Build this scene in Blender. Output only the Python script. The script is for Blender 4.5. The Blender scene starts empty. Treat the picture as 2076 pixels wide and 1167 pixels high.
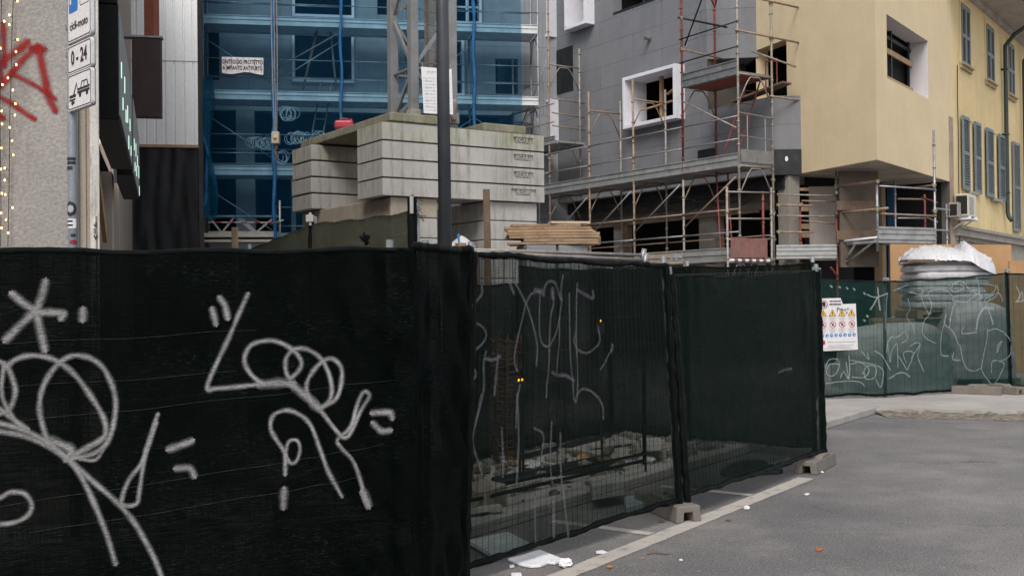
import bpy, math, random
from mathutils import Vector, Matrix, noise
random.seed(11)
V = Vector
# ------------------------------------------------------------------ camera, sky, sun, exposure
sc = bpy.context.scene
COL = sc.collection
F = 2200.0                                    # focal length in photo pixels (photo is 2076 wide)
EYE = V((0, 0, 1.68))
cd = bpy.data.cameras.new("camera")
cd.sensor_width = 36.0; cd.lens = 36.0 * F / 2076.0
cd.clip_end = 500.0
cam = bpy.data.objects.new("camera", cd); COL.objects.link(cam)
PITCH, ROLL = math.radians(0.57), math.radians(-0.6)
RM = Matrix.Rotation(math.pi / 2 + PITCH, 3, 'X') @ Matrix.Rotation(ROLL, 3, 'Z')
cam.matrix_world = Matrix.Translation(EYE) @ RM.to_4x4()
sc.camera = cam

w = bpy.data.worlds.new("World"); sc.world = w; w.use_nodes = True
nt = w.node_tree
sky = nt.nodes.new("ShaderNodeTexSky"); sky.sky_type = 'NISHITA'; sky.sun_disc = False
SUN_EL, SUN_AZ = math.radians(48), math.radians(192)      # azimuth clockwise from +Y
sky.sun_elevation = SUN_EL; sky.sun_rotation = SUN_AZ
sky.air_density = 1.0; sky.dust_density = 2.0; sky.ozone_density = 0.6
hs = nt.nodes.new("ShaderNodeHueSaturation"); hs.inputs['Saturation'].default_value = 0.35
nt.links.new(sky.outputs[0], hs.inputs['Color'])
nt.links.new(hs.outputs[0], nt.nodes["Background"].inputs[0])
nt.nodes["Background"].inputs[1].default_value = 0.10
sd = bpy.data.lights.new("sun", 'SUN'); sd.energy = 0.9; sd.angle = math.radians(25); sd.color = (1.0, 0.96, 0.9)
sun = bpy.data.objects.new("sun", sd); COL.objects.link(sun)
sdir = V((math.sin(SUN_AZ) * math.cos(SUN_EL), math.cos(SUN_AZ) * math.cos(SUN_EL), math.sin(SUN_EL)))
sun.rotation_euler = sdir.to_track_quat('Z', 'Y').to_euler()
sc.view_settings.view_transform = 'Standard'; sc.view_settings.look = 'None'
sc.view_settings.exposure = 1.32; sc.view_settings.gamma = 1.0
sc.cycles.transparent_max_bounces = 24

# ------------------------------------------------------------------ helpers
def ray(u, v):
    return RM @ V(((u - 1038.0) / F, (583.5 - v) / F, -1.0))
def at(u, v, Y):
    r = ray(u, v); return EYE + r * (Y / r.y)
def atz(u, v, z):
    r = ray(u, v); return EYE + r * ((z - EYE.z) / r.z)

class Plane:
    """a vertical plane: origin, horizontal direction d, inward normal n"""
    def __init__(s, x, y, dx, dy, flip=False):
        s.o = V((x, y, 0)); s.d = V((dx, dy, 0)).normalized()
        n = V((-s.d.y, s.d.x, 0))
        if n.dot(V((x, y, 0))) < 0: n = -n
        s.n = -n if flip else n
    def px(s, u, v, off=0.0):
        r = ray(u, v); o = s.o + s.n * off
        t = (o - EYE).dot(s.n) / r.dot(s.n)
        p = EYE + r * t
        return (p - s.o).dot(s.d), p.z
    def P(s, a, z, off=0.0):
        p = s.o + s.d * a + s.n * off; return V((p.x, p.y, z))

def tag(o, label=None, cat=None, group=None, kind=None):
    if label: o['label'] = label
    if cat: o['category'] = cat
    if group: o['group'] = group
    if kind: o['kind'] = kind
    return o
def thing(name, loc, label, cat, group=None):
    o = bpy.data.objects.new(name, None); COL.objects.link(o)
    o.location = loc; o.empty_display_size = 0.2
    return tag(o, label, cat, group)
def wloc(o):
    p = V((0, 0, 0))
    while o: p = p + o.location; o = o.parent
    return p
def copy_tree(o, parent=None):
    c = o.copy(); COL.objects.link(c)
    if parent: c.parent = parent
    for ch in list(o.children): copy_tree(ch, c)
    return c

class MB:
    def __init__(s): s.v = []; s.f = []; s.uv = []; s.m = []; s.cm = 0
    def face(s, pts, uv=None):
        i = len(s.v); s.v += [V(p) for p in pts]; s.f.append(tuple(range(i, i + len(pts)))); s.uv.append(uv); s.m.append(s.cm); return s
    def grid(s, rows, uvf=None):
        n = len(rows[0]); b = len(s.v)
        for r in rows: s.v += [V(p) for p in r]
        for i in range(len(rows) - 1):
            for j in range(n - 1):
                s.f.append((b + i * n + j, b + i * n + j + 1, b + (i + 1) * n + j + 1, b + (i + 1) * n + j))
                s.uv.append([uvf(i, j), uvf(i, j + 1), uvf(i + 1, j + 1), uvf(i + 1, j)] if uvf else None); s.m.append(s.cm)
        return s
    def hexa(s, p):
        b = len(s.v); s.v += [V(q) for q in p]
        for f in ((0, 3, 2, 1), (4, 5, 6, 7), (0, 1, 5, 4), (1, 2, 6, 5), (2, 3, 7, 6), (3, 0, 4, 7)):
            s.f.append(tuple(b + k for k in f)); s.uv.append(None); s.m.append(s.cm)
        return s
    def obox(s, c, a, b, h):
        c = V(c); a = V(a); b = V(b); h = V(h)
        if a.cross(b).dot(h) < 0: a, b = b, a
        return s.hexa([c, c + a, c + a + b, c + b, c + h, c + a + h, c + a + b + h, c + b + h])
    def box(s, x0, x1, y0, y1, z0, z1):
        return s.obox((x0, y0, z0), (x1 - x0, 0, 0), (0, y1 - y0, 0), (0, 0, z1 - z0))
    def pbox(s, pl, s0, s1, z0, z1, o0, o1):
        return s.obox(pl.P(min(s0, s1), z0, o0), pl.d * abs(s1 - s0), pl.n * (o1 - o0), V((0, 0, z1 - z0)))
    def bar(s, p, q, r, n=6, r2=None, caps=True):
        p = V(p); q = V(q); d = (q - p)
        if d.length < 1e-6: return s
        d.normalize(); a = d.orthogonal().normalized(); b = d.cross(a); r2 = r if r2 is None else r2
        i = len(s.v)
        for c, rr in ((p, r), (q, r2)):
            for k in range(n):
                t = 2 * math.pi * k / n; s.v.append(c + (a * math.cos(t) + b * math.sin(t)) * rr)
        for k in range(n):
            s.f.append((i + k, i + (k + 1) % n, i + n + (k + 1) % n, i + n + k)); s.uv.append(None); s.m.append(s.cm)
        if caps:
            s.f.append(tuple(i + k for k in reversed(range(n)))); s.f.append(tuple(i + n + k for k in range(n))); s.uv += [None, None]; s.m += [s.cm, s.cm]
        return s
    def path(s, pts, r, n=6, closed=False):
        pts = [V(p) for p in pts]
        rad = r if callable(r) else (lambda k: r)
        N = len(pts); i = len(s.v); a = None
        for k in range(N):
            d = (pts[min(k + 1, N - 1)] - pts[max(k - 1, 0)])
            if closed: d = pts[(k + 1) % N] - pts[k - 1]
            d.normalize()
            a = d.orthogonal().normalized() if a is None else (a - d * a.dot(d)).normalized()
            b = d.cross(a)
            for j in range(n):
                t = 2 * math.pi * j / n; s.v.append(pts[k] + (a * math.cos(t) + b * math.sin(t)) * rad(k))
        for k in range(N if closed else N - 1):
            k2 = (k + 1) % N
            for j in range(n):
                s.f.append((i + k * n + j, i + k * n + (j + 1) % n, i + k2 * n + (j + 1) % n, i + k2 * n + j)); s.uv.append(None); s.m.append(s.cm)
        if not closed:
            s.f.append(tuple(i + k for k in reversed(range(n)))); s.f.append(tuple(i + (N - 1) * n + k for k in range(n))); s.uv += [None, None]; s.m += [s.cm, s.cm]
        return s
    def beam(s, p, q, w, h, up=(0, 0, 1)):
        p = V(p); q = V(q); d = (q - p); up = V(up); sd_ = d.cross(up).normalized(); u2 = sd_.cross(d).normalized()
        return s.obox(p - sd_ * w / 2 - u2 * h / 2, d, sd_ * w, u2 * h)
    def prism(s, poly, ext):
        """closed polygon (list of points) extruded by the vector ext"""
        ext = V(ext); n = len(poly); i = len(s.v)
        nn = V((0, 0, 0))
        for k in range(n):
            nn += V(poly[k]).cross(V(poly[(k + 1) % n]))
        if nn.dot(ext) < 0: poly = list(reversed(poly))
        s.v += [V(p) for p in poly] + [V(p) + ext for p in poly]
        s.f.append(tuple(i + k for k in reversed(range(n)))); s.f.append(tuple(i + n + k for k in range(n))); s.uv += [None, None]; s.m += [s.cm] * 2
        for k in range(n):
            s.f.append((i + k, i + (k + 1) % n, i + n + (k + 1) % n, i + n + k)); s.uv.append(None); s.m.append(s.cm)
        return s
    def wall(s, pl, s0, s1, z0, z1, holes=(), off=0.0, rev=0.25):
        """a wall sheet with rectangular openings and their reveals; uv in metres"""
        xs = sorted({s0, s1, *[h[0] for h in holes], *[h[1] for h in holes]}); xs = [x for x in xs if s0 <= x <= s1]
        zs = sorted({z0, z1, *[h[2] for h in holes], *[h[3] for h in holes]}); zs = [z for z in zs if z0 <= z <= z1]
        for i in range(len(xs) - 1):
            for j in range(len(zs) - 1):
                cx, cz = (xs[i] + xs[i + 1]) / 2, (zs[j] + zs[j + 1]) / 2
                if any(h[0] < cx < h[1] and h[2] < cz < h[3] for h in holes): continue
                q = [(xs[i], zs[j]), (xs[i + 1], zs[j]), (xs[i + 1], zs[j + 1]), (xs[i], zs[j + 1])]
                s.face([pl.P(a, z, off) for a, z in q], q)
        for h in holes:
            r = h[4] if len(h) > 4 else rev
            for a, b in (((h[0], h[2]), (h[1], h[2])), ((h[1], h[2]), (h[1], h[3])), ((h[1], h[3]), (h[0], h[3])), ((h[0], h[3]), (h[0], h[2]))):
                s.face([pl.P(*a, off), pl.P(*a, off + r), pl.P(*b, off + r), pl.P(*b, off)], [a, a, b, b])
        return s
    def build(s, name, mat, parent=None, smooth=False, bevel=0.0):
        me = bpy.data.meshes.new(name)
        o0 = wloc(parent) if parent else V((0, 0, 0))
        me.from_pydata([p - o0 for p in s.v], [], s.f)
        for m in (mat if isinstance(mat, (list, tuple)) else [mat]): me.materials.append(m)
        me.polygons.foreach_set("material_index", s.m)
        if any(u is not None for u in s.uv):
            L = me.uv_layers.new(name="uv")
            for p, u in zip(me.polygons, s.uv):
                if u:
                    for li, c in zip(p.loop_indices, u): L.data[li].uv = c
        if smooth: me.polygons.foreach_set("use_smooth", [True] * len(me.polygons))
        me.update()
        o = bpy.data.objects.new(name, me); COL.objects.link(o)
        if parent: o.parent = parent
        if bevel:
            b = o.modifiers.new("bevel", 'BEVEL'); b.width = bevel; b.segments = 2; b.limit_method = 'ANGLE'; b.angle_limit = math.radians(40)
        return o

def fbm(p, o=3): return noise.fractal(V(p), 1.0, 2.0, o)
def n1(p): return noise.noise(V(p))

# ------------------------------------------------------------------ materials
MATS = {}
class NT:
    def __init__(s, name):
        s.mat = bpy.data.materials.new(name); s.mat.use_nodes = True; s.t = s.mat.node_tree; s.t.nodes.clear()
        s.out = s.t.nodes.new("ShaderNodeOutputMaterial")
    def n(s, typ, ins=None, **kw):
        nd = s.t.nodes.new(typ)
        for k, v in kw.items(): setattr(nd, k, v)
        for k, v in (ins or {}).items():
            if isinstance(v, bpy.types.NodeSocket): s.t.links.new(v, nd.inputs[k])
            else: nd.inputs[k].default_value = v
        return nd
    def math(s, op, a, b=0.0, clamp=False):
        return s.n("ShaderNodeMath", {0: a, 1: b}, operation=op, use_clamp=clamp).outputs[0]
    def mix(s, f, a, b, bt='MIX'):
        nd = s.n("ShaderNodeMix", data_type='RGBA', blend_type=bt)
        for i, v in ((0, f), (6, a), (7, b)):
            if isinstance(v, bpy.types.NodeSocket): s.t.links.new(v, nd.inputs[i])
            else: nd.inputs[i].default_value = v if i == 0 else (*v[:3], 1)
        return nd.outputs[2]
    def ramp(s, f, a, b):
        nd = s.n("ShaderNodeMapRange", {0: f, 1: a, 2: b}); nd.clamp = True; return nd.outputs[0]
    def co(s, scale=(1, 1, 1), which='Object'):
        tc = s.n("ShaderNodeTexCoord")
        return s.n("ShaderNodeMapping", {0: tc.outputs[which], 3: scale}).outputs[0]
    def noise(s, co, scale, detail=4, rough=0.6):
        return s.n("ShaderNodeTexNoise", {'Vector': co, 'Scale': scale, 'Detail': detail, 'Roughness': rough}).outputs[0]
    def bump(s, h, strength=0.3, dist=0.01):
        return s.n("ShaderNodeBump", {'Height': h, 'Strength': strength, 'Distance': dist}).outputs[0]
    def bsdf(s, col, rough=0.7, metal=0.0, normal=None, spec=0.4, **kw):
        b = s.n("ShaderNodeBsdfPrincipled")
        for k, v in (('Base Color', col), ('Roughness', rough), ('Metallic', metal), ('Specular IOR Level', spec)):
            if isinstance(v, bpy.types.NodeSocket): s.t.links.new(v, b.inputs[k])
            elif k == 'Base Color': b.inputs[k].default_value = (*v[:3], 1)
            else: b.inputs[k].default_value = v
        if normal: s.t.links.new(normal, b.inputs['Normal'])
        return b
    def done(s, sh):
        s.t.links.new(sh if isinstance(sh, bpy.types.NodeSocket) else sh.outputs[0], s.out.inputs[0]); return s.mat

def c3(c, k): return tuple(max(0.0, x * k) for x in c)
def mat(name, col, rough=0.75, var=0.25, scale=3.0, fine=60.0, dirt=None, dirtamt=0.5, metal=0.0, bump=0.15, spec=0.35, streak=False, fvar=0.15):
    """a surface with broad tonal drift, fine grain, optional dirt patches / vertical streaks"""
    if name in MATS: return MATS[name]
    t = NT(name); co = t.co()
    big = t.noise(co, scale, 5, 0.65); fn = t.noise(co, fine, 3)
    c = t.mix(t.ramp(big, 0.3, 0.7), c3(col, 1 - var), c3(col, 1 + var))
    c = t.mix(t.ramp(fn, 0.25, 0.75), c, t.mix(1.0, c, (1 - fvar * 2,) * 3, 'MULTIPLY'))
    if dirt:
        dc = t.co((1, 1, 0.12)) if streak else co
        d = t.noise(dc, scale * (5 if streak else 1.7), 6, 0.7)
        c = t.mix(t.math('MULTIPLY', t.ramp(d, 0.48, 0.72), dirtamt), c, dirt)
    b = t.bsdf(c, rough, metal, t.bump(fn, bump, 0.01), spec)
    MATS[name] = t.done(b); return MATS[name]

def net_mat(name, col, op, avar=0.12, band=0.10, spec=0.3, weave=260.0, patch=None, trans=0.25, tint=(0.93, 0.98, 0.96), spark_tint=0.0):
    """knitted shade net: partly open weave, thicker threads in bands, small sheen"""
    t = NT(name); uv = t.co(which='UV')
    th = t.noise(t.co((6, weave, 1), 'UV'), 1.0, 2, 0.7)            # horizontal threads
    tv = t.noise(t.co((weave * 0.8, 4, 1), 'UV'), 1.0, 2, 0.7)
    lg = t.noise(t.co((1.1, 1.5, 1), 'UV'), 1.3, 4, 0.6)
    sp = t.noise(uv, 190.0, 2, 0.6)
    a = t.math('ADD', t.math('MULTIPLY', t.math('SUBTRACT', th, 0.5), avar * 2), t.math('MULTIPLY', t.math('SUBTRACT', sp, 0.5), avar * 1.6))
    a = t.math('ADD', a, t.math('MULTIPLY', t.math('SUBTRACT', lg, 0.5), band * 3))
    a = t.math('ADD', a, t.math('MULTIPLY', t.math('SUBTRACT', tv, 0.5), avar))
    a = t.math('ADD', a, op, True)
    c = t.mix(t.ramp(th, 0.3, 0.7), c3(col, 0.5), c3(col, 1.6))
    c = t.mix(t.ramp(t.noise(t.co((0.6, 60, 1), 'UV'), 1.0, 2, 0.5), 0.62, 0.75), c, c3(col, 2.4))
    if spark_tint:                                         # sparkle of the threads painted in as lighter colour, in drifts
        t2 = t.noise(t.co((25, weave * 0.55, 1), 'UV'), 1.0, 3, 0.7); pz = t.noise(t.co((1.4, 2.6, 1), 'UV'), 1.6, 5, 0.7)
        c = t.mix(t.math('MULTIPLY', t.ramp(t2, 0.55, 0.72), t.math('MULTIPLY', t.ramp(pz, 0.46, 0.70), spark_tint)), c, (0.026, 0.034, 0.033))
    nb = t.bump(t.math('ADD', th, sp), 0.8, 0.006)
    b = t.bsdf(c, 0.38, 0.0, nb, spec)
    tl = t.n("ShaderNodeBsdfTranslucent", {0: (*c3(col, 1.2), 1)})
    m1 = t.n("ShaderNodeMixShader", {0: trans, 1: b.outputs[0], 2: tl.outputs[0]})
    tr = t.n("ShaderNodeBsdfTransparent", {0: (*tint, 1)})
    mx = t.n("ShaderNodeMixShader", {0: a, 1: tr.outputs[0], 2: m1.outputs[0]})
    return t.done(mx)

def paint_mat(name, col, alpha=0.8, weave=True, grain=0.35):
    """sprayed paint: soft edges across the stroke (uv.y), broken by the weave it sits on"""
    t = NT(name); tc = t.n("ShaderNodeTexCoord"); sx = t.n("ShaderNodeSeparateXYZ", {0: tc.outputs['UV']})
    d = t.math('ABSOLUTE', t.math('SUBTRACT', sx.outputs[1], 0.5))
    e = t.ramp(d, 0.5, 0.10); e = t.math('MULTIPLY', e, e)
    if weave:
        g = t.math('ADD', t.math('MULTIPLY', t.noise(t.co((30, 30, 300)), 1.0, 2, 0.6), 0.6), t.math('MULTIPLY', t.noise(t.co((160, 160, 160)), 1.0, 3, 0.8), 0.4))
    else:
        g = t.noise(t.co(), 160.0, 3, 0.7)
    a = t.math('MULTIPLY', e, t.math('ADD', t.math('MULTIPLY', t.math('SUBTRACT', g, 0.5), grain * 5), alpha, True), True)
    bl = t.noise(t.co(), 9.0, 3); a = t.math('MULTIPLY', a, t.math('ADD', t.math('MULTIPLY', bl, 1.1), 0.35), True)
    b = t.bsdf(col, 0.85, 0, None, 0.1)
    tr = t.n("ShaderNodeBsdfTransparent")
    return t.done(t.n("ShaderNodeMixShader", {0: a, 1: tr.outputs[0], 2: b.outputs[0]}))

def uvwall(name, col, rough=0.9, joint=None, jc=(0.02, 0.02, 0.022), bw=1.0, bh=0.5, jw=0.004, var=0.12, dirt=None, dirtamt=0.4, speck=0.25, bump=0.3, fine=90.0):
    t = NT(name); co = t.co(which='UV')
    big = t.noise(co, 0.9, 5, 0.6); mid = t.noise(co, 5.0, 4, 0.6); fn = t.noise(co, fine, 3, 0.7)
    c = t.mix(t.ramp(big, 0.3, 0.7), c3(col, 1 - var), c3(col, 1 + var))
    c = t.mix(t.math('MULTIPLY', t.ramp(mid, 0.35, 0.7), 0.35), c, c3(col, 1 - var * 1.8))
    c = t.mix(t.math('MULTIPLY', t.ramp(fn, 0.35, 0.7), speck), c, c3(col, 0.55))
    if dirt:
        d = t.noise(t.co((1.6, 0.22, 1), 'UV'), 2.2, 6, 0.7)
        c = t.mix(t.math('MULTIPLY', t.ramp(d, 0.5, 0.75), dirtamt), c, dirt)
    if joint:
        br = t.n("ShaderNodeTexBrick", {'Vector': co, 'Color1': (1, 1, 1, 1), 'Color2': (0.86, 0.86, 0.88, 1), 'Mortar': (0, 0, 0, 1), 'Scale': 1.0, 'Mortar Size': jw, 'Brick Width': bw, 'Row Height': bh, 'Mortar Smooth': 0.1})
        br.offset = 0.45; br.offset_frequency = 2
        c = t.mix(1.0, c, t.mix(0.35, (1, 1, 1), br.outputs[0]), 'MULTIPLY')
        jb = t.math('MULTIPLY', br.outputs['Fac'], t.ramp(t.noise(co, 1.3, 2), 0.4, 0.6))
        c = t.mix(t.math('MULTIPLY', jb, 0.75), c, jc)
    return t.done(t.bsdf(c, rough, 0, t.bump(fn, bump, 0.008), 0.2))

def emit(name, col, st):
    if name in MATS: return MATS[name]
    t = NT(name); MATS[name] = t.done(t.n("ShaderNodeEmission", {0: (*col, 1), 1: st})); return MATS[name]

M_STEEL = mat("galvanised_steel", (0.30, 0.31, 0.32), 0.45, 0.25, 6, 80, (0.16, 0.10, 0.06), 0.5, 0.6)
M_DECK = mat("deck_steel", (0.36, 0.365, 0.36), 0.55, 0.2, 3, 60, (0.15, 0.13, 0.11), 0.6, 0.35)
M_RUST = mat("rusty_tube", (0.29, 0.22, 0.17), 0.7, 0.35, 9, 90, (0.26, 0.10, 0.045), 0.85, 0.2)
M_RUSTG = mat("weathered_tube", (0.30, 0.275, 0.245), 0.6, 0.3, 8, 90, (0.20, 0.10, 0.055), 0.7, 0.4)
M_RED = mat("red_tube", (0.22, 0.045, 0.035), 0.6, 0.35, 8, 80, (0.16, 0.13, 0.11), 0.6, 0.1)
M_REDP = mat("red_plywood", (0.28, 0.06, 0.045), 0.7, 0.3, 4, 60, (0.10, 0.06, 0.05), 0.7)
M_CONC = mat("ballast_concrete", (0.42, 0.40, 0.375), 0.9, 0.15, 1.3, 70, (0.145, 0.135, 0.115), 0.9, streak=True)
M_CONCW = mat("warm_concrete", (0.36, 0.31, 0.245), 0.9, 0.18, 1.5, 70, (0.17, 0.15, 0.11), 0.6, streak=True)
M_MOSS = mat("mossy_concrete", (0.24, 0.225, 0.165), 0.95, 0.3, 2.2, 60, (0.085, 0.10, 0.025), 0.9, streak=True)
M_FOOT = mat("fence_foot_concrete", (0.175, 0.155, 0.132), 0.95, 0.18, 5, 110, (0.12, 0.10, 0.08), 0.5, bump=0.4)
M_WOOD = mat("rough_timber", (0.30, 0.20, 0.125), 0.8, 0.3, 4, 50, (0.15, 0.09, 0.055), 0.6)
M_WOODL = mat("fresh_timber", (0.42, 0.27, 0.14), 0.75, 0.2, 4, 50)
M_WOODD = mat("dark_timber", (0.15, 0.10, 0.07), 0.85, 0.3, 4, 50)
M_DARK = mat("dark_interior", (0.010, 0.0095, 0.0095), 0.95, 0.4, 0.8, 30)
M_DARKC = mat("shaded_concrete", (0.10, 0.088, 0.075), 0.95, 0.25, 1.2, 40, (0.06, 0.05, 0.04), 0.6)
M_BLACKP = mat("black_membrane", (0.013, 0.014, 0.017), 0.5, 0.4, 3, 60, (0.06, 0.06, 0.065), 0.35)
M_WHITEB = mat("white_foam_board", (0.72, 0.71, 0.76), 0.8, 0.05, 3, 120, (0.50, 0.49, 0.52), 0.3)
M_PLASTIC = mat("black_plastic", (0.012, 0.012, 0.013), 0.5, 0.3, 5, 60)
M_LAMP = mat("lamp_post_paint", (0.050, 0.055, 0.063), 0.5, 0.18, 2, 60, (0.085, 0.085, 0.085), 0.5, 0.0)
# ------------------------------------------------------------------ ground
def asphalt():
    t = NT("asphalt"); co = t.co()
    big = t.noise(co, 0.35, 6, 0.6); mid = t.noise(co, 2.2, 5, 0.65); fn = t.noise(co, 34.0, 6, 0.95); st = t.noise(co, 70.0, 4, 0.9)
    c = t.mix(t.ramp(big, 0.35, 0.65), (0.106, 0.101, 0.102), (0.196, 0.182, 0.171))
    c = t.mix(t.math('MULTIPLY', t.ramp(mid, 0.45, 0.72), 0.5), c, (0.082, 0.079, 0.081))
    c = t.mix(t.math('MULTIPLY', t.ramp(fn, 0.46, 0.62), 0.60), c, (0.048, 0.046, 0.047))
    c = t.mix(t.math('MULTIPLY', t.ramp(st, 0.57, 0.68), 0.6), c, (0.33, 0.31, 0.29))
    c = t.mix(t.math('MULTIPLY', t.ramp(t.noise(co, 15.0, 4, 0.7), 0.69, 0.72), 0.8), c, (0.40, 0.37, 0.34))
    g1 = t.noise(co, 62.0, 1, 0.5); g2 = t.noise(co, 110.0, 1, 0.5)
    c = t.mix(1.0, c, t.mix(t.ramp(t.math('ADD', t.math('MULTIPLY', g1, 0.5), t.math('MULTIPLY', g2, 0.5)), 0.38, 0.62), (0.60, 0.60, 0.61), (1.42, 1.41, 1.40)), 'MULTIPLY')
    # tarred cracks
    vr = t.n("ShaderNodeTexVoronoi", {'Vector': t.n("ShaderNodeVectorMath", {0: co, 1: t.n("ShaderNodeTexNoise", {'Vector': co, 'Scale': 1.7, 'Detail': 5}).outputs[1]}, operation='ADD').outputs[0], 'Scale': 0.33}, feature='DISTANCE_TO_EDGE')
    c = t.mix(t.math('MULTIPLY', t.ramp(vr.outputs[0], 0.0045, 0.001), t.math('MULTIPLY', t.ramp(t.noise(co, 0.5, 2), 0.50, 0.60), 0.8)), c, (0.05, 0.048, 0.048))
    # dusty film left near the site
    c = t.mix(t.math('MULTIPLY', t.ramp(t.noise(co, 0.7, 6, 0.75), 0.50, 0.68), 0.45), c, (0.235, 0.208, 0.186))
    h = t.math('ADD', fn, t.math('MULTIPLY', st, 0.6))
    return t.done(t.bsdf(c, 0.82, 0, t.bump(h, 0.55, 0.008), 0.35))
M_ASPH = asphalt()
M_PAVE = mat("pavement_concrete", (0.36, 0.335, 0.31), 0.9, 0.16, 0.8, 120, (0.20, 0.165, 0.13), 0.55, bump=0.35)
M_KERB = mat("kerb_stone", (0.34, 0.32, 0.30), 0.85, 0.15, 2.5, 110, (0.17, 0.15, 0.13), 0.5)
M_DIRT = mat("broken_edge_dirt", (0.135, 0.112, 0.088), 0.95, 0.5, 6, 50, (0.34, 0.30, 0.26), 0.8, bump=0.8)
def worn_paint():
    t = NT("worn_road_paint"); co = t.co()
    n = t.noise(co, 9.0, 6, 0.75); f = t.noise(co, 120.0, 3, 0.7)
    m = t.ramp(t.math('ADD', n, t.math('MULTIPLY', f, 0.45)), 0.93, 0.76)
    c = t.mix(m, (0.13, 0.12, 0.115), (0.38, 0.345, 0.305))
    c = t.mix(t.math('MULTIPLY', t.ramp(t.noise(co, 1.6, 3), 0.45, 0.7), 0.5), c, (0.30, 0.27, 0.24))
    return t.done(t.bsdf(c, 0.75, 0, t.bump(f, 0.4, 0.006), 0.3))
M_LINE = worn_paint()

m = MB(); m.face([(-120, -40, 0), (160, -40, 0), (160, 260, 0), (-120, 260, 0)])
tag(m.build("road", M_ASPH), kind="structure")

RD = V((0.575, 0.818, 0)).normalized(); RN = V((RD.y, -RD.x, 0))      # along the road, and towards its middle
K0 = V((-0.32, 7.65, 0))                                             # a point on the kerb line
PZ = 0.08
kend = K0 + RD * 9.45
edge = []
for i in range(60):                                                   # the broken front edge on the right
    a = i / 59.0; p = kend.lerp(V((10.6, 13.1, 0)), a)
    edge.append(p + V((0.05 * fbm((a * 30, 3, 0)), 0.22 * fbm((a * 14, 7, 0)) + 0.10 * math.sin(a * 5), 0)))
poly = [K0 - RD * 14, kend] + edge + [V((40, 10, 0)), V((60, 60, 0)), V((-40, 60, 0)), V((-40, -2, 0))]
m = MB(); up = V((0, 0, PZ))
m.face([p + up for p in poly])
for a, b in zip(poly, poly[1:]): m.face([a, b, b + up, a + up])
tag(m.build("pavement", M_PAVE), kind="structure")
m = MB()                                                              # crumbled strip in front of that edge
rows = []
for j in range(7):
    r = []
    for i in range(60):
        p = edge[i] + V((0.0, -0.02 - 0.09 * j, 0)) + V((0, 0.04 * n1((i * .6, j, 2)), 0))
        h = (0.055 * (1 - j / 6.0) ** 1.3) * (0.75 + 0.9 * n1((i * 0.9, j * 0.9, 5))) + 0.004
        p.z = max(h, 0.002 if j < 6 else -0.01); p.y -= 0.05 * (j > 3) * n1((i * 1.3, j, 8)); r.append(p)
    rows.append(r)
m.grid(rows); tag(m.build("broken_kerb_edge", M_DIRT), kind="structure")
m = MB(); L = 0.0; s = -10.0
while s < 9.3:                                                        # kerb stones along the road
    a = K0 + RD * s + RN * 0.002; m.obox(a - RN * 0.12, RD * 0.985, RN * 0.14, V((0, 0, PZ + 0.012 + 0.004 * random.random()))); s += 1.0
tag(m.build("kerb", M_KERB, bevel=0.012), kind="structure")
m = MB(); l0 = V((1.143, 7.81, 0)); zz = V((0, 0, 0.004))
def strip(p, d, n, L0, L1, wd):
    rows = [[], []]
    N = max(2, int((L1 - L0) / 0.08))
    for i in range(N + 1):
        q = p + d * (L0 + (L1 - L0) * i / N) + zz
        rows[0].append(q - n * (wd / 2 + 0.010 * n1((i * 0.5, 1, 3)))); rows[1].append(q + n * (wd / 2 + 0.010 * n1((i * 0.5, 9, 3))))
    m.grid(rows)
strip(l0, RD, RN, -9, 2.7, 0.15)
for s in (-1.95, 0.0 - 0.17, 1.62):
    q = l0 + RD * s - RN * 0.085; strip(q, -RN, RD, 0.0, 0.85, 0.10)
tag(m.build("road_marking", M_LINE), kind="structure")

# ------------------------------------------------------------------ netted fence panels
M_NET1 = net_mat("dense_black_net", (0.0006, 0.0016, 0.0013), 0.995, 0.06, 0.03, 0.028, 240, trans=0.05, spark_tint=1.0)
M_NET2 = net_mat("open_green_net", (0.0040, 0.0078, 0.0060), 0.66, 0.26, 0.16, 0.03, 240, spark_tint=0.4)
M_NET3 = net_mat("dark_green_net", (0.0030, 0.0088, 0.0064), 0.85, 0.16, 0.10, 0.03, 240, spark_tint=0.25)
M_NETF = net_mat("pale_green_net", (0.010, 0.032, 0.029), 0.70, 0.12, 0.10, 0.04, 200)
M_NETO = net_mat("olive_net", (0.046, 0.047, 0.032), 0.97, 0.10, 0.10, 0.1, 200)
M_NETI = net_mat("inner_dark_net", (0.0045, 0.007, 0.005), 0.93, 0.1, 0.1, 0.08, 120)
M_HEM = mat("net_hem", (0.0022, 0.003, 0.003), 0.45, 0.4, 9, 120, spec=0.07, bump=0.6)
M_SPRAY = paint_mat("grey_spray_paint", (0.25, 0.245, 0.24), 0.78, True, 0.65)
M_SPRAYT = paint_mat("thin_spray_paint", (0.17, 0.167, 0.185), 0.36)
M_SPRAYF = paint_mat("white_spray_paint", (0.28, 0.33, 0.33), 0.62)

def project(p):
    q = RM.transposed() @ (V(p) - EYE)
    return 1038 + F * q.x / -q.z, 583.5 - F * q.y / -q.z

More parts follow.
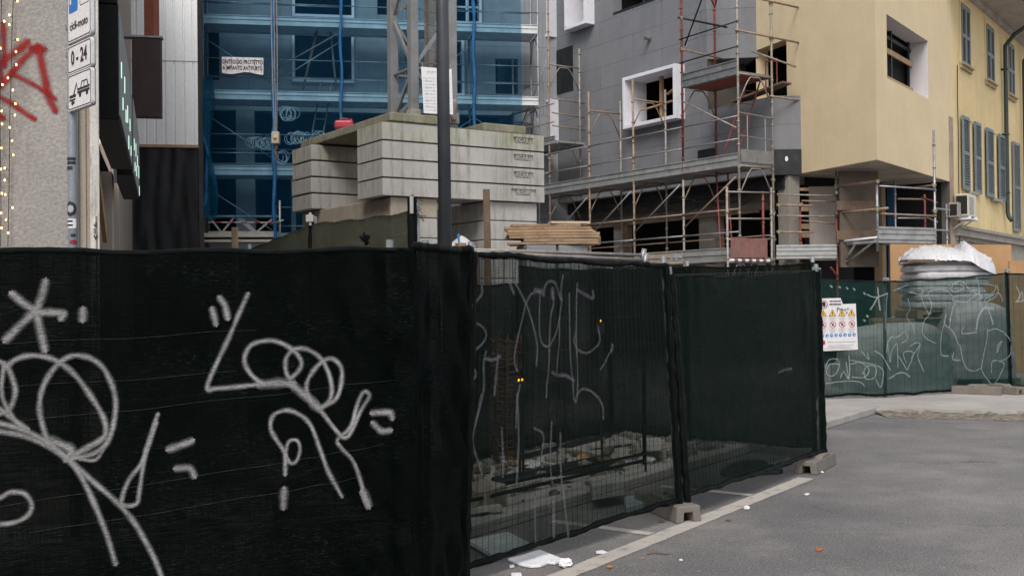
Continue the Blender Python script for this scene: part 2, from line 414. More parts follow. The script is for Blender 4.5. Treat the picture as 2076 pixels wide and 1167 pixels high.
class Patch:
    """a net stretched between four corners, with sag and folds (a: along 0..1, b: down 0..1)"""
    def __init__(s, tl, tr, br, bl, amp=0.02, sag=0.02, seed=0.0, gather=0.02, bot=0.02, crease=0.0):
        s.c = [V(tl), V(tr), V(br), V(bl)]; s.L = (s.c[1] - s.c[0]).length; s.H = (s.c[3] - s.c[0]).length
        n = (s.c[1] - s.c[0]).cross(s.c[3] - s.c[0]).normalized()
        if n.dot(EYE - s.c[0]) < 0: n = -n
        s.n = n; s.amp = amp; s.sag = sag; s.seed = seed; s.ga = gather; s.bot = bot; s.cr = crease
    def P(s, a, b, off=0.0):
        p = s.c[0].lerp(s.c[1], a).lerp(s.c[3].lerp(s.c[2], a), b)
        x, z = a * s.L, b * s.H
        e = math.sin(math.pi * min(max(a, 0), 1)) ** 0.6 if 0 <= a <= 1 else 0.0
        d = s.amp * e * (fbm((x * 1.1 + s.seed, z * 0.9, s.seed), 3)) * 1.6
        d += s.amp * 0.35 * fbm((x * 5 + z * 1.6 + s.seed, z * 1.4 - x, 4 + s.seed), 2)
        for q in (a, 1 - a):                                          # vertical folds near the posts
            if q >= 0: d += s.ga * math.exp(-q * s.L / 0.22) * math.sin(q * s.L * 34 + 2.5 * fbm((z * 1.1, s.seed, 1), 2) + b * 2)
        if s.cr:                                                      # pulled creases running down from the top right corner
            k = (1 - a) * s.L * 0.8 + b * s.H * 0.55
            d += s.cr * math.exp(-((1 - a) * s.L) / 0.55) * math.sin(k * 26 + 2 * fbm((x * 2, z * 2, 7), 2))
        if 0 <= a <= 1: d *= 1 - math.exp(-min(a, 1 - a) * s.L / 0.05)
        sc_ = 4 * a * (1 - a) if 0 <= a <= 1 else 0
        p = p + s.n * (d + off)
        p.z -= sc_ * s.sag * (1 - b) + 0.006 * (1 - b) * math.sin(a * s.L * 9 + s.seed)
        p.z += b ** 6 * s.bot * (fbm((x * 2.2, s.seed, 8), 3))
        return p
    def ab(s, u, v):
        a, b = 0.5, 0.5
        for _ in range(12):
            p = s.c[0].lerp(s.c[1], a).lerp(s.c[3].lerp(s.c[2], a), b)
            u0, v0 = project(p)
            pa = s.c[0].lerp(s.c[1], a + 1e-3).lerp(s.c[3].lerp(s.c[2], a + 1e-3), b); ua, va = project(pa)
            pb = s.c[0].lerp(s.c[1], a).lerp(s.c[3].lerp(s.c[2], a), b + 1e-3); ub, vb = project(pb)
            J = Matrix((((ua - u0) * 1e3, (ub - u0) * 1e3), ((va - v0) * 1e3, (vb - v0) * 1e3)))
            da = J.inverted() @ V((u - u0, v - v0)); a += da.x; b += da.y
            if abs(da.x) + abs(da.y) < 1e-6: break
        return a, b
    def net(s, mb, nx=90, nz=60, a0=0.0, a1=1.0):
        rows = [[s.P(a0 + (a1 - a0) * i / nx, j / nz) for i in range(nx + 1)] for j in range(nz + 1)]
        mb.grid(rows, lambda j, i: ((a0 + (a1 - a0) * i / nx) * s.L + s.seed, (1 - j / nz) * s.H))

def smooth_pts(pts, n=7):
    if len(pts) < 3:
        a, b = pts; return [(a[0] + (b[0] - a[0]) * k / n, a[1] + (b[1] - a[1]) * k / n) for k in range(n + 1)]
    out = []
    for i in range(len(pts) - 1):
        p0, p1, p2, p3 = pts[max(i - 1, 0)], pts[i], pts[i + 1], pts[min(i + 2, len(pts) - 1)]
        for k in range(n):
            t = k / n
            out.append(tuple(0.5 * (2 * p1[c] + (p2[c] - p0[c]) * t + (2 * p0[c] - 5 * p1[c] + 4 * p2[c] - p3[c]) * t * t + (-p0[c] + 3 * p1[c] - 3 * p2[c] + p3[c]) * t ** 3) for c in (0, 1)))
    out.append(pts[-1]); return out
NSTROKE = [0]
def stroke(mb, surf, pts, wd, n=7, seed=0, lift=0.005):
    """a painted stroke laid on a surface; pts are (a, b) surface coordinates scaled to metres by the surface"""
    NSTROKE[0] += 1; off = lift + 0.00035 * (NSTROKE[0] % 12)
    q = smooth_pts(pts, n); N = len(q)
    C = [surf.P(a, b, off) for a, b in q]; rows = []
    d0 = (C[1] - C[0]).normalized(); d1 = (C[-1] - C[-2]).normalized()
    for k in range(N):
        d = (C[min(k + 1, N - 1)] - C[max(k - 1, 0)])
        if d.length < 1e-7: d = d0
        sd_ = d.cross(surf.n).normalized()
        ww = wd * (0.92 + 0.22 * n1((k * 0.21, seed, NSTROKE[0])))
        rows.append((C[k], sd_, ww))
    def row(c, sdv, ww): return [c - sdv * ww, c - sdv * ww * 0.33, c + sdv * ww * 0.33, c + sdv * ww]
    R = [row(rows[0][0] - d0 * wd * 0.8, rows[0][1], rows[0][2] * 0.45), row(rows[0][0] - d0 * wd * 0.5, rows[0][1], rows[0][2] * 0.85)]
    R += [row(*r) for r in rows]
    R += [row(rows[-1][0] + d1 * wd * 0.5, rows[-1][1], rows[-1][2] * 0.85), row(rows[-1][0] + d1 * wd * 0.8, rows[-1][1], rows[-1][2] * 0.45)]
    T = len(R)
    def uvf(i, j):
        vv = j / 3.0
        if i in (0, T - 1): vv = (0.0 if j < 2 else 1.0)
        return (i * 0.1, vv)
    mb.grid(R, uvf)
def px_stroke(mb, patch, pts, wpx, Z=(1.0, 0, 0), seed=0, depth=None, lift=0.005):
    k, ox, oy = Z
    ab = [patch.ab(ox + x / k, oy + y / k) for x, y in pts]
    p = patch.P(*ab[len(ab) // 2]); wd = wpx / k * (p.y / F) * 0.70
    stroke(mb, patch, ab, wd, seed=seed, lift=lift)

def wires(mb, pt, nv, nh, r=0.0022, back=0.03):
    for i in range(nv + 1):
        a = i / nv; c = pt.c; p = c[0].lerp(c[1], a) - pt.n * back; q = c[3].lerp(c[2], a) - pt.n * back; mb.bar(p, q, r, 4, caps=False)
    for j in range(nh + 1):
        b = j / nh; p = pt.c[0].lerp(pt.c[3], b) - pt.n * back; q = pt.c[1].lerp(pt.c[2], b) - pt.n * back; mb.bar(p, q, r, 4, caps=False)

M_WIRE = mat("dull_wire", (0.045, 0.05, 0.048), 0.6, 0.2, 6, 80)
def clamp_part(root, p, n, d, mt=None):
    mb = MB(); p = V(p)
    mb.obox(p - d * 0.03 - n * 0.02 - V((0, 0, 0.025)), d * 0.06, n * 0.05, V((0, 0, 0.05))); mb.bar(p + n * 0.02, p + n * 0.06, 0.012, 6)
    mb.bar(p - d * 0.045 + n * 0.01, p + d * 0.045 + n * 0.01, 0.009, 6)
    mb.build("clamp", mt or M_STEEL, root, bevel=0.004)

def panel(label, pt, netm, nv=40, nh=8, post_up=0.06, hem=0.02, foot_hem=True, wire_r=0.0022, wrap=(True, True), group="netted fences round the site", posts=True, extra=None, nx=90, nz=60):
    c = pt.c
    root = thing("netted_fence", (c[3].x, c[3].y, 0), label, "fence panel", group)
    mb = MB(); pt.net(mb, nx, nz)
    if extra: extra(mb)
    mb.build("net", netm, root, smooth=True)
    if posts:
        for k, (t, b) in enumerate(((c[0], c[3]), (c[1], c[2]))):
            mb = MB(); dn = (b - t).normalized(); g = b + dn * ((b.z - 0.02) / max(-dn.z, .1)) if b.z > 0.02 else b
            tt = t - dn * post_up - pt.n * 0.028; gg = g - pt.n * 0.028
            mb.bar(tt, gg, 0.021, 10)
            mb.build("post", M_STEEL, root, smooth=True)
            if wrap[k]:
                mb = MB(); N = 60; base = tt - dn * -post_up
                pts = [(t - pt.n * 0.012).lerp(gg + pt.n * 0.016, i / N) + V((0.006 * n1((i * .4, k, 1)), 0.006 * n1((i * .4, k, 8)), 0)) for i in range(N + 1)]
                mb.path(pts, lambda i: 0.030 + 0.012 * n1((i * 0.33, k * 5 + pt.seed, 3)), 9)
                mb.build("post_wrap", M_HEM, root, smooth=True)
    d = (c[1] - c[0]).normalized()
    mb = MB(); N = 70
    mb.path([pt.P(i / N, 0.0) - pt.n * 0.012 + V((0, 0, -0.008 + 0.004 * n1((i * .7, 2, pt.seed)))) for i in range(N + 1)], lambda i: hem * (1 + 0.35 * n1((i * 0.45, pt.seed, 4))), 8)
    mb.build("top_hem", M_HEM, root, smooth=True)
    if foot_hem:
        mb = MB(); mb.path([pt.P(i / N, 1.0) - pt.n * 0.01 + V((0, 0, 0.01)) for i in range(N + 1)], lambda i: 0.020 * (1 + 0.45 * n1((i * 0.4, pt.seed, 6))), 8)
        mb.build("bottom_hem", M_HEM, root, smooth=True)
    if nv:
        mb = MB(); wires(mb, pt, nv, nh, wire_r); mb.build("wire_mesh", M_WIRE, root)
    return root

# front panel one (dark, tagged twice), seen close
t1a, t1b = at(0, 490, 4.96), at(838, 501, 5.80)
dl = (t1b - t1a); t1a = t1a - dl * 0.75
pt1 = Patch(t1a, t1b, V((t1b.x, t1b.y, 0.05)), V((t1a.x, t1a.y, 0.05)), amp=0.022, sag=0.035, seed=1.7, gather=0.004, crease=0.034)
tw = at(957, 508, 6.48); bw_ = at(947, 1165, 6.40)
ptw = Patch(t1b, tw, bw_, V((t1b.x, t1b.y, 0.05)), amp=0.03, sag=0.0, seed=4.1, gather=0.02, crease=0.02)
def wrap_net(mb): ptw.net(mb, 40, 60)
P1 = panel("long black netted fence panel nearest the viewer, sprayed with two big grey tags", pt1, M_NET1, nv=0, posts=False, wrap=(False, False), hem=0.016, foot_hem=False, extra=wrap_net, nx=170, nz=70)
mb = MB(); N = 50
mb.path([ptw.P(i / N, 0.0) - ptw.n * 0.01 for i in range(N + 1)], lambda i: 0.024 * (1 + 0.4 * n1((i * .4, 2, 2))), 8)
mb.path([ptw.P(1.0, j / N) - ptw.n * 0.012 for j in range(N + 1)], lambda i: 0.018 * (1 + 0.5 * n1((i * .3, 5, 2))), 8)
mb.build("corner_hem", M_HEM, P1, smooth=True)
for u in (790, 862):                                                  # tube ends that stick up behind the net
    mb = MB(); q = at(u, 486, 6.05); mb.bar((q.x, q.y, 0.02), q, 0.021, 10); mb.build("post", mat("dull_post", (0.13, 0.135, 0.135), 0.6, 0.2), P1, smooth=True)
Z1 = (1.65, 0, 460); Z2 = (1.521, 400, 400)
T1 = [([(45, 205), (75, 232), (110, 255), (135, 266)], 34), ([(150, 168), (138, 215), (118, 258), (70, 305), (22, 352)], 34), ([(118, 262), (130, 310), (148, 388)], 34),
      ([(120, 265), (165, 267), (212, 270), (206, 284)], 30), ([(276, 262), (275, 285)], 34),
      ([(20, 450), (50, 425), (100, 412), (160, 420), (210, 445), (260, 490), (310, 560), (345, 620), (353, 670), (330, 700), (280, 730), (245, 755)], 24),
      ([(245, 762), (320, 740), (365, 690), (385, 600), (380, 530), (350, 460), (310, 425), (260, 412), (215, 425), (170, 470), (140, 530), (132, 590), (140, 640), (158, 705)], 24),
      ([(-40, 420), (0, 430), (25, 450), (45, 500), (50, 540), (35, 585), (5, 605)], 24), ([(0, 590), (30, 615), (60, 640), (90, 660)], 22), ([(12, 450), (5, 520), (15, 570), (50, 630), (70, 650)], 20),
      ([(-40, 630), (0, 640), (60, 658), (130, 690), (200, 740), (250, 790), (290, 860), (330, 950), (360, 1030), (385, 1115)], 24),
      ([(-40, 660), (0, 668), (80, 685), (160, 720), (230, 770), (300, 830), (370, 890), (410, 930), (450, 980), (490, 1050), (520, 1110), (545, 1180)], 24),
      ([(165, 700), (205, 715), (240, 735), (225, 760)], 36), ([(260, 745), (310, 720), (350, 690)], 18), ([(270, 765), (320, 765), (350, 720)], 16),
      ([(525, 612), (512, 650), (490, 720), (472, 775), (430, 830), (408, 890), (410, 918), (455, 914), (465, 870), (480, 770), (500, 700), (520, 640)], 20),
      ([(568, 728), (600, 718), (635, 706)], 32), ([(592, 795), (630, 795), (645, 818)], 30), ([(-30, 900), (0, 893), (35, 875), (80, 880), (105, 915), (95, 952), (50, 978), (-20, 985)], 22)]
T2 = [([(45, 335), (54, 374)], 26), ([(70, 300), (84, 320), (92, 355)], 26), ([(153, 286), (130, 340), (100, 410), (60, 498), (28, 575), (60, 578), (130, 572), (200, 562)], 20),
      ([(200, 562), (165, 535), (143, 490), (160, 445), (205, 428), (250, 432), (295, 460), (318, 495), (310, 525), (285, 545), (273, 520), (275, 480), (300, 455), (340, 460), (380, 490), (405, 540), (412, 590), (400, 625), (372, 642), (345, 610), (335, 575), (345, 540), (375, 505), (415, 492), (445, 520), (445, 570), (425, 615), (385, 640)], 19),
      ([(195, 564), (245, 560), (290, 562)], 34), ([(290, 562), (330, 600), (375, 645), (430, 718), (455, 735), (485, 690), (520, 630), (528, 605), (510, 598), (490, 650), (470, 700), (432, 742), (445, 770), (480, 810), (505, 870), (520, 925)], 18),
      ([(300, 575), (340, 608), (372, 640)], 34), ([(516, 915), (528, 945)], 36), ([(268, 842), (268, 780), (245, 740), (225, 700), (235, 660), (275, 645), (320, 665), (350, 700), (375, 770), (400, 840), (440, 915)], 18),
      ([(270, 790), (280, 745), (305, 740), (315, 770), (305, 805), (285, 810), (272, 785)], 15), ([(264, 895), (264, 945)], 28), ([(545, 662), (588, 658), (596, 672)], 26), ([(546, 696), (570, 718), (592, 716)], 24)]
mb = MB()
for p, wd in T1: px_stroke(mb, pt1, p, wd, Z1)
for p, wd in T2: px_stroke(mb, pt1, p, wd, Z2)
mb.build("graffiti", M_SPRAY, P1)
# long stitched tape lines crossing the first net
mb = MB()
for a, b in (((0, 685), (520, 660)), ((0, 848), (800, 768)), ((0, 1020), (780, 900)), ((0, 700 + 75), (480, 745)), ((60, 1075), (740, 965))):
    pa, pb = pt1.ab(*a), pt1.ab(*b)
    mb.path([pt1.P(pa[0] + (pb[0] - pa[0]) * i / 60, pa[1] + (pb[1] - pa[1]) * i / 60, 0.003) for i in range(61)], 0.0011, 4)
mb.build("seam", mat("seam_thread", (0.020, 0.022, 0.022), 0.6, 0.9, 30, 200), P1)

# front panel two (see-through)
pt2 = Patch(at(962, 510, 6.50), at(1352, 535, 8.29), at(1380, 1013, 8.20), at(946, 1153, 6.45), amp=0.014, sag=0.012, seed=7.3, gather=0.012, bot=0.02)
P2 = panel("see-through dark netted panel with dripping grey tag, beside the near black panel", pt2, M_NET2, nv=42, nh=9, wire_r=0.0018)
Z3 = (3.072, 900, 480)
T3 = [([(225, 300), (228, 345), (180, 410), (148, 465)], 26), ([(128, 530), (190, 532), (245, 562), (260, 610), (235, 660), (185, 700), (160, 770), (185, 830), (185, 870), (140, 900), (100, 918)], 22),
      ([(260, 710), (245, 780), (245, 930), (225, 1030), (190, 1130)], 22), ([(332, 740), (320, 850), (310, 970)], 28), ([(262, 752), (300, 760), (345, 742)], 30), ([(405, 270), (415, 310), (428, 345)], 30),
      ([(440, 290), (500, 390), (540, 500), (568, 620), (575, 690), (568, 790)], 24), ([(592, 330), (545, 345), (510, 410), (490, 500), (460, 620), (440, 700), (435, 780), (452, 830)], 22), ([(570, 325), (600, 330)], 46),
      ([(465, 925), (445, 1020), (438, 1180)], 24), ([(618, 350), (622, 300), (650, 262), (690, 275), (715, 340), (733, 382), (728, 320), (738, 235)], 24),
      ([(735, 380), (718, 500), (716, 620), (705, 760), (700, 825)], 18), ([(668, 320), (680, 400), (662, 480), (655, 600), (650, 720), (640, 850), (630, 905), (626, 985)], 22), ([(672, 320), (676, 360)], 44),
      ([(592, 350), (590, 480), (592, 600), (608, 655), (645, 668), (690, 600), (718, 490)], 20), ([(788, 350), (784, 500), (782, 650), (790, 800), (800, 900), (808, 1000), (828, 1008), (830, 850), (824, 650), (828, 450), (836, 290)], 20),
      ([(836, 325), (880, 350), (935, 372), (935, 335)], 28), ([(822, 590), (808, 640), (830, 695), (880, 718), (930, 700), (975, 640), (966, 555)], 20), ([(672, 835), (700, 850), (760, 858), (805, 890)], 28),
      ([(812, 1005), (850, 950), (900, 948), (950, 990), (980, 1050), (985, 1120)], 22), ([(1050, 672), (1048, 690)], 40), ([(1040, 700), (1000, 780), (975, 815)], 16)]
Z4 = (3.18, 880, 800)
T3b = [([(205, 20), (210, 120), (190, 260), (180, 420)], 32), ([(300, 0), (270, 130), (240, 300), (300, 500)], 26), ([(525, 0), (530, 150), (535, 330), (525, 560)], 24), ([(750, 170), (745, 420), (760, 560)], 20),
       ([(810, 250), (815, 500), (830, 640), (860, 900)], 26), ([(770, 690), (770, 900)], 40), ([(650, 660), (655, 940)], 20), ([(60, 330), (100, 270), (150, 260)], 26), ([(690, 380), (700, 250), (640, 210)], 20), ([(430, 220), (440, 420), (440, 520)], 22)]
mb = MB()
for p, wd in T3: px_stroke(mb, pt2, p, wd * 1.1, Z3)
for p, wd in T3b: px_stroke(mb, pt2, p, wd * 1.2, Z4)
mb.build("graffiti", M_SPRAYT, P2)
clamp_part(P2, at(1368, 522, 8.27), pt2.n, (pt2.c[1] - pt2.c[0]).normalized())

# front panel three
pt3 = Patch(at(1364, 556, 8.34), at(1660, 547, 10.65), at(1673, 915, 10.60), at(1396, 1006, 8.25), amp=0.02, sag=0.03, seed=12.9, gather=0.014, bot=0.02)
P3 = panel("dark green netted fence panel standing between the two front concrete feet", pt3, M_NET3, nv=46, nh=9, hem=0.012)
clamp_part(P3, at(1652, 546, 10.62), pt3.n, (pt3.c[1] - pt3.c[0]).normalized())
mb = MB(); px_stroke(mb, pt3, [(1578, 752), (1590, 747), (1604, 744)], 7);  mb.build("scuff", M_SPRAYT, P3)

# far fence across the pavement
PF = [at(1640, 565, 16.8), at(1795, 570, 16.9), at(2042, 553, 18.2), at(2290, 560, 18.9)]
PB = [at(1640, 803, 16.8), at(1797, 801, 16.9), at(2050, 783, 18.2), at(2300, 785, 18.9)]
FAR = []
labs = ["pale green netted panel of the far fence that carries the safety board", "pale green netted panel of the far fence covered in white scribbles, before the wrapped pallets", "last netted panel of the far fence, cut by the right edge of the photo"]
for i in range(3):
    pt = Patch(PF[i], PF[i + 1], PB[i + 1], PB[i], amp=0.03, sag=0.02, seed=20 + i * 3.1, gather=0.015, bot=0.03)
    FAR.append((pt, panel(labs[i], pt, M_NETF, nv=20, nh=6, hem=0.013, wrap=(False, i > 0), wire_r=0.002, nx=50, nz=36)))
for i, (u, v) in enumerate(((1797, 566), (2042, 549))): clamp_part(FAR[i][1], at(u, v, 16.85 if i == 0 else 18.15), FAR[i][0].n, V((1, 0, 0)))
Z6 = (2.993, 1640, 480)
TF0 = [([(415, 310), (420, 380), (428, 440)], 14), ([(350, 345), (400, 365), (470, 345)], 12), ([(410, 370), (370, 435)], 14)] + [([(x, y), (x + 3, y + 3)], 16) for x, y in ((130, 295), (180, 298), (225, 302), (270, 307), (330, 335), (350, 475), (330, 500))]
TF0 += [([(100, 790), (120, 745), (170, 740), (185, 780), (160, 830), (120, 840), (105, 810), (130, 770), (180, 770)], 8), ([(190, 850), (210, 815), (235, 860), (225, 760)], 8), ([(240, 720), (245, 800), (240, 860)], 9), ([(250, 770), (310, 760), (360, 800), (330, 850), (260, 850)], 8), ([(320, 830), (350, 780), (400, 790), (390, 850), (340, 860), (330, 820)], 8), ([(250, 745), (380, 770), (440, 800), (445, 850), (430, 910), (400, 860)], 8), ([(100, 885), (200, 875), (300, 880), (330, 905)], 8)]
TF0 += [([(315, 690), (360, 740), (350, 700)], 8), ([(398, 690), (440, 720), (490, 805)], 9), ([(500, 600), (475, 640), (470, 700)], 8)]
TF1 = [([(470, 345), (462, 430), (458, 560)], 7), ([(505, 325), (590, 285)], 7), ([(600, 330), (660, 345), (685, 315), (672, 380), (700, 440), (715, 470), (690, 500), (675, 560), (700, 610), (760, 640)], 9),
       ([(720, 460), (735, 400), (715, 340), (770, 310), (830, 320), (870, 360), (880, 420), (850, 500)], 9), ([(590, 370), (600, 430), (580, 480), (620, 540), (630, 590)], 7),
       ([(840, 290), (900, 280), (940, 300), (880, 330), (860, 300), (920, 260), (980, 340), (900, 350), (870, 380), (960, 390)], 9), ([(960, 380), (1030, 330), (980, 320), (1050, 360), (1010, 380)], 9), ([(1010, 240), (1030, 320), (1040, 400)], 8), ([(1040, 280), (1135, 300), (1060, 390), (1140, 350), (1140, 290)], 8), ([(1090, 380), (1110, 350), (1150, 340), (1170, 390)], 8),
       ([(470, 650), (490, 760), (500, 690), (530, 650), (540, 790)], 9), ([(540, 720), (575, 770), (600, 800), (630, 700), (570, 700), (590, 760)], 9), ([(610, 660), (640, 640), (670, 650), (660, 720), (690, 815)], 9), ([(620, 730), (670, 650)], 8), ([(560, 640), (590, 610), (570, 570), (540, 600), (500, 610)], 8), ([(485, 858), (520, 835), (570, 822), (610, 842)], 12),
       ([(1110, 430), (1060, 430), (1020, 490), (1010, 550)], 22), ([(1090, 440), (1110, 520)], 14), ([(790, 640), (800, 560), (830, 460), (810, 520), (870, 570), (900, 650)], 9), ([(790, 650), (800, 710), (840, 720)], 8), ([(870, 700), (865, 740), (910, 745)], 8), ([(910, 650), (940, 780), (990, 810), (1040, 790)], 8),
       ([(1080, 560), (1070, 640), (1050, 740), (1040, 800), (1080, 870), (1110, 895), (1140, 860), (1175, 770), (1110, 750), (1100, 820)], 8), ([(1080, 570), (1130, 555), (1190, 590), (1220, 650), (1210, 720), (1160, 750)], 8), ([(1165, 630), (1135, 700), (1140, 660), (1165, 630)], 8), ([(940, 540), (930, 580), (1010, 575)], 9), ([(845, 550), (870, 440), (890, 400)], 8)]
for k, T in ((0, TF0), (1, TF1)):
    mb = MB()
    for p, wd in T: px_stroke(mb, FAR[k][0], p, wd, Z6, lift=0.02)
    mb.build("graffiti", M_SPRAYF, FAR[k][1])
mb = MB()
for p in ([(1255, 300), (1270, 340), (1262, 390), (1285, 330), (1290, 390)], [(1250, 390), (1300, 380), (1340, 300)]): px_stroke(mb, FAR[2][0], p, 9, Z6, lift=0.02)
mb.build("graffiti", M_SPRAYF, FAR[2][1])

# concrete feet: an upside-down trough with a pocketed top
def make_foot():
    root = thing("fence_foot", (0, 0, 0), "x", "fence foot", "concrete feet of the fence")
    mb = MB(); W, H, Ln = 0.21, 0.125, 0.74
    sec = [(-W / 2, 0), (-0.042, 0), (-0.036, 0.075), (0.036, 0.075), (0.042, 0), (W / 2, 0), (W / 2 - 0.008, H), (-W / 2 + 0.008, H)]
    mb.prism([V((x, 0, z)) for x, z in sec], (0, Ln, 0))
    body = mb.build("body", M_FOOT, root, bevel=0.010)
    mb = MB()
    mb.prism([V((-W / 2 + 0.010, y, z)) for y, z in ((0.20, H - 0.003), (0.26, H + 0.030), (0.48, H + 0.030), (0.54, H - 0.003))], (0.055, 0, 0))
    mb.prism([V((W / 2 - 0.065, y, z)) for y, z in ((0.20, H - 0.003), (0.26, H + 0.030), (0.48, H + 0.030), (0.54, H - 0.003))], (0.055, 0, 0))
    mb.box(-0.045, 0.045, 0.23, 0.255, H - 0.004, H + 0.022); mb.box(-0.045, 0.045, 0.36, 0.385, H - 0.004, H + 0.022)
    mb.build("ridge", M_FOOT, root, bevel=0.008)
    return root
ft0 = make_foot()
ft0['label'] = "concrete foot with notched end beneath the leaning posts between the two front panels"
p = atz(1397, 1059, 0.0); ft0.location = p; ft0.rotation_euler.z = math.atan2(0.32, 0.95)
for lab, (u, v), ang, z in (("concrete foot with notched end at the far end of the dark green front panel", (1634, 961), -math.atan2(0.5, 0.85), 0.0),
                         ("concrete foot beneath the right post of the far fence, front one of the pair", (2070, 800), math.radians(32), PZ),
                         ("concrete foot beneath the right post of the far fence, left one of the pair", (2032, 800), math.radians(58), PZ)):
    c = copy_tree(ft0); c['label'] = lab; c.location = atz(u, v, z); c.rotation_euler.z = ang
# ------------------------------------------------------------------ lettering
TXT = {}
def text_mesh(s, size, bold=0.0, spacing=1.0, depth=0.0):
    cu = bpy.data.curves.new("t", 'FONT'); cu.body = s; cu.size = size; cu.align_x = 'CENTER'; cu.align_y = 'CENTER'; cu.offset = bold; cu.space_character = spacing; cu.extrude = depth; cu.resolution_u = 3
    o = bpy.data.objects.new("t", cu); COL.objects.link(o)
    dg = bpy.context.evaluated_depsgraph_get(); me = bpy.data.meshes.new_from_object(o.evaluated_get(dg))
    bpy.data.objects.remove(o); bpy.data.curves.remove(cu); return me
def add_text(mb, pl, s, sc_, z, size, off, rightward=1, bold=0.0, xs=1.0, rot=0.0, depth=0.0, spacing=1.0):
    """letters laid on a plane; rightward = +1 if the plane's s grows to the viewer's right"""
    me = text_mesh(s, size, bold, spacing, depth); b = len(mb.v); cr, sr = math.cos(rot), math.sin(rot)
    for v in me.vertices:
        x, y = v.co.x * xs, v.co.y; x, y = x * cr - y * sr, x * sr + y * cr
        mb.v.append(pl.P(sc_ + x * rightward, z + y, off - v.co.z))
    for p in me.polygons: mb.f.append(tuple(b + i for i in p.vertices)); mb.uv.append(None); mb.m.append(mb.cm)
    bpy.data.meshes.remove(me)
def flat(mb, pl, pts, off, th=0.0015):
    mb.prism([pl.P(a, z, off) for a, z in pts], pl.n * -th)
def disc(cx, cz, r, n=24, ry=None): return [(cx + r * math.cos(2 * math.pi * i / n), cz + (ry or r) * math.sin(2 * math.pi * i / n)) for i in range(n)]
def ring(mb, pl, cx, cz, r, w, off, n=28, th=0.0015):
    for i in range(n):
        a, b = 2 * math.pi * i / n, 2 * math.pi * (i + 1) / n
        flat(mb, pl, [(cx + r * math.cos(a), cz + r * math.sin(a)), (cx + r * math.cos(b), cz + r * math.sin(b)), (cx + (r - w) * math.cos(b), cz + (r - w) * math.sin(b)), (cx + (r - w) * math.cos(a), cz + (r - w) * math.sin(a))], off, th)
def rrect(x0, x1, z0, z1, r, n=5):
    o = []
    for cx, cz, a0 in ((x1 - r, z1 - r, 0), (x0 + r, z1 - r, 90), (x0 + r, z0 + r, 180), (x1 - r, z0 + r, 270)):
        for k in range(n + 1): a = math.radians(a0 + 90 * k / n); o.append((cx + r * math.cos(a), cz + r * math.sin(a)))
    return o
def outline(mb, pl, pts, w, off, th=0.0015):
    N = len(pts); cx = sum(p[0] for p in pts) / N; cz = sum(p[1] for p in pts) / N
    hx = max(abs(p[0] - cx) for p in pts); hz = max(abs(p[1] - cz) for p in pts)
    inn = [(cx + (p[0] - cx) * (1 - w / hx), cz + (p[1] - cz) * (1 - w / hz)) for p in pts]
    for i in range(N): flat(mb, pl, [pts[i], pts[(i + 1) % N], inn[(i + 1) % N], inn[i]], off, th)
def line2(mb, pl, a, b, w, off, th=0.0015):
    dx, dz = b[0] - a[0], b[1] - a[1]; L = math.hypot(dx, dz) or 1; nx, nz = -dz / L * w / 2, dx / L * w / 2
    flat(mb, pl, [(a[0] + nx, a[1] + nz), (b[0] + nx, b[1] + nz), (b[0] - nx, b[1] - nz), (a[0] - nx, a[1] - nz)], off, th)

# ------------------------------------------------------------------ buildings
G = Plane(6.12, 24.44, -0.545, 0.839)          # grey facade under the scaffold (s grows to the left and away)
YL = Plane(7.53, 22.28, -0.36, 0.933)          # left face of the yellow jetty (s grows away from its corner)
R = Plane(7.53, 22.28, 0.591, 0.807)           # right face of the jetty and the old house behind it
B = Plane(-7.07, 28.9, 0.985, 0.17)            # outer plane of the scaffold wrapped in blue net
LF = Plane(-3.03, 8.0, -0.305, 0.952)          # shop front on the left, running away
if LF.n.x > 0: LF.n = -LF.n

M_GREY = uvwall("grey_insulation_board", (0.185, 0.188, 0.20), 0.95, True, (0.045, 0.045, 0.048), 2.6, 0.62, 0.006, 0.10, (0.12, 0.12, 0.125), 0.5, 0.35)
M_YEL = uvwall("yellow_render", (0.575, 0.460, 0.298), 0.92, None, var=0.07, dirt=(0.42, 0.34, 0.20), dirtamt=0.35, speck=0.10, fine=60)
M_YOLD = uvwall("old_yellow_plaster", (0.59, 0.460, 0.250), 0.92, None, var=0.10, dirt=(0.40, 0.30, 0.13), dirtamt=0.45, speck=0.12, fine=60)
M_SOFF = mat("raw_soffit", (0.46, 0.405, 0.35), 0.95, 0.18, 1.1, 60, (0.18, 0.155, 0.13), 0.5)
M_RAW = mat("raw_masonry_strip", (0.34, 0.255, 0.20), 0.95, 0.3, 3, 50, (0.20, 0.15, 0.12), 0.7, streak=True)
M_WREV = mat("white_reveal", (0.56, 0.52, 0.52), 0.9, 0.06, 2, 80)
M_SHUT = mat("grey_green_shutter", (0.165, 0.18, 0.18), 0.6, 0.15, 3, 80, (0.14, 0.15, 0.15), 0.5)
M_SHUTB = mat("blue_grey_shutter", (0.135, 0.165, 0.175), 0.6, 0.15, 3, 80, (0.14, 0.16, 0.17), 0.5)
M_TRIM = mat("grey_stone_trim", (0.30, 0.27, 0.235), 0.9, 0.2, 3, 70, (0.18, 0.16, 0.14), 0.5)
M_PIPE = mat("dark_green_pipe", (0.030, 0.040, 0.034), 0.5, 0.25, 3, 60)

def rect_px(pl, u0, v0, u1, v1, off=0.0):
    """rectangle (s0, s1, z0, z1) on a plane from two opposite photo corners"""
    a, za = pl.px(u0, v0, off); b, zb = pl.px(u1, v1, off)
    return (min(a, b), max(a, b), min(za, zb), max(za, zb))

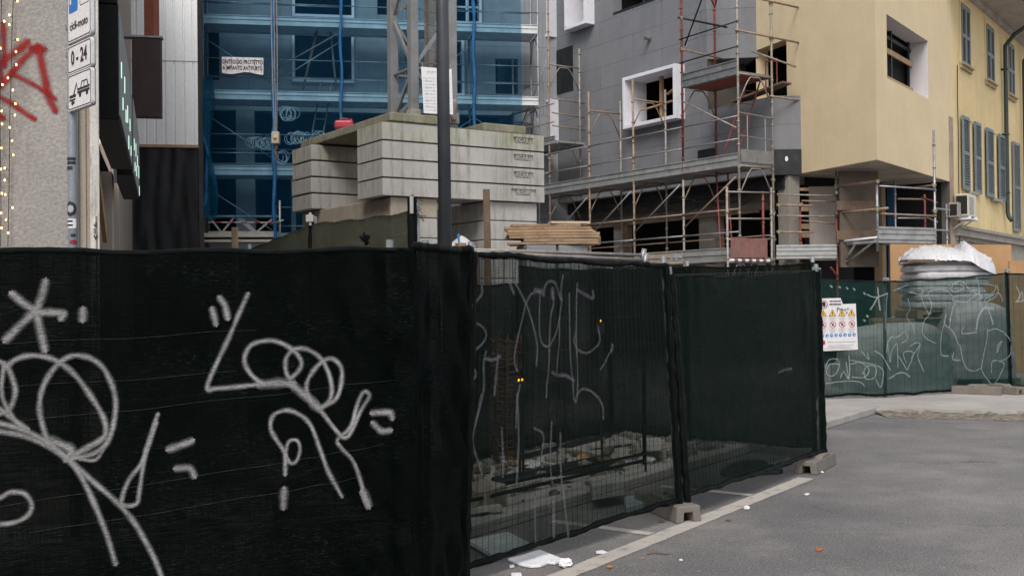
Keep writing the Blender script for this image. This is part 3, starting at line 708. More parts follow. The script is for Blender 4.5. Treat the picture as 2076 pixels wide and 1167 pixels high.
# --- the building under construction: grey facade, terrace gap, yellow jetty
apt = thing("apartment_building", (6.0, 25.0, 0), "new building under construction, grey insulated facade and plain yellow jetty on its corner", "building")
TOP = 13.5; ZS = 4.46; S_U = 2.385; S_L = 0.25; ZT = 6.23; ZU = 7.47
hw1 = rect_px(G, 1303, 236, 1352, 152); hw1 = (hw1[0], hw1[1], 5.42, 6.55)
w1 = [G.px(1263, 205, -0.3)[0], G.px(1370, 190, -0.3)[0]]
z_hi = (G.px(1263, 157, -0.3)[1] + G.px(1370, 130, -0.3)[1]) / 2; z_lo = (G.px(1263, 262, -0.3)[1] + G.px(1372, 240, -0.3)[1]) / 2
w1 = (min(w1), max(w1), z_lo, z_hi)
def boxpx(u0, u1, vb, vt, off=-0.3):
    a, b = G.px(u0, vb, off), G.px(u1, vb, off); um = (u0 + u1) / 2
    return (min(a[0], b[0]), max(a[0], b[0]), G.px(um, vb, off)[1], G.px(um, vt, off)[1])
w2 = boxpx(1145, 1188, 55, -90); w3 = boxpx(1056, 1112, 84, -90); w4 = boxpx(1075, 1116, 302, 205); w5 = (G.px(1330, 0)[0], G.px(1243, 10)[0], 9.0, 10.6)
holes = []
TH = 0.09
for q in (w1, w2, w3, w4): holes.append((q[0] + .02, q[1] - .02, q[2] + .02, q[3] - .02, 0.46))
w5 = (G.px(1330, 5)[0], G.px(1243, 16)[0], G.px(1290, 12)[1], 11.0)
holes.append((*w5, 0.3))
m = MB(); m.wall(G, S_U, 12.5, ZS, TOP, holes)
m.wall(G, S_L, S_U, ZS, ZT)
m.build("grey_wall", M_GREY, apt)
# return faces of the upper storeys and of the lower storey, top of the lower wall
m = MB()
pa, pb = G.P(S_U, 0), YL.P(4.27, 0); ru = Plane(pa.x, pa.y, (pb - pa).x, (pb - pa).y); Lu = (pb - pa).length + 0.05
m.wall(ru, 0, Lu, ZU, TOP)
pc, pd = G.P(S_L, 0), YL.P(2.55, 0); rl = Plane(pc.x, pc.y, (pd - pc).x, (pd - pc).y); Ll = (pd - pc).length
m.wall(rl, 0, Ll, ZS + 0.55, ZT)
m.face([G.P(S_L, ZT), rl.P(Ll, ZT), G.P(S_U, ZT, 1.2), G.P(S_U, ZT)])
m.face([G.P(S_U, ZU), ru.P(Lu, ZU), G.P(S_U + 0.1, ZU, 1.4)])
m.build("return_wall", M_GREY, apt)
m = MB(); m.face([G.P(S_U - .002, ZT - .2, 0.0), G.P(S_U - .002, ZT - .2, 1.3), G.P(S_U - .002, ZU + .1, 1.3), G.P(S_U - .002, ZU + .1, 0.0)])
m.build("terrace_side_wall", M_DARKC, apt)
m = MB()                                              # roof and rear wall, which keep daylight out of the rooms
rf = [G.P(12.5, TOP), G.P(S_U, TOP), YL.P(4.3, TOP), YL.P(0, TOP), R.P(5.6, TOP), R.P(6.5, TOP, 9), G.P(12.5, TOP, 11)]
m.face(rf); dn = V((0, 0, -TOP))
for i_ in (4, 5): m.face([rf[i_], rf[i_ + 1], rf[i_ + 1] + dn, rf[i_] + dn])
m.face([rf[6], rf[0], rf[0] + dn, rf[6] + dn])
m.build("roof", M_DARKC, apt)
MP = lambda: m.build("membrane_panel", M_BLACKP, apt)
m = MB(); m.wall(rl, -0.01, Ll + 0.01, ZS - 0.03, ZS + 0.55, off=-0.012); MP(); m = MB()
rr = rect_px(G, 1258, 350, 1381, 290, -0.012); rr = (rr[0], rr[1], 4.55, 5.02); m.pbox(G, *rr, -0.015, 0.0)
for k in (1, 2): s_ = rr[0] + (rr[1] - rr[0]) * k / 3; m.pbox(G, s_ - 0.01, s_ + 0.01, rr[2], rr[3], -0.022, -0.0151)
MP(); m = MB(); a = G.px(1415, 300)[0]; b = G.px(1450, 300)[0]; m.pbox(G, b, a, 4.72, 5.28, -0.014, 0.0); MP(); m = MB()
a = G.px(1114, 150)[0]; b = G.px(1162, 150)[0]; m.pbox(G, b, a, G.px(1138, 190)[1], G.px(1138, 100)[1], -0.014, 0.0)
m.pbox(G, (a + b) / 2 - .015, (a + b) / 2 + .015, G.px(1138, 190)[1], G.px(1138, 100)[1], -0.026, -0.0141)
MP(); m = MB(); a = G.px(1104, 350)[0]; b = G.px(1119, 350)[0]; m.pbox(G, b, a, 4.6, 5.2, -0.014, 0.0)
m.build("membrane_panel", M_BLACKP, apt)
m = MB()                                             # white glue dabs on the membrane
random.seed(3)
for (s_, z_) in [(rr[0] + .3, 4.85), (rr[0] + .9, 4.80), (rr[0] + 1.5, 4.86), (rr[0] + 1.75, 4.65), ((G.px(1432, 300)[0]), 4.98)]:
    c_ = G.P(s_, z_, -0.022); m.prism([c_ + G.d * (0.035 * math.cos(t)) + V((0, 0, 0.05 * math.sin(t) * (1 + .3 * math.cos(3 * t)))) for t in [i * math.pi / 5 for i in range(10)]], -G.n * 0.004)
c_ = rl.P(Ll * 0.45, ZS + 0.33, -0.03); m.prism([c_ + rl.d * (0.035 * math.cos(t)) + V((0, 0, 0.06 * math.sin(t))) for t in [i * math.pi / 5 for i in range(10)]], -rl.n * 0.004)
m.build("glue_dab", M_WHITEB, apt)

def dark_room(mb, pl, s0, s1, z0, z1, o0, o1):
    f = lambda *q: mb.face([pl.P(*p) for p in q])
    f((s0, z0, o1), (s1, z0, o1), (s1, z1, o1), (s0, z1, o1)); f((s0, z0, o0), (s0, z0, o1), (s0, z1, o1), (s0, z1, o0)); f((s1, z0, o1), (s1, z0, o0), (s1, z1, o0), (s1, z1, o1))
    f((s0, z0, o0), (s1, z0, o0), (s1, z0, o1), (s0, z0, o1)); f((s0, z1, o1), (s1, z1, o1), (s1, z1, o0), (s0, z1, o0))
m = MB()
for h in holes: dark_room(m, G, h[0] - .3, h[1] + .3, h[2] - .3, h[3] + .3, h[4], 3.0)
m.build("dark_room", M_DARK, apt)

# protruding white window boxes
for i, q in enumerate((w1, w2, w3, w4)):
    fr = MB(); D0, D1 = -0.32, 0.44
    fr.pbox(G, q[0], q[0] + TH, q[2], q[3], D0, D1); fr.pbox(G, q[1] - TH, q[1], q[2], q[3], D0, D1)
    fr.pbox(G, q[0] + TH, q[1] - TH, q[2], q[2] + TH, D0, D1); fr.pbox(G, q[0] + TH, q[1] - TH, q[3] - TH, q[3], D0, D1)
    o = fr.build("window_box", M_WHITEB, apt, bevel=0.006)
    if i == 0:
        tb = MB(); sm = (q[0] + q[1]) / 2
        s_ = G.px(1338, 200, 0.1)[0]; tb.pbox(G, s_ - .045, s_ + .045, q[2] + TH, q[3] - TH, 0.12, 0.2)
        tb.beam(G.P(q[0] + .2, z_hi - .42, 0.08), G.P(q[0] + .75, z_hi - .62, 0.08), 0.03, 0.09, G.n); tb.beam(G.P(q[0] + .5, q[2] + .55, 0.07), G.P(q[1] - .25, q[2] + .5, 0.1), 0.03, 0.08, G.n)
        tb.build("timber_prop", M_WOODL, apt)
        cl = MB()
        for k in range(4): cl.pbox(G, q[0] + .2 + k * .36, q[0] + .23 + k * .36, q[3] - .02, q[3] + .03, D0 + .02, D0 + .5)
        cl.build("top_cleat", M_DARKC, apt)
    if i == 2:
        tb = MB(); s_ = G.px(1088, 40, 0.1)[0]; tb.pbox(G, s_ - .04, s_ + .04, q[2] + TH, q[3] - TH, -0.1, 0.0); tb.build("timber_prop", M_WOODL, apt)
fr = MB()                                             # dark frame and a bit of net at the topmost window
q = w5; fr.pbox(G, q[0], q[1], q[2] - .03, q[2] + .03, -0.01, 0.12); fr.pbox(G, q[0] + .55, q[0] + .6, q[2], q[3], 0.05, 0.12)
fr.build("window_frame", M_BLACKP, apt)
lb = MB(); c_ = G.P(*G.px(1318, 78), -0.0)            # stub of pipe sticking out of the grey wall
lb.bar(c_ + G.n * 0.1, c_ - G.n * 0.22, 0.055, 12); lb.build("pipe_stub", M_STEEL, apt, smooth=False)

# yellow jetty
rw = []
for u, v in ((1797, 29), (1880, 83), (1884, 203), (1800, 158)): rw.append(R.px(u, v))
hr = (min(rw[0][0], rw[3][0]), (rw[1][0] + rw[2][0]) / 2, (rw[2][1] + rw[3][1]) / 2, (rw[0][1] + rw[1][1]) / 2)
m = MB(); m.wall(R, 0, 5.6, ZS, TOP, [(*hr, 0.0001)])
hl = (YL.px(1595, 140)[0], YL.px(1490, 140)[0], YL.px(1595, 197)[1], YL.px(1595, 79)[1])
m.wall(YL, 0, 4.3, ZS, TOP, [(hl[0], 4.3, hl[2], hl[3], 0.35)])
m.build("yellow_wall", M_YEL, apt)
RD_ = 0.05
while R.px(1843, 140, RD_)[0] < hr[1] and RD_ < 2: RD_ += 0.01
m = MB()
for a, b in (((hr[0], hr[2]), (hr[1], hr[2])), ((hr[1], hr[2]), (hr[1], hr[3])), ((hr[1], hr[3]), (hr[0], hr[3])), ((hr[0], hr[3]), (hr[0], hr[2]))):
    m.face([R.P(*a, 0.002), R.P(*a, RD_), R.P(*b, RD_), R.P(*b, 0.002)])
m.build("window_reveal", M_WREV, apt); print("RD", RD_, hr)
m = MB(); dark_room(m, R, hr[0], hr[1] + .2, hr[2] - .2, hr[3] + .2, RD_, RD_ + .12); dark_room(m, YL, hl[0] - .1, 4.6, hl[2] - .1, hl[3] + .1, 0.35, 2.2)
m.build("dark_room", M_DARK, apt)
m = MB(); wS = hr[1] - hr[0]; hS = hr[3] - hr[2]      # steel jambs and boards closing the recess
for k in (0.03, 0.52, 0.97): m.pbox(R, hr[0] + wS * k * 0.96, hr[0] + wS * k * 0.96 + 0.07, hr[2], hr[3], RD_ - .06, RD_ - .01)
m.pbox(R, hr[0], hr[1], hr[3] - .22, hr[3] - .14, RD_ - .05, RD_ - .012)
m.build("window_frame", M_BLACKP, apt)
m = MB()
for k in (0.12, 0.58): m.pbox(R, hr[0] + .12, hr[1] - .02, hr[2] + hS * k, hr[2] + hS * k + .12, RD_ - .09, RD_ - .062)
m.build("safety_board", M_WOODL, apt)
# soffit, back walls of the recessed ground floor
e = V((0, 0, 0))
soff = [YL.P(0, ZS), R.P(5.6, ZS), R.P(5.6, ZS, 4.0), YL.P(2.6, ZS, 3.5), YL.P(2.55, ZS)]
m = MB(); m.face([p + V((0, 0, 0.001)) for p in soff])
m.face([rl.P(0, ZS + .006), rl.P(Ll, ZS + .006), YL.P(2.6, ZS + .006, 3.5), G.P(12.4, ZS + .006, 3.0), G.P(12.4, ZS + .006)])
m.build("soffit", M_SOFF, apt)
m = MB()                                              # shell of the dark ground floor
f = lambda *p: m.face(list(p))
b0, b1, b2, b3 = G.P(11, 0, 2.6), G.P(0.2, 0, 2.6), R.P(2.2, 0, 2.4), R.P(5.62, 0, 2.4)
H_ = V((0, 0, ZS + .02))
for a, b in ((b0, b1), (b1, b2), (b2, b3)): f(a, b, b + H_, a + H_)
f(b3, R.P(5.62, 0, 0.0), R.P(5.62, 0, 0.0) + H_, b3 + H_)
m.build("ground_floor_back_wall", M_DARK, apt)
# concrete frame at street level: beam, columns
m = MB()
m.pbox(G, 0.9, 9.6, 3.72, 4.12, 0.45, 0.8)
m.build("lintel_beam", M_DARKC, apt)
m = MB(); m.pbox(G, 0.2, 11.0, 4.12, 4.43, 0.25, 0.55); m.build("waterproof_band", M_BLACKP, apt)
M_COL = mat("column_concrete", (0.27, 0.245, 0.21), 0.95, 0.15, 2, 60, (0.16, 0.14, 0.12), 0.5)
for u0, u1, of in ((1417, 1448, 0.5), (1244, 1262, 0.5), (1578, 1601, 0.3)):
    a, b = G.px(u0, 480, of)[0], G.px(u1, 480, of)[0]; m = MB(); m.pbox(G, min(a, b), max(a, b), 0, 4.2 if of > .4 else ZS - .04, of, of + 0.35); m.build("column", M_COL, apt, bevel=0.01)
m = MB(); a, b = G.px(1266, 480, 0.5)[0], G.px(1275, 480, 0.5)[0]; m.pbox(G, min(a, b), max(a, b), 0, 3.75, 0.42, 0.52); m.pbox(G, 1.2, 9.0, 3.66, 3.72, 0.42, 0.52); m.build("door_frame", M_WOODD, apt)
m = MB()                                              # sagging cables under the beam
for k in range(3):
    m.path([G.P(1.0 + 5.5 * i / 30, 4.25 - .04 * k - 0.22 * abs(math.sin(i / 30 * math.pi * (2 + k * .5))) - 0.1 * k, 0.12) for i in range(31)], 0.012, 5)
m.build("cable", M_PLASTIC, apt)
m = MB()
pw = Plane(*R.P(0.75, 0, 1.55).to_2d(), 0.97, 0.1); a = pw.px(1703, 420)[0]; b = pw.px(1781, 420)[0]
m.pbox(pw, a, b, 2.3, ZS - .05, 0, 0.08); m.build("brown_partition", mat("brown_partition", (0.115, 0.09, 0.07), 0.9, 0.25, 1.5, 50), apt)
m = MB()
for z in (2.9, 3.55): m.pbox(pw, a - .1, b, z, z + .2, -0.05, -0.01)
m.build("timber_rail", M_WOODD, apt)
m = MB(); a = R.px(1788, 430, 1.3)[0]; m.pbox(R, a, a + .3, 0, ZS - .05, 1.3, 1.5); m.build("timber_post", mat("tan_board", (0.26, 0.185, 0.11), 0.85, 0.2, 2, 60), apt)
m = MB(); a = R.px(1807, 430, 1.3)[0]; m.pbox(R, a, a + .16, 0, ZS - .05, 1.25, 1.4); m.build("blue_profile", mat("blue_paint", (0.03, 0.10, 0.22), 0.5, 0.2, 3, 60), apt)

# --- old yellow house to the right
old = thing("old_house", (12.5, 28.5, 0), "old yellow plastered house with grey shutters and a dark drainpipe at the right edge", "building")
S0, S1 = 5.62, 17.5
def shut_px(pts): 
    q = [R.px(u, v) for u, v in pts]; return (min(p[0] for p in q), max(p[0] for p in q))
up_w = []
for (u0, u1, vt, vb) in ((1950, 1967, 8, 124), (2001, 2016, 50, 163), (2045, 2057, 92, 196)):
    a, b = R.px(u0, vb)[0], R.px(u1, vb)[0]; um = (u0 + u1) / 2
    up_w.append((a, b, R.px(u0, vb)[1], R.px(u0, vt)[1]))
zb_ = sum(q[2] for q in up_w) / 3; zt_ = sum(q[3] for q in up_w) / 3
up_w = [(q[0], q[1], zb_, zt_) for q in up_w]
lo = []
for (u0, u1, vt, vb) in ((1963, 1974, 240, 390), (2012, 2023, 268, 400)):
    a, b = R.px(u0, vb)[0], R.px(u1, vb)[0]; lo.append((a, b, R.px(u0, vb)[1], R.px(u0, vt)[1]))
lz0 = sum(q[2] for q in lo) / 2; lz1 = sum(q[3] for q in lo) / 2; lo = [(q[0], q[1], lz0, lz1) for q in lo]
a, b = R.px(2053, 380)[0], R.px(2066, 380)[0]; lo3 = (a, b, R.px(2060, 470)[1], lz1)
m = MB(); m.wall(R, S0 + 0.45, S1, 0, 9.62, [(*q, 0.18) for q in lo], off=0.03); m.build("wall", M_YOLD, old)
m = MB(); m.wall(R, S0, S0 + 0.45, 0, 6.1, off=0.01); m.build("raw_strip", M_RAW, old)
m = MB(); m.wall(R, S0 - 0.02, S0 + 0.45, 6.1, 9.62, off=0.02); m.build("patched_plaster", M_YEL, old)
m = MB(); rnd = random.Random(5)
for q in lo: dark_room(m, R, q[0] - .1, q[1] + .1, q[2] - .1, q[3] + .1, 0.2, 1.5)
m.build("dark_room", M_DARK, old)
def shutter(q, pl, off, mt, n, parent, half=True):
    s0, s1, z0, z1 = q; sh = MB(); wdt = s1 - s0; st = min(0.06, wdt * 0.16)
    sh.pbox(pl, s0, s0 + st, z0, z1, off, off + .045); sh.pbox(pl, s1 - st, s1, z0, z1, off, off + .045)
    zm = z0 + (z1 - z0) * 0.5
    for z in (z0, zm - .05, z1 - .09): sh.pbox(pl, s0 + st, s1 - st, z, z + .09, off, off + .045)
    k = int((z1 - z0) / 0.075)
    for i in range(k):
        z = z0 + .1 + (z1 - z0 - .2) * i / k
        sh.obox(pl.P(s0 + st, z, off + .004), pl.d * (wdt - 2 * st), pl.n * .03 + V((0, 0, .035)), V((0, 0, .008)))
    sh.pbox(pl, s0 + st, s1 - st, z0 + .05, z1 - .05, off + .046, off + .05)
    return sh.build("shutter", mt, parent)
for q in up_w:
    s0, s1, z0, z1 = q; md = (s0 + s1) / 2
    shutter((s0, md - .005, z0, z1), R, -0.02, M_SHUT, 0, old); shutter((md + .005, s1, z0, z1), R, -0.02, M_SHUT, 0, old)
    tr = MB(); tr.pbox(R, s0 - .12, s1 + .12, z0 - .12, z0 - .03, -0.03, 0.028); tr.pbox(R, s0 - .13, s1 + .13, z0 - .03, z0 + .02, -0.09, 0.028)
    tr.build("window_sill", mat("tan_sill", (0.40, 0.31, 0.18), 0.9, 0.2, 3, 60, (0.2, 0.16, 0.1), 0.5), old)
    tr = MB(); tr.pbox(R, s0 - .1, s0 - .04, z0, z1 + .06, -0.005, 0.028); tr.pbox(R, s1 + .04, s1 + .1, z0, z1 + .06, -0.005, 0.028); tr.pbox(R, s0 - .1, s1 + .1, z1 + .06, z1 + .14, -0.005, 0.028); tr.build("window_surround", M_YOLD, old)
for q in lo:
    s0, s1, z0, z1 = q; wd = (s1 - s0) * 1.0
    shutter((s0 - wd * 1.15, s0 - .02, z0, z1), R, -0.07, M_SHUTB, 0, old); shutter((s1 + .02, s1 + wd * 1.15, z0, z1), R, -0.07, M_SHUTB, 0, old)
    fr = MB(); fr.pbox(R, s0, s0 + .08, z0, z1, 0.1, 0.16); fr.pbox(R, s1 - .08, s1, z0, z1, 0.1, 0.16); fr.pbox(R, s0, s1, z1 - .1, z1, 0.1, 0.16); fr.pbox(R, (s0 + s1) / 2 - .05, (s0 + s1) / 2 + .05, z0, z1, 0.1, 0.16)
    fr.build("window_frame", mat("cream_frame", (0.5, 0.42, 0.27), 0.7, 0.1), old)
    tr = MB(); tr.pbox(R, s0 - .1, s1 + .1, z0 - .08, z0 - .005, -0.12, 0.028); tr.build("window_sill", M_TRIM, old)
shutter((lo3[0], lo3[1], lo3[2], lo3[3]), R, -0.05, M_SHUT, 0, old)
m = MB()
for z0, z1, o in ((3.15, 3.32, -0.10), (3.32, 3.40, -0.16), (2.62, 3.15, 0.012)): m.pbox(R, S0 + .46, S1, z0, z1, o, 0.029)
m.build("string_course", M_TRIM, old)
m = MB()
for k in range(2): pass
EV = 9.62                                             # eaves, gutter, strip of tiles
m = MB(); m.pbox(R, S0 - .3, S1, EV, EV + .10, -0.95, 0.3); m.pbox(R, S0 - .3, S1, EV - .16, EV - .002, -0.08, 0.029); m.build("eaves", mat("eaves_grey", (0.40, 0.36, 0.325), 0.9, 0.15, 2, 60, (0.15, 0.13, 0.12), 0.5), old)
m = MB(); N = 12
m.path([R.P(S0 - .3 + (S1 - S0 + .3) * i / N, EV + .12, -1.02) for i in range(N + 1)], 0.085, 10); m.build("gutter", M_PIPE, old, smooth=True)
m = MB(); m.obox(R.P(S0 - .3, EV + .18, -0.98), R.d * (S1 - S0 + .3), R.n * 2.4 + V((0, 0, 1.1)), V((0, 0, .06)))
s_ = S0 - .3
while s_ < S1:
    m.bar(R.P(s_, EV + .24, -1.0), R.P(s_, EV + 1.3, 1.35), 0.09, 8); s_ += .24
m.build("roof", mat("roof_tile", (0.22, 0.10, 0.065), 0.9, 0.35, 6, 60), old)
def pipe_at(ut, ub, vtop, vbot, off, mb, rad=0.055):
    s_, _ = R.px(ut, 300, off); zb = R.px(ub, vbot, off)[1]
    mb.path([R.P(s_, EV + .08, -0.95), R.P(s_, EV - .1, -0.9), R.P(s_ - .01, EV - .42, -.35), R.P(s_, EV - .72, off), R.P(s_, EV - 1.0, off), R.P(s_, 5, off), R.P(s_, zb + .25, off), R.P(s_, zb + .12, off - .03), R.P(s_ - .1, zb, off - .12)], rad, 10)
    return s_, zb
m = MB(); sp, zb = pipe_at(2041, 2045, 0, 448, -0.09, m, 0.06)
for z in (8.2, 6.3, 4.6): m.pbox(R, sp - .075, sp + .075, z, z + .04, -0.16, 0.029)
m.build("drainpipe", M_PIPE, old, smooth=True)
m = MB(); pipe_at(2078, 2078, 0, 500, -0.09, m, 0.05); m.build("drainpipe", M_PIPE, old, smooth=True)
m = MB(); lz = 2.66                                   # conduits and small lamps on the band
for u in (1972, 1985, 2023, 2032):
    s_ = R.px(u, 470)[0]; m.pbox(R, s_ - .06, s_ + .06, 2.82, 2.98, -0.1, 0.011); m.bar(R.P(s_, 2.8, -.06), R.P(s_, 2.62, -.06), .035, 8)
m.path([R.P(S0 + .6 + 6.0 * i / 20, 3.02 + .02 * math.sin(i * 1.7), -0.02) for i in range(21)], .012, 5)
s_ = R.px(1937, 380)[0]; m.path([R.P(s_ + .35 + .02 * math.sin(i), 1.0 + 6.5 * i / 20, 0.0) for i in range(21)], .012, 5)
m.build("wall_fittings", M_BLACKP, old)
ac = thing("air_conditioner", R.P(R.px(1975, 440)[0], 4.0), "cream air conditioning unit on brackets under the first shuttered window of the old house", "air conditioner")
ac_s = R.px(1962, 420, -0.35)[0]; acz0 = R.px(1962, 437, -0.35)[1]; acz1 = R.px(1962, 392, -.35)[1]
m = MB(); m.pbox(R, ac_s, ac_s + .82, acz0, acz1, -0.36, -0.06); m.build("casing", mat("cream_plastic", (0.55, 0.50, 0.42), 0.5, 0.08, 3, 80, (0.4, 0.35, 0.28), 0.4), ac, bevel=0.012)
m = MB(); m.obox(R.P(ac_s - .004, acz0 + .05, -0.34), -R.d * .006, R.n * .26, V((0, 0, acz1 - acz0 - .1)))
for k in range(8): m.pbox(R, ac_s + .12, ac_s + .55, acz0 + .06 + k * .055, acz0 + .075 + k * .055, -0.366, -0.361)
m.build("grille", M_PLASTIC, ac)
m = MB()
for s_ in (ac_s + .1, ac_s + .7): m.beam(R.P(s_, acz0 - .03, 0.02), R.P(s_, acz0 - .03, -.4), .04, .05); m.beam(R.P(s_, acz0 - .3, 0.02), R.P(s_, acz0 - .05, -.34), .03, .03)
m.pbox(R, ac_s - .05, ac_s + .86, acz0 - .09, acz0 - .06, -.42, -.05)
m.build("bracket", M_WHITEB, ac)
sm_ = thing("air_conditioner", R.P(ac_s - .4, 3.9), "small grey vent unit on the plaster left of the cream air conditioner", "air conditioner")
m = MB(); m.pbox(R, ac_s - .42, ac_s - .12, acz0 - .05, acz0 + .32, -0.22, 0.0); m.build("casing", M_TRIM, sm_, bevel=.01)
m = MB(); m.obox(R.P(ac_s - .424, acz0, -0.2), -R.d * .006, R.n * .17, V((0, 0, .27))); m.build("grille", M_PLASTIC, sm_)

# --- building wrapped in blue net
blu = thing("apartment_building", (-3.0, 31.0, 0), "unfinished building with dark window openings behind the blue net", "building")
M_BWALL = uvwall("blue_side_board", (0.27, 0.275, 0.285), 0.95, True, (0.08, 0.08, 0.085), 1.2, 1.0, 0.006, 0.10, (0.2, 0.2, 0.2), 0.4, 0.25)
def bp(u, v, off=1.35): return B.px(u, v, off)
BW = 1.35
zf = [3.24, 5.24, 7.25, 9.25]                         # lift levels
hs_ = []
for (u0, u1, v0, v1) in ((598, 712, 162, 64), (598, 712, 30, -60), (415, 444, 162, 60), (925, 970, 45, -30), (765, 800, 30, -60), (1005, 1050, 190, 120), (890, 935, 190, 85), (462, 596, -20, -80)):
    a, zb = bp(u0, v0); b, zt = bp(u1, v1); hs_.append((a, b, zb, zt, 0.35))
m = MB(); m.wall(B, -3.2, 9.8, 7.1, 13.5, [h for h in hs_ if h[2] > 7.1], off=BW)
lowh = []
for (u0, u1, v0, v1) in ((415, 478, 330, 215), (516, 640, 330, 215), (640, 790, 330, 200), (800, 905, 330, 200), (930, 1040, 330, 205), (415, 478, 480, 358), (518, 590, 480, 358), (600, 1040, 480, 358)):
    a, zb = bp(u0, v0); b, zt = bp(u1, v1); lowh.append((a, b, zb, zt, 0.4))
m.wall(B, -3.2, 9.8, 0, 7.1, [(h[0], h[1], max(h[2], 0.1), min(h[3], 7.0), .4) for h in lowh], off=BW)
m.build("wall", M_BWALL, blu)
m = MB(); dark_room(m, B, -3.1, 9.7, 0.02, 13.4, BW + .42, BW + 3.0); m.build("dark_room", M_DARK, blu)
for h in hs_[:2] + hs_[3:4] + hs_[6:7]:
    fr = MB(); t_ = .07
    fr.pbox(B, h[0] - t_, h[0], h[2] - t_, h[3] + t_, BW - .12, BW + .3); fr.pbox(B, h[1], h[1] + t_, h[2] - t_, h[3] + t_, BW - .12, BW + .3); fr.pbox(B, h[0], h[1], h[2] - t_, h[2], BW - .12, BW + .3)
    fr.build("window_box", M_WHITEB, blu)
h = hs_[3]; fr = MB(); mid = (h[0] + h[1]) / 2
fr.pbox(B, mid - .03, mid + .03, h[2], h[3], BW + .12, BW + .18)
for z in (0.45, 0.8): fr.pbox(B, h[0], h[1], h[2] + z, h[2] + z + .05, BW + .12, BW + .18)
fr.build("window_frame", M_WHITEB, blu)

# --- white corrugated building, lower half wrapped in black net
whi = thing("industrial_shed", (-9.5, 27.5, 0), "white corrugated metal building with black netting over its lower half", "building")
WP = Plane(*at(285, 292, 27.0).to_2d(), 0.985, 0.17)
a0 = 0.0 - 0.6; a1 = WP.px(401, 200)[0]; zc = WP.px(340, 294)[1]
m = MB(); rows = [[], []]; s_ = a0 - 2
prof = []
while s_ < a1:
    for ds, o in ((0, 0), (.17, 0), (.185, .03), (.215, .03), (.23, 0)):
        prof.append((min(s_ + ds, a1), o))
    s_ += .23
m.grid([[WP.P(s, z, o) for s, o in prof] for z in (zc, zc + 2.1, zc + 2.101, 13.5)])
m.build("cladding", mat("white_cladding", (0.82, 0.825, 0.83), 0.6, 0.03, 0.8, 40, (0.62, 0.61, 0.60), 0.3, streak=True), whi)
m = MB(); m.pbox(WP, a0 - 2, a1, zc + 2.09, zc + 2.115, -.004, .0); m.build("lap_joint", M_TRIM, whi)
m = MB(); m.pbox(WP, a0 - 2, a1 + .02, zc - .07, zc, -.08, .1); m.build("drip_trim", mat("terracotta_trim", (0.38, 0.22, 0.15), 0.7, 0.15, 3, 60), whi)
m = MB()
m.grid([[WP.P(a0 - 2 + (a1 - a0 + 2.0) * i / 60, (zc - .08) * (1 - j / 30.0), 0.02 + .05 * fbm((i * .22, j * .12, 3)) - .05 * abs(math.sin(i * .5 + 2 * n1((j * .08, i * .1, 0))))) for i in range(61)] for j in range(31)])
m.build("black_netting", mat("black_netting", (0.008, 0.009, 0.0105), 0.6, 0.4, 2, 60, (0.022, 0.025, 0.028), 0.5), whi, smooth=True)
m = MB(); dark_room(m, WP, a0 - 2, a1 - .02, 0, 13.5, .3, 3); m.build("back_wall", M_DARKC, whi)

# --- left: plastered corner house with shop front
sh = thing("corner_house", (-3.6, 8.2, 0), "rough grey plastered corner house with red graffiti and a boarded shop front", "building")
FP = Plane(-3.03, 8.0, -0.952, -0.305)                # face towards the street, s grows to the left
if FP.n.y < 0: FP.n = -FP.n
M_PLAS = uvwall("rough_plaster", (0.32, 0.295, 0.27), 0.98, None, var=0.2, dirt=(0.12, 0.115, 0.11), dirtamt=0.7, speck=0.75, bump=1.0, fine=38)
M_PLAS2 = uvwall("side_plaster", (0.33, 0.28, 0.235), 0.98, None, var=0.12, dirt=(0.22, 0.18, 0.15), dirtamt=0.5, speck=0.3, bump=0.6, fine=70)
sc_ = FP.px(158, 300)[0]
m = MB(); m.wall(FP, sc_, 6.0, 0, 11); m.build("plaster_wall", M_PLAS, sh)
q0 = FP.P(sc_, 0); q1 = FP.P(0.02, 0)
CP = Plane(q0.x, q0.y, (q1 - q0).x, (q1 - q0).y); Lc = (q1 - q0).length
m = MB(); m.wall(CP, 0, Lc - .05, 0, 11, off=0.03); m.build("pilaster", M_PLAS2, sh)
m = MB(); m.pbox(CP, Lc - .05, Lc + .012, 0, 11, -0.01, .06); m.build("corner_strip", mat("peeling_white_strip", (0.58, 0.55, 0.50), 0.9, 0.15, 4, 60, (0.08, 0.07, 0.06), 0.9, streak=True), sh)
m = MB(); m.wall(LF, 0.02, 30.0, 3.9, 11, off=0.35); m.wall(LF, 0.02, .35, 0, 3.9, off=.1)
m.build("side_wall", M_PLAS2, sh)
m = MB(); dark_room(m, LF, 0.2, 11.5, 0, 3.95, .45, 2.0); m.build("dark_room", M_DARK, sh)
m = MB(); s_ = .9
for k, (s_, wd, mt) in enumerate(((3.3, .10, M_WHITEB), (6.6, .55, M_PLAS2))):
    mm = MB(); mm.pbox(LF, s_, s_ + wd, 0, 3.4, .2, .42); mm.build("shop_mullion", mat("beige_mullion", (0.42, 0.36, 0.30), 0.8, 0.1), sh)
m = MB(); m.pbox(LF, .5, 1.0, 0, 1.95, .16, .3); m.build("boarding", mat("brown_board", (0.16, 0.12, 0.09), 0.9, 0.3, 3, 60), sh)
m = MB()
for k, (a, b) in enumerate((((1.0, 3.75), (2.4, 2.9)), ((4.2, 3.1), (5.8, 2.5)))): m = MB(); m.beam(LF.P(a[0], a[1], .25), LF.P(b[0], b[1], .25), .05, .16); m.build("loose_batten", M_WOODL, sh)
q_ = at(191, 470, 7.98); m = MB(); m.box(q_.x - .022, q_.x + .022, q_.y, q_.y + .02, 1.5, at(191, 438, 7.98).z); m.build("scrap_board", mat("scrap_board", (0.20, .155, .125), .9, .2, 4, 60), sh)
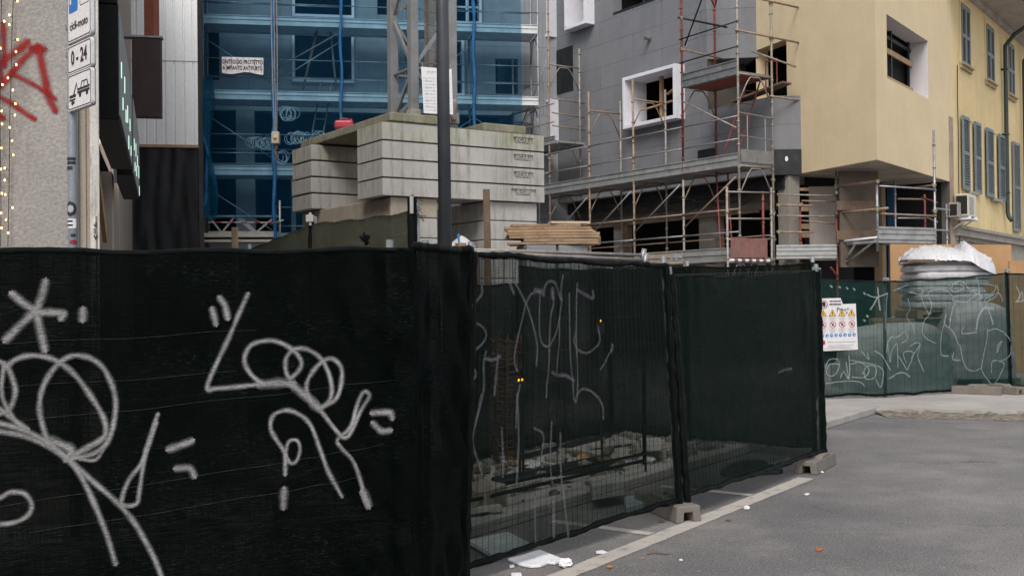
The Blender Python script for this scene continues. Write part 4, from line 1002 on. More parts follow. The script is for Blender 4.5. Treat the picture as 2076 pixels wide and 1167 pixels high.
NP = Plane(q_.x, q_.y - .004, 1, 0); m = MB()
for k_, ch in enumerate("NEW"): add_text(m, NP, ch, 0, at(191, 456 + 13 * k_, 7.98).z, .05, 0, 1, .002)
m.build("pen_lettering", MATS["sign_pole_ink"] if "sign_pole_ink" in MATS else mat("pen_ink", (.015, .012, .012), .6, .1), sh)
m = MB(); q_ = at(302, 71, 19.0); m.box(q_.x - .085, q_.x + .085, 19.0, 19.3, q_.z, 13); m.build("red_brown_pier", mat("red_brown_paint", (0.27, 0.085, 0.045), 0.7, 0.25, 2, 50), sh)
m = MB(); m.pbox(LF, 11.6, 30, 0, 11, .30, .6); m.build("end_wall", M_PLAS2, sh)
class Surf:                                            # lets strokes be laid on a flat wall
    def __init__(s, pl): s.pl = pl; s.n = -pl.n
    def P(s, a, b, off=0.0): return s.pl.P(a, b, -off)
m = MB(); sf = Surf(FP); Zr = (4.486, 0, 0)
for pts, wd in (([(30, 235), (35, 400), (40, 590)], 60), ([(-40, 590), (60, 530), (160, 460), (230, 400)], 90), ([(-60, 850), (0, 790), (110, 660), (220, 530), (330, 440)], 70), ([(350, 440), (375, 560), (410, 730), (440, 870), (490, 985)], 84), ([(120, 680), (230, 730), (340, 790), (420, 845), (490, 890)], 52), ([(-50, 860), (0, 885), (100, 940), (200, 1010), (300, 1075)], 60), ([(5, 600), (10, 700), (5, 780)], 40), ([(-30, 1040), (10, 1065)], 70), ([(310, 440), (380, 445)], 80)):
    q = [FP.px(x / Zr[0], y / Zr[0]) for x, y in pts]; stroke(m, sf, q, wd / Zr[0] * 7.7 / F * .88, lift=.004)
m.build("graffiti", paint_mat("red_spray_paint", (0.24, 0.018, 0.018), 0.9, False, 0.25), sh)
M_SIGNW = mat("sign_white", (0.62, 0.60, 0.60), 0.45, 0.05, 4, 60, (0.45, 0.43, 0.41), 0.35)
M_INK = mat("sign_black", (0.012, 0.012, 0.014), 0.5, 0.1, 4, 60)
M_BLUE = mat("sign_blue", (0.015, 0.13, 0.42), 0.45, 0.1, 4, 60)
M_SRED = mat("sign_red", (0.42, 0.03, 0.04), 0.5, 0.1, 4, 60)
M_SYEL = mat("sign_yellow", (0.70, 0.40, 0.02), 0.5, 0.1, 4, 60)
M_SGREY = mat("faded_print", (0.33, 0.33, 0.35), 0.7, 0.15, 9, 60)
M_POLE = mat("sign_pole_grey", (0.17, 0.19, 0.21), 0.55, 0.15, 4, 70, (0.10, 0.10, 0.10), 0.4)

# --- parking sign on its pole
pp = at(147, 300, 7.50); sgn = thing("parking_sign", (pp.x, pp.y, 0), "grey pole with three white parking panels in front of the plaster corner", "street sign")
m = MB(); m.bar((pp.x, pp.y, 0), (pp.x, pp.y, 4.6), 0.033, 16); m.build("pole", M_POLE, sgn, smooth=True)
SP = Plane(*at(185, 120, 7.16).to_2d(), -0.68, 0.733)          # panels: s grows to the viewer's left
if SP.n.dot(V((-pp.x, -pp.y, 0))) > 0: SP.n = -SP.n
def spx(u, v): return SP.px(u, v)
sL = spx(137, 120)[0]; sR = spx(185, 120)[0]; cs = (sL + sR) / 2; hw = abs(sL - sR) / 2
z_b3 = spx(161, 219)[1]; z_t3 = spx(161, 145)[1]; z_b2 = spx(161, 143)[1]; z_t2 = spx(161, 85)[1]; z_b1 = spx(161, 79)[1]
z_t1 = z_b1 + 0.60
for k, (z0, z1) in enumerate(((z_b1, z_t1), (z_b2, z_t2), (z_b3, z_t3))):
    q = rrect(cs - hw, cs + hw, z0, z1, 0.025)
    m = MB(); flat(m, SP, q, 0.022, 0.022); pl_ = m.build("panel", M_SIGNW, sgn)
    bk = MB(); flat(bk, SP, rrect(cs - hw * 1.01, cs + hw * 1.01, z0 - .004, z1 + .004, 0.025), 0.030, 0.0075); bk.build("backing", M_STEEL, pl_)
    bd = MB(); outline(bd, SP, rrect(cs - hw + .008, cs + hw - .008, z0 + .008, z1 - .008, 0.02), 0.006, -0.0002); bd.build("border", M_INK, pl_)
    zc_ = (z0 + z1) / 2; tm = MB()
    if k == 0:
        add_text(tm, SP, "cicli-moto", cs, z0 + .105, 0.078, -0.003, -1, 0.0012); tm.build("lettering", M_INK, pl_)
        b = MB(); flat(b, SP, rrect(cs + .02, cs + hw - .035, z0 + .20, z0 + .47, .012), 0.0, 0.002); bp_ = b.build("blue_square", M_BLUE, pl_)
        t2 = MB(); add_text(t2, SP, "P", cs + hw * .55, z0 + .335, 0.24, -0.004, -1, 0.006, 0.75); t2.build("letter", M_SIGNW, pl_)
        b = MB(); outline(b, SP, rrect(cs - hw + .035, cs - .02, z0 + .22, z0 + .49, .015), 0.004, 0.0); bx = cs - hw * .53; bz = z0 + .355
        for dx in (-.042, .042): ring(b, SP, bx + dx, bz - .025, .034, .005, 0.0, 16)
        for a_, c_ in (((-.042, -.025), (-.012, .045)), ((-.012, .045), (.022, .04)), ((.022, .04), (0, -.025)), ((0, -.025), (-.042, -.025)), ((.042, -.025), (.018, .06)), ((.018, .06), (.035, .065)), ((-.012, .045), (0, -.025)), ((-.018, .062), (-.002, .062)), ((-.012, .045), (-.010, .062))): line2(b, SP, (bx + a_[0], bz + a_[1]), (bx + c_[0], bz + c_[1]), .0055, 0.0)
        b.build("bicycle_symbol", M_INK, pl_)
        b = MB(); ring(b, SP, cs, z1 - .07, .055, .014, 0.0); line2(b, SP, (cs - .035, z1 - .035), (cs + .035, z1 - .105), .012, 0.0); b.build("red_ring", M_SRED, pl_)
    elif k == 1:
        add_text(tm, SP, "0 - 24", cs, zc_, 0.135, -0.003, -1, 0.003, 0.86); tm.build("lettering", M_INK, pl_)
    else:
        g = lambda x, z: (cs - (x - .5) * 2 * hw, z0 + z * (z1 - z0))
        def pg(*p): flat(tm, SP, [g(*q_) for q_ in p], 0.0)
        pg((.08, .34), (.36, .34), (.36, .42), (.08, .42)); pg((.08, .26), (.33, .26), (.33, .31), (.08, .31)); pg((.24, .42), (.29, .42), (.40, .72), (.37, .72))
        flat(tm, SP, [(g(.2, .2)[0] + .017 * math.cos(t * .5236), g(.2, .2)[1] + .017 * math.sin(t * .5236)) for t in range(12)], 0.0); flat(tm, SP, [(g(.27, .2)[0] + .012 * math.cos(t * .5236), g(.27, .2)[1] + .012 * math.sin(t * .5236)) for t in range(12)], 0.0)
        pg((.42, .40), (.93, .40), (.93, .47), (.42, .47)); pg((.42, .49), (.93, .49), (.93, .55), (.44, .55))
        pg((.55, .55), (.58, .55), (.62, .72), (.60, .72)); pg((.60, .69), (.80, .69), (.80, .72), (.60, .72)); pg((.80, .72), (.83, .72), (.88, .55), (.85, .55)); pg((.69, .55), (.71, .55), (.71, .70), (.69, .70))
        for cx in (.53, .82): c_ = g(cx, .37); flat(tm, SP, disc(c_[0], c_[1], .021, 14), 0.0005)
        pg((.36, .70), (.44, .47), (.45, .48), (.375, .71))
        tm.build("tow_symbol", M_INK, pl_)
m = MB()
for z in (z_b1 + .12, z_t2 - .05, z_b3 + .05): m.bar((pp.x, pp.y, z - .015), (pp.x, pp.y, z + .015), 0.040, 14)
m.build("bracket", M_STEEL, sgn)
# stickers and pen on the pole, wrapped round it
def sticker(name, vt, vb, a0, a1, mt, oval=False, r=0.0345):
    z0, z1 = at(147, vb, 7.50).z, at(147, vt, 7.50).z; mb = MB(); N = 14; rows = []
    for j in range(9):
        rr_ = []
        for i in range(N + 1):
            t = i / N; y = j / 8
            if oval: wx = math.sqrt(max(0, 1 - (2 * y - 1) ** 2)); t = .5 + (t - .5) * wx
            a = math.radians(a0 + (a1 - a0) * t); rr_.append((pp.x + r * math.sin(a), pp.y - r * math.cos(a), z0 + (z1 - z0) * y))
        rows.append(rr_)
    mb.grid(rows); return mb.build(name, mt, sgn, smooth=True)
sticker("sticker", 408, 440, -78, 62, M_INK, True); sticker("sticker_print", 416, 432, -45, 30, M_SGREY, True, 0.0349)
sticker("sticker", 444, 463, -90, 60, M_SIGNW); sticker("sticker", 486, 496, -20, 70, mat("dark_red_sticker", (0.22, 0.012, 0.015), 0.5, .1), True); sticker("sticker", 474, 481, -10, 55, M_INK, True)
for vt, vb in ((320, 326), (328, 334), (338, 345), (447, 451), (455, 459)): sticker("pen_mark", vt, vb, -60, 55 if vt < 330 else 20, M_INK, False, 0.0349)

# --- black shop fascia and two light boxes that run along the shop front
fas = thing("shop_sign", LF.P(0.6, 0), "black fascia with a glowing light box running along the left shop front", "shop sign")
M_FASC = mat("black_fascia", (0.0045, 0.0045, 0.005), 0.4, 0.4, 3, 60, (0.012, 0.012, 0.012), 0.4, spec=0.12)
M_LBOX = mat("light_box_face", (0.30, 0.32, 0.315), 0.6, 0.1, 2, 60)
M_LET = emit("sign_letter_glow", (0.62, 0.95, 0.76), 0.5)
def shop_box(s0, s1, label=None, root=None):
    m = MB(); m.pbox(LF, s0, s1, 3.2, 4.16, -0.095, 0.12); m.build("box_body", M_FASC, root, bevel=.006)
    m = MB(); m.pbox(LF, s0 + .03, s1 - .03, 3.24, 4.12, -0.105, -0.096); m.build("face", M_LBOX, root)
    m = MB(); r = random.Random(int(s0 * 10)); s_ = s0 + .25          # rows of lit letters, not readable at this angle
    while s_ < s1 - .3:
        z = 3.60 - .15 * (s_ - s0) / (s1 - s0) + r.uniform(-.10, .10); h = r.uniform(.10, .17)
        m.pbox(LF, s_, s_ + .05, z, z + h, -0.112, -0.1055)
        if r.random() < .0: m.pbox(LF, s_ + .05, s_ + .15, z + h - .05, z + h, -0.112, -0.1055)
        if r.random() < .0: m.pbox(LF, s_ + .05, s_ + .15, z, z + .05, -0.112, -0.1055)
        if r.random() < .9: m.pbox(LF, s_ + .32, s_ + .37, z - .22, z - .22 + h * .8, -0.112, -0.1055)
        s_ += .80
    m.build("glowing_letters", M_LET, root)
    m = MB(); m.pbox(LF, s0 - .012, s0 - .001, 3.1, 5.2, .085, .115); m.build("edge_trim", M_STEEL, root)
shop_box(1.02, 4.57, root=fas)
m = MB(); m.pbox(LF, 1.0, 1.05, 4.162, 5.4, -.09, .12); m.build("upper_fascia", M_FASC, fas)
fa2 = thing("shop_sign", LF.P(5.2, 0), "second glowing light box further along the left shop front, lower in the photo", "shop sign")
shop_box(5.15, 8.4, root=fa2)
pb = thing("projecting_sign", LF.P(10.5, 4.7), "dark brown blank box sign projecting in front of the white corrugated building", "shop sign")
PJ = Plane(*at(280, 150, 18).to_2d(), 0.97, 0.2)
a, b = PJ.px(280, 150)[0], PJ.px(327, 150)[0]; z0, z1 = PJ.px(304, 238)[1], PJ.px(304, 77)[1]
m = MB(); m.pbox(PJ, a - .1, b, z0, z1, 0, .16); m.build("box_body", mat("brown_sign_box", (0.042, 0.022, 0.020), 0.45, .3, 2, 60, (0.07, .05, .045), .4), pb, bevel=.012)
m = MB(); m.pbox(PJ, a - .3, b + .02, z1 + .003, z1 + .035, -.02, .18); m.build("top_cap", M_STEEL, pb)

# --- strings of small lamps on the plaster wall
M_BULB = emit("warm_bulb", (1.0, 0.60, 0.20), 3.2)
CB = [(27, 0), (24.5, 60), (23, 130), (22, 180), (20, 230), (19, 330), (17.5, 420), (16, 500)]
CA = [(3, -5), (2, 60), (1, 140), (0, 220)]
bul = [(158, 12), (85, 138), (85, 225), (160, 362), (145, 472), (148, 590), (72, 710), (117, 820), (140, 945), (135, 1047), (88, 1160)]
bul = [(x / 4.486, y / 4.486) for x, y in bul] + [(x / 2.245, y / 2.245) for x, y in ((55, 640), (60, 705), (22, 765), (22, 820), (57, 945), (27, 1000), (37, 1060), (24, 885))]
bul2 = [(x / 4.486, y / 4.486) for x, y in ((38, 195), (5, 440), (22, 772), (15, 1010), (18, 1128))] + [(3, 300), (2, 343), (4, 392), (2, 432), (3, 462)]
for k, (cord, bl, lab) in enumerate(((CB, bul, "right one of two strings of warm lamps hanging on the plaster wall"), (CA, bul2, "left one of two strings of warm lamps, at the very edge of the photo"))):
    if k: cord = cord + [(1, 330), (2, 420), (1, 500)]
    q = smooth_pts([(u, v) for u, v in cord], 6); P3 = [FP.P(*FP.px(u, v, -.03), -.03) for u, v in q]
    root = thing("string_lights", (P3[-1].x, P3[-1].y, P3[-1].z), lab, "string lights", "strings of lamps on the wall")
    m = MB(); m.path(P3, .0028, 5); m.build("cord", M_PLASTIC, root)
    for u, v in bl:
        c_ = FP.P(*FP.px(u, v, -.045), -.045); near = min(P3, key=lambda p: (p - c_).length)
        m = MB(); m.bar(near, c_ + (near - c_) * .3, .002, 4); m.bar(c_ + (near - c_) * .45, c_ + (near - c_) * .1, .0045, 5)
        lead = m.build("lamp_lead", M_PLASTIC, root)
        m = MB()
        for i in range(4):
            z0_, z1_ = -1 + i * .5, -.5 + i * .5; f_ = lambda z: math.sqrt(max(1 - z * z, 0.02)) * .0065
            m.bar(c_ + V((0, 0, z0_ * .0085)), c_ + V((0, 0, z1_ * .0085)), f_(z0_), 8, f_(z1_), caps=i in (0, 3))
        m.build("bulb", M_BULB, root)

# ------------------------------------------------------------------ scaffold of the grey facade
S = Plane(4.99, 23.7, -0.545, 0.839); BAY = 1.8; WD = 1.05
scf = thing("scaffold", S.P(0, 0), "rusty tube scaffold along the grey facade with two steel decks", "scaffold")
Z1_, Z2_, Z3_ = 2.54, 4.62, 6.62
def part_bar(root, name, p, q, r, mt, n=7): m = MB(); m.bar(p, q, r, n); return m.build(name, mt, root, smooth=True)
def coupler(mb, p, d=V((1, 0, 0))):
    p = V(p); mb.bar(p - V((0, 0, .035)), p + V((0, 0, .035)), .036, 8); mb.bar(p - d.normalized() * .05 + V((0, 0, .01)), p + d.normalized() * .05 + V((0, 0, .01)), .028, 6)
def standard(root, pl, s, o, z0, z1, mt, rings=True, dx=0.0):
    m = MB(); p0 = pl.P(s, z0, o); p1 = pl.P(s + dx, z1, o); m.bar(p0, p1, .0275, 8)
    z = z0 + .5
    while rings and z < z1 - .1:
        p = p0.lerp(p1, (z - z0) / (z1 - z0)); m.bar(p - V((0, 0, .02)), p + V((0, 0, .02)), .038, 8); m.bar(p, p + pl.d * .06, .012, 5); z += .5
    o_ = m.build("standard", mt, root, smooth=True)
    return o_
def arch_frame(root, pl, s, z_top, mt, o0=0.0, o1=WD, hz=True):
    """portal of a frame scaffold: top transom and the bent arch tube below it"""
    m = MB(); m.bar(pl.P(s, z_top, o0), pl.P(s, z_top, o1), .022, 7)
    w_ = o1 - o0
    m.path([pl.P(s, z_top - .62, o0 + .02), pl.P(s, z_top - .18, o0 + w_ * .26), pl.P(s, z_top - .05, o0 + w_ * .36), pl.P(s, z_top - .04, o0 + w_ * .62), pl.P(s, z_top - .17, o0 + w_ * .74), pl.P(s, z_top - .62, o1 - .02)], .017, 6)
    return m.build("arch_frame", mt, root, smooth=True)
def deck(root, pl, s0, s1, z, mt=None, under=None, o0=0.03, o1=WD - .04, toe=True, toe_h=0.2, toe_mt=None):
    m = MB(); n = 3; w_ = (o1 - o0) / n
    for k in range(n): m.pbox(pl, s0 + .02, s1 - .02, z - .05, z, o0 + k * w_ + .006, o0 + (k + 1) * w_ - .006)
    for k in range(2): m.pbox(pl, s0 + .01, s1 - .01, z - .085, z - .051, o0 + k * (o1 - o0 - .05), o0 + k * (o1 - o0 - .05) + .05)
    d_ = m.build("deck", mt or M_DECK, root)
    if under: u = MB(); u.pbox(pl, s0 + .05, s1 - .05, z - .064, z - .051, o0 + .06, o1 - .06); u.build("plywood_panel", under, d_)
    if toe:
        t = MB(); t.pbox(pl, s0 + .01, s1 - .01, z + .0, z + toe_h, o0 - .055, o0 - .035)
        t.pbox(pl, s0 + .01, s1 - .01, z + toe_h * .30, z + toe_h * .42, o0 - .075, o0 - .0551); t.pbox(pl, s0 + .01, s1 - .01, z + toe_h * .9, z + toe_h, o0 - .075, o0 - .0551)
        t.pbox(pl, s0 + .01, s1 - .01, z - .085, z - .005, o0 - .065, o0 - .035)
        t.build("toe_board", toe_mt or mt or M_DECK, root)
tops = [13.0, 13.0, 7.05, 7.05, 13.0, 8.6]
mts = [M_RUSTG, M_RED, M_RUST, M_RUST, M_RUST, M_RUST]
for i in range(6):
    s = BAY * i
    standard(scf, S, s, 0, 0, 4.4 if i == 1 else tops[i], M_RUSTG if i == 1 else mts[i])
    if i == 1: standard(scf, S, s, 0, 4.4, 13.0, M_RED)
    if i == 0: standard(scf, S, s, WD, 0, 13.0, M_RUSTG)
    elif i == 1: standard(scf, S, s, WD, 4.5, 13.0, M_RED)
    elif i in (2, 3): standard(scf, S, s, WD, 2.4, 6.9, M_RUSTG)
    elif i == 4: standard(scf, S, s, WD, 4.5, 8.65, M_RUSTG)
    else: standard(scf, S, s, WD, 2.4, 8.5, M_RUST)
    for zt in (2.46, 4.54, 6.56):
        if zt > 5 and i > 3: continue
        if zt < 3 and i > 3: continue
        arch_frame(scf, S, s, zt, M_RUST if i in (1, 2, 3) else M_RUSTG)
for i in (4, 5):
    arch_frame(scf, S, BAY * i, 8.1 if i == 4 else 7.9, M_RUSTG); arch_frame(scf, S, BAY * i, 5.95, M_RUSTG)
deck(scf, S, 4 * BAY - .3, 5 * BAY + .1, 5.98, toe=True, toe_h=.12)
for s_ in (4 * BAY, 5 * BAY):
    for z in (6.4, 6.75, 7.15): part_bar(scf, "guard_rail", S.P(s_ - .15, z, .0), S.P(s_ + .1, z, WD + .25), .02, M_RUST)
for z in (6.5, 7.0): part_bar(scf, "guard_rail", S.P(4 * BAY - .2, z, .03), S.P(5 * BAY + .2, z, .03), .02, M_RUSTG)
part_bar(scf, "brace", S.P(5 * BAY, 6.2, 0.05), S.P(4 * BAY, 8.4, 0.05), .017, M_STEEL); part_bar(scf, "brace", S.P(5 * BAY, 7.2, .9), S.P(6 * BAY, 6.4, .9), .017, M_STEEL)
for i in range(6):                                    # decks of the long run
    deck(scf, S, BAY * i, BAY * (i + 1), Z2_, mt=M_DECK)
    for z in (Z2_ + .5, Z2_ + 1.0):
        part_bar(scf, "guard_rail", S.P(BAY * i, z, -.03), S.P(BAY * (i + 1), z, -.03), .017, M_RUSTG if i % 2 else M_STEEL)
    if i < 3:
        deck(scf, S, BAY * i, BAY * (i + 1), Z1_, toe=i < 2, toe_h=.22, toe_mt=M_CONCW if i == 1 else None)
    if i < 4:
        for z, mt in ((Z1_ + .55, M_STEEL), (Z1_ + 1.05, M_RUST)): part_bar(scf, "guard_rail", S.P(BAY * i, z, -.03), S.P(BAY * (i + 1), z, -.03), .02, mt)
        part_bar(scf, "guard_rail", S.P(BAY * i, Z1_ + .5, WD - .05), S.P(BAY * (i + 1), Z1_ + .5, WD - .05), .018, M_RUST)
    if i < 4: part_bar(scf, "brace", S.P(BAY * (i + 1) - .05, Z1_ + .75, -.03), S.P(BAY * i + .08, Z1_ + 1.75, -.03), .019, M_STEEL if i else M_RUST)
# the taller corner bay with the red plywood deck
deck(scf, S, 0, BAY, Z3_, mt=M_STEEL, under=M_REDP, toe_h=.24)
for z in (Z3_ + .5, Z3_ + 1.05): part_bar(scf, "guard_rail", S.P(-.05, z + .02, -.03), S.P(BAY + .05, z, -.03), .016, M_PLASTIC)
part_bar(scf, "brace", S.P(BAY - .05, Z3_ + .9, .05), S.P(.5, Z3_ + 2.9, .05), .019, M_PLASTIC); part_bar(scf, "brace", S.P(BAY * .98, Z2_ + 1.6, -.03), S.P(.04, Z2_ + .75, -.03), .019, M_RUSTG)
part_bar(scf, "brace", S.P(BAY, Z3_ + 2.1, .02), S.P(BAY * .8, Z3_ + 3.1, .5), .016, M_RED); part_bar(scf, "brace", S.P(BAY * .7, Z3_ + 3.2, 1.0), S.P(BAY, Z3_ + 1.9, WD), .02, M_RED)
arch_frame(scf, S, BAY, Z3_ + 2.6, M_RED)
for z, ov in ((Z3_ + .82, .95), (Z3_ + 1.62, 1.2)): part_bar(scf, "cross_tube", S.P(-.04, z + .05, -.1), S.P(-.04, z, WD + ov), .024, M_RUST)
part_bar(scf, "cross_tube", S.P(-.03, Z3_ - .48, WD - .1), S.P(-.06, Z3_ - .5, WD + 1.25), .024, M_RUST); part_bar(scf, "cross_tube", S.P(.25, Z3_ + .55, WD - .35), S.P(-.4, Z3_ + .15, WD + .35), .022, M_RUST)
part_bar(scf, "cross_tube", S.P(BAY, Z3_ + .82, -.05), S.P(BAY - .1, Z3_ + .72, WD + .1), .024, M_RUST); part_bar(scf, "cross_tube", S.P(BAY, Z3_ + 1.55, -.1), S.P(BAY - .05, Z3_ + 1.5, WD + .35), .024, M_PLASTIC)
m = MB()
for p, d_ in ((S.P(0, Z3_ + 1.62), S.n), (S.P(0, Z3_ + .85), S.n), (S.P(0, Z3_ + 1.6, WD), S.n), (S.P(0, Z3_ + .8, WD), S.n), (S.P(0, Z3_ - .48, WD), S.n), (S.P(BAY, Z3_ + .82), S.n), (S.P(BAY, Z3_ + 1.55), S.n), (S.P(0, Z2_ - .35, WD), S.n), (S.P(0, Z1_ + 1.0, WD), S.n), (S.P(0, Z1_ + .4, WD), S.n)):
    m = MB(); coupler(m, p, d_); m.build("coupler", mat("brass_coupler", (0.33, 0.28, 0.19), 0.45, .3, 20, 80, (0.15, .1, .06), .5, .6), scf)

m = MB()                                              # end gate of the middle deck
for z in (Z2_ + .55, Z2_ + 1.05): m.bar(S.P(-.02, z + .03, 0), S.P(-.02, z - .02, WD), .017, 6)
for o in (.25, .8): m.bar(S.P(-.02, Z2_, o), S.P(-.02, Z2_ + 1.04, o), .012, 6)
m.pbox(S, -.035, -.015, Z2_, Z2_ + .28, .03, WD - .02); m.build("end_gate", M_STEEL, scf)
def ladder(root, p0, p1, side, w, mt, n=7):
    m = MB(); p0 = V(p0); p1 = V(p1); side = side.normalized() * w
    m.bar(p0, p1, .019, 6); m.bar(p0 + side, p1 + side, .019, 6)
    for k in range(1, n): q = p0.lerp(p1, k / n); m.bar(q, q + side, .013, 5)
    return m.build("ladder", mt, root)
ladder(scf, S.P(.95, Z2_, .35), S.P(.45, Z3_ + .0, .75), S.n + S.d * -.2, .36, M_RED); ladder(scf, S.P(.9, Z1_, .3), S.P(1.35, Z2_ + .25, .6), S.n, .36, M_RED)
# board laid across the terrace gap
m = MB(); m.beam(G.P(1.55, 6.30, .1), G.P(.05, 6.52, .25), .32, .045); m.build("walk_board", M_WOODD, scf)
m = MB(); q = G.P(.8, 6.55, .35)
for a_ in (0, .35): m.bar(q + G.d * -a_, q + G.d * -a_ + V((0, 0, .62)), .016, 5)
m.bar(q + V((0, 0, .6)), q - G.d * .35 + V((0, 0, .55)), .016, 5); m.build("gate_hoop", M_RED, scf)
# street-level portal in front of the corner, painted transom
standard(scf, S, -.05, -.42, 0, 4.05, M_RUSTG); standard(scf, S, -.05, WD - .12, 0, 4.1, M_RUSTG)
standard(scf, S, -.02, WD - .35, 2.3, 4.0, M_RED)
for z in (3.98, 3.4, 2.95): part_bar(scf, "cross_tube", S.P(-.05, z - .04, -.45), S.P(-.05, z, WD - .1), .02, M_RUSTG)
arch_frame(scf, S, -.05, 2.42, M_STEEL, -.42, .35); arch_frame(scf, S, -.06, 2.43, M_STEEL, .25, WD - .1)
m = MB(); m.pbox(S, -.09, -.07, 2.52, 2.95, -.35, WD - .3); m.build("board", mat("stained_red_board", (0.22, .10, .085), .85, .3, 4, 60, (.16, .14, .12), .7), scf)
m = MB(); N = 12
for k in range(N):
    o0, o1 = -.4 + k * (WD + .25) / N, -.4 + (k + 1) * (WD + .25) / N
    m.cm = k % 2; m.bar(S.P(-.1, 2.46, o0), S.P(-.1, 2.46, o1), .032, 8)
m.build("striped_transom", [M_WHITEB, mat("rust_stripe", (0.20, .10, .07), .8, .2)], scf)

# second scaffold, below the yellow jetty
jet = thing("scaffold", at(1695, 545, 24.07) * 1.0, "low scaffold with grey toe boards standing under the yellow jetty", "scaffold")
jet.location.z = 0
def P3(u, v, Y): return at(u, v, Y)
Q0, Q1, Q2, Q3 = P3(1573, 500, 24.2), P3(1697, 500, 24.07), P3(1779, 480, 22.95), P3(1896, 480, 23.7)
def pole_at(root, q, z0, z1, mt, r=.0245):
    m = MB(); m.bar((q.x, q.y, z0), (q.x, q.y, z1), r, 8); z = z0 + .45
    while z < z1 - .1: m.bar((q.x, q.y, z - .02), (q.x, q.y, z + .02), r * 1.4, 8); z += .5
    return m.build("standard", mt, root, smooth=True)
pole_at(jet, Q1, 0, 3.75, M_RED); pole_at(jet, Q1, 3.75, ZS - .02, M_RUSTG, .022); pole_at(jet, Q2, 2.6, 4.12, M_STEEL, .03)
pole_at(jet, Q3, 0, at(1893, 264, 23.7).z, M_STEEL, .028); pole_at(jet, P3(1623, 500, 24.6), 0, 3.75, M_RED)
pole_at(jet, P3(1920, 500, 24.9), 0, 3.75, M_STEEL); pole_at(jet, P3(1876, 500, 25.2), 0, 4.0, M_RED); pole_at(jet, P3(1816, 500, 24.6), 0, 4.3, M_STEEL)
def tube_px(root, name, a, b, mt, r=.02): return part_bar(root, name, at(*a), at(*b), r, mt)
for a, b, mt, r in (((1575, 394, 24.15), (1697, 397, 24.05), M_RUSTG, .02), ((1575, 437, 24.15), (1697, 439, 24.05), M_RUSTG, .02), ((1625, 407, 24.5), (1697, 409, 24.4), M_RUST, .02), ((1625, 447, 24.5), (1695, 454, 24.4), M_RUST, .018),
                 ((1576, 415, 24.1), (1649, 417, 24.0), M_RUST, .024), ((1577, 470, 24.1), (1650, 471, 24.0), M_RUST, .024),
                 ((1693, 378, 24.03), (1782, 367, 22.9), M_RUST, .03), ((1695, 432, 24.03), (1800, 422, 22.7), M_RUST, .03), ((1699, 490, 24.03), (1779, 481, 22.93), M_WHITEB, .026),
                 ((1782, 377, 22.95), (1896, 384, 23.68), M_STEEL, .022), ((1784, 433, 22.95), (1898, 438, 23.68), M_RUST, .022), ((1820, 403, 24.5), (1876, 404, 25.1), M_RUST, .02), ((1820, 442, 24.5), (1880, 442, 25.1), M_STEEL, .02),
                 ((1855, 380, 24.6), (1896, 375, 23.7), M_RUST, .02), ((1868, 400, 25.2), (1900, 411, 23.75), M_RED, .02), ((1870, 437, 25.2), (1900, 450, 23.75), M_RUST, .02), ((1893, 422, 23.7), (1925, 426, 24.9), M_STEEL, .02), ((1893, 466, 23.7), (1923, 467, 24.9), M_STEEL, .018), ((1684, 542, 23.6), (1700, 562, 24.0), M_RED, .02)):
    tube_px(jet, "guard_rail", a, b, mt, r)
for a, b in (((1706, 490, 24.0), (1706, 540, 24.0)), ((1706, 538, 24.0), (1736, 493, 23.6)), ((1708, 540, 24.0), (1779, 484, 22.95))): tube_px(jet, "bracket_tube", a, b, M_STEEL, .026)
def long_board(root, A, Bp, z0, z1, mt, th=.03):
    d_ = (Bp - A); d_.z = 0; n_ = V((-d_.y, d_.x, 0)).normalized(); n_ = n_ if n_.y > 0 else -n_
    m = MB(); A0 = V((A.x, A.y, z0)); H = z1 - z0
    m.obox(A0, d_, n_ * th, V((0, 0, H)))
    for k in (0.12, .55, .92): m.obox(A0 - n_ * .02 + V((0, 0, H * k - .02)), d_, n_ * .0195, V((0, 0, .045)))
    t = m.build("toe_board", mt, root)
    m = MB(); m.obox(V((A.x, A.y, z0 - .06)) + n_ * .0, d_, n_ * .75, V((0, 0, .055))); m.build("deck", M_DECK, root)
long_board(jet, P3(1574, 500, 24.0), P3(1696, 500, 23.9), 2.56, 2.80, M_DECK); long_board(jet, P3(1781, 480, 22.88), P3(1897, 480, 23.6), 2.84, 3.12, M_DECK)
m = MB(); A_ = Q1 + V((0, .1, 0)); D_ = Q2 - Q1; D_.z = 0; m.obox(V((A_.x, A_.y, 2.78)), D_, V((.5, .75, 0)), V((0, 0, .05))); m.build("deck", M_DECK, jet)
m = MB()
for q in (at(1696, 378, 24.0), at(1696, 391, 24.0), at(1697, 432, 24.0), at(1779, 368, 22.9), at(1779, 425, 22.9), at(1893, 376, 23.65), at(1895, 428, 23.65), at(1623, 414, 24.5), at(1579, 416, 24.1), at(1579, 470, 24.1)):
    m = MB(); coupler(m, q); m.build("coupler", MATS["brass_coupler"], jet)
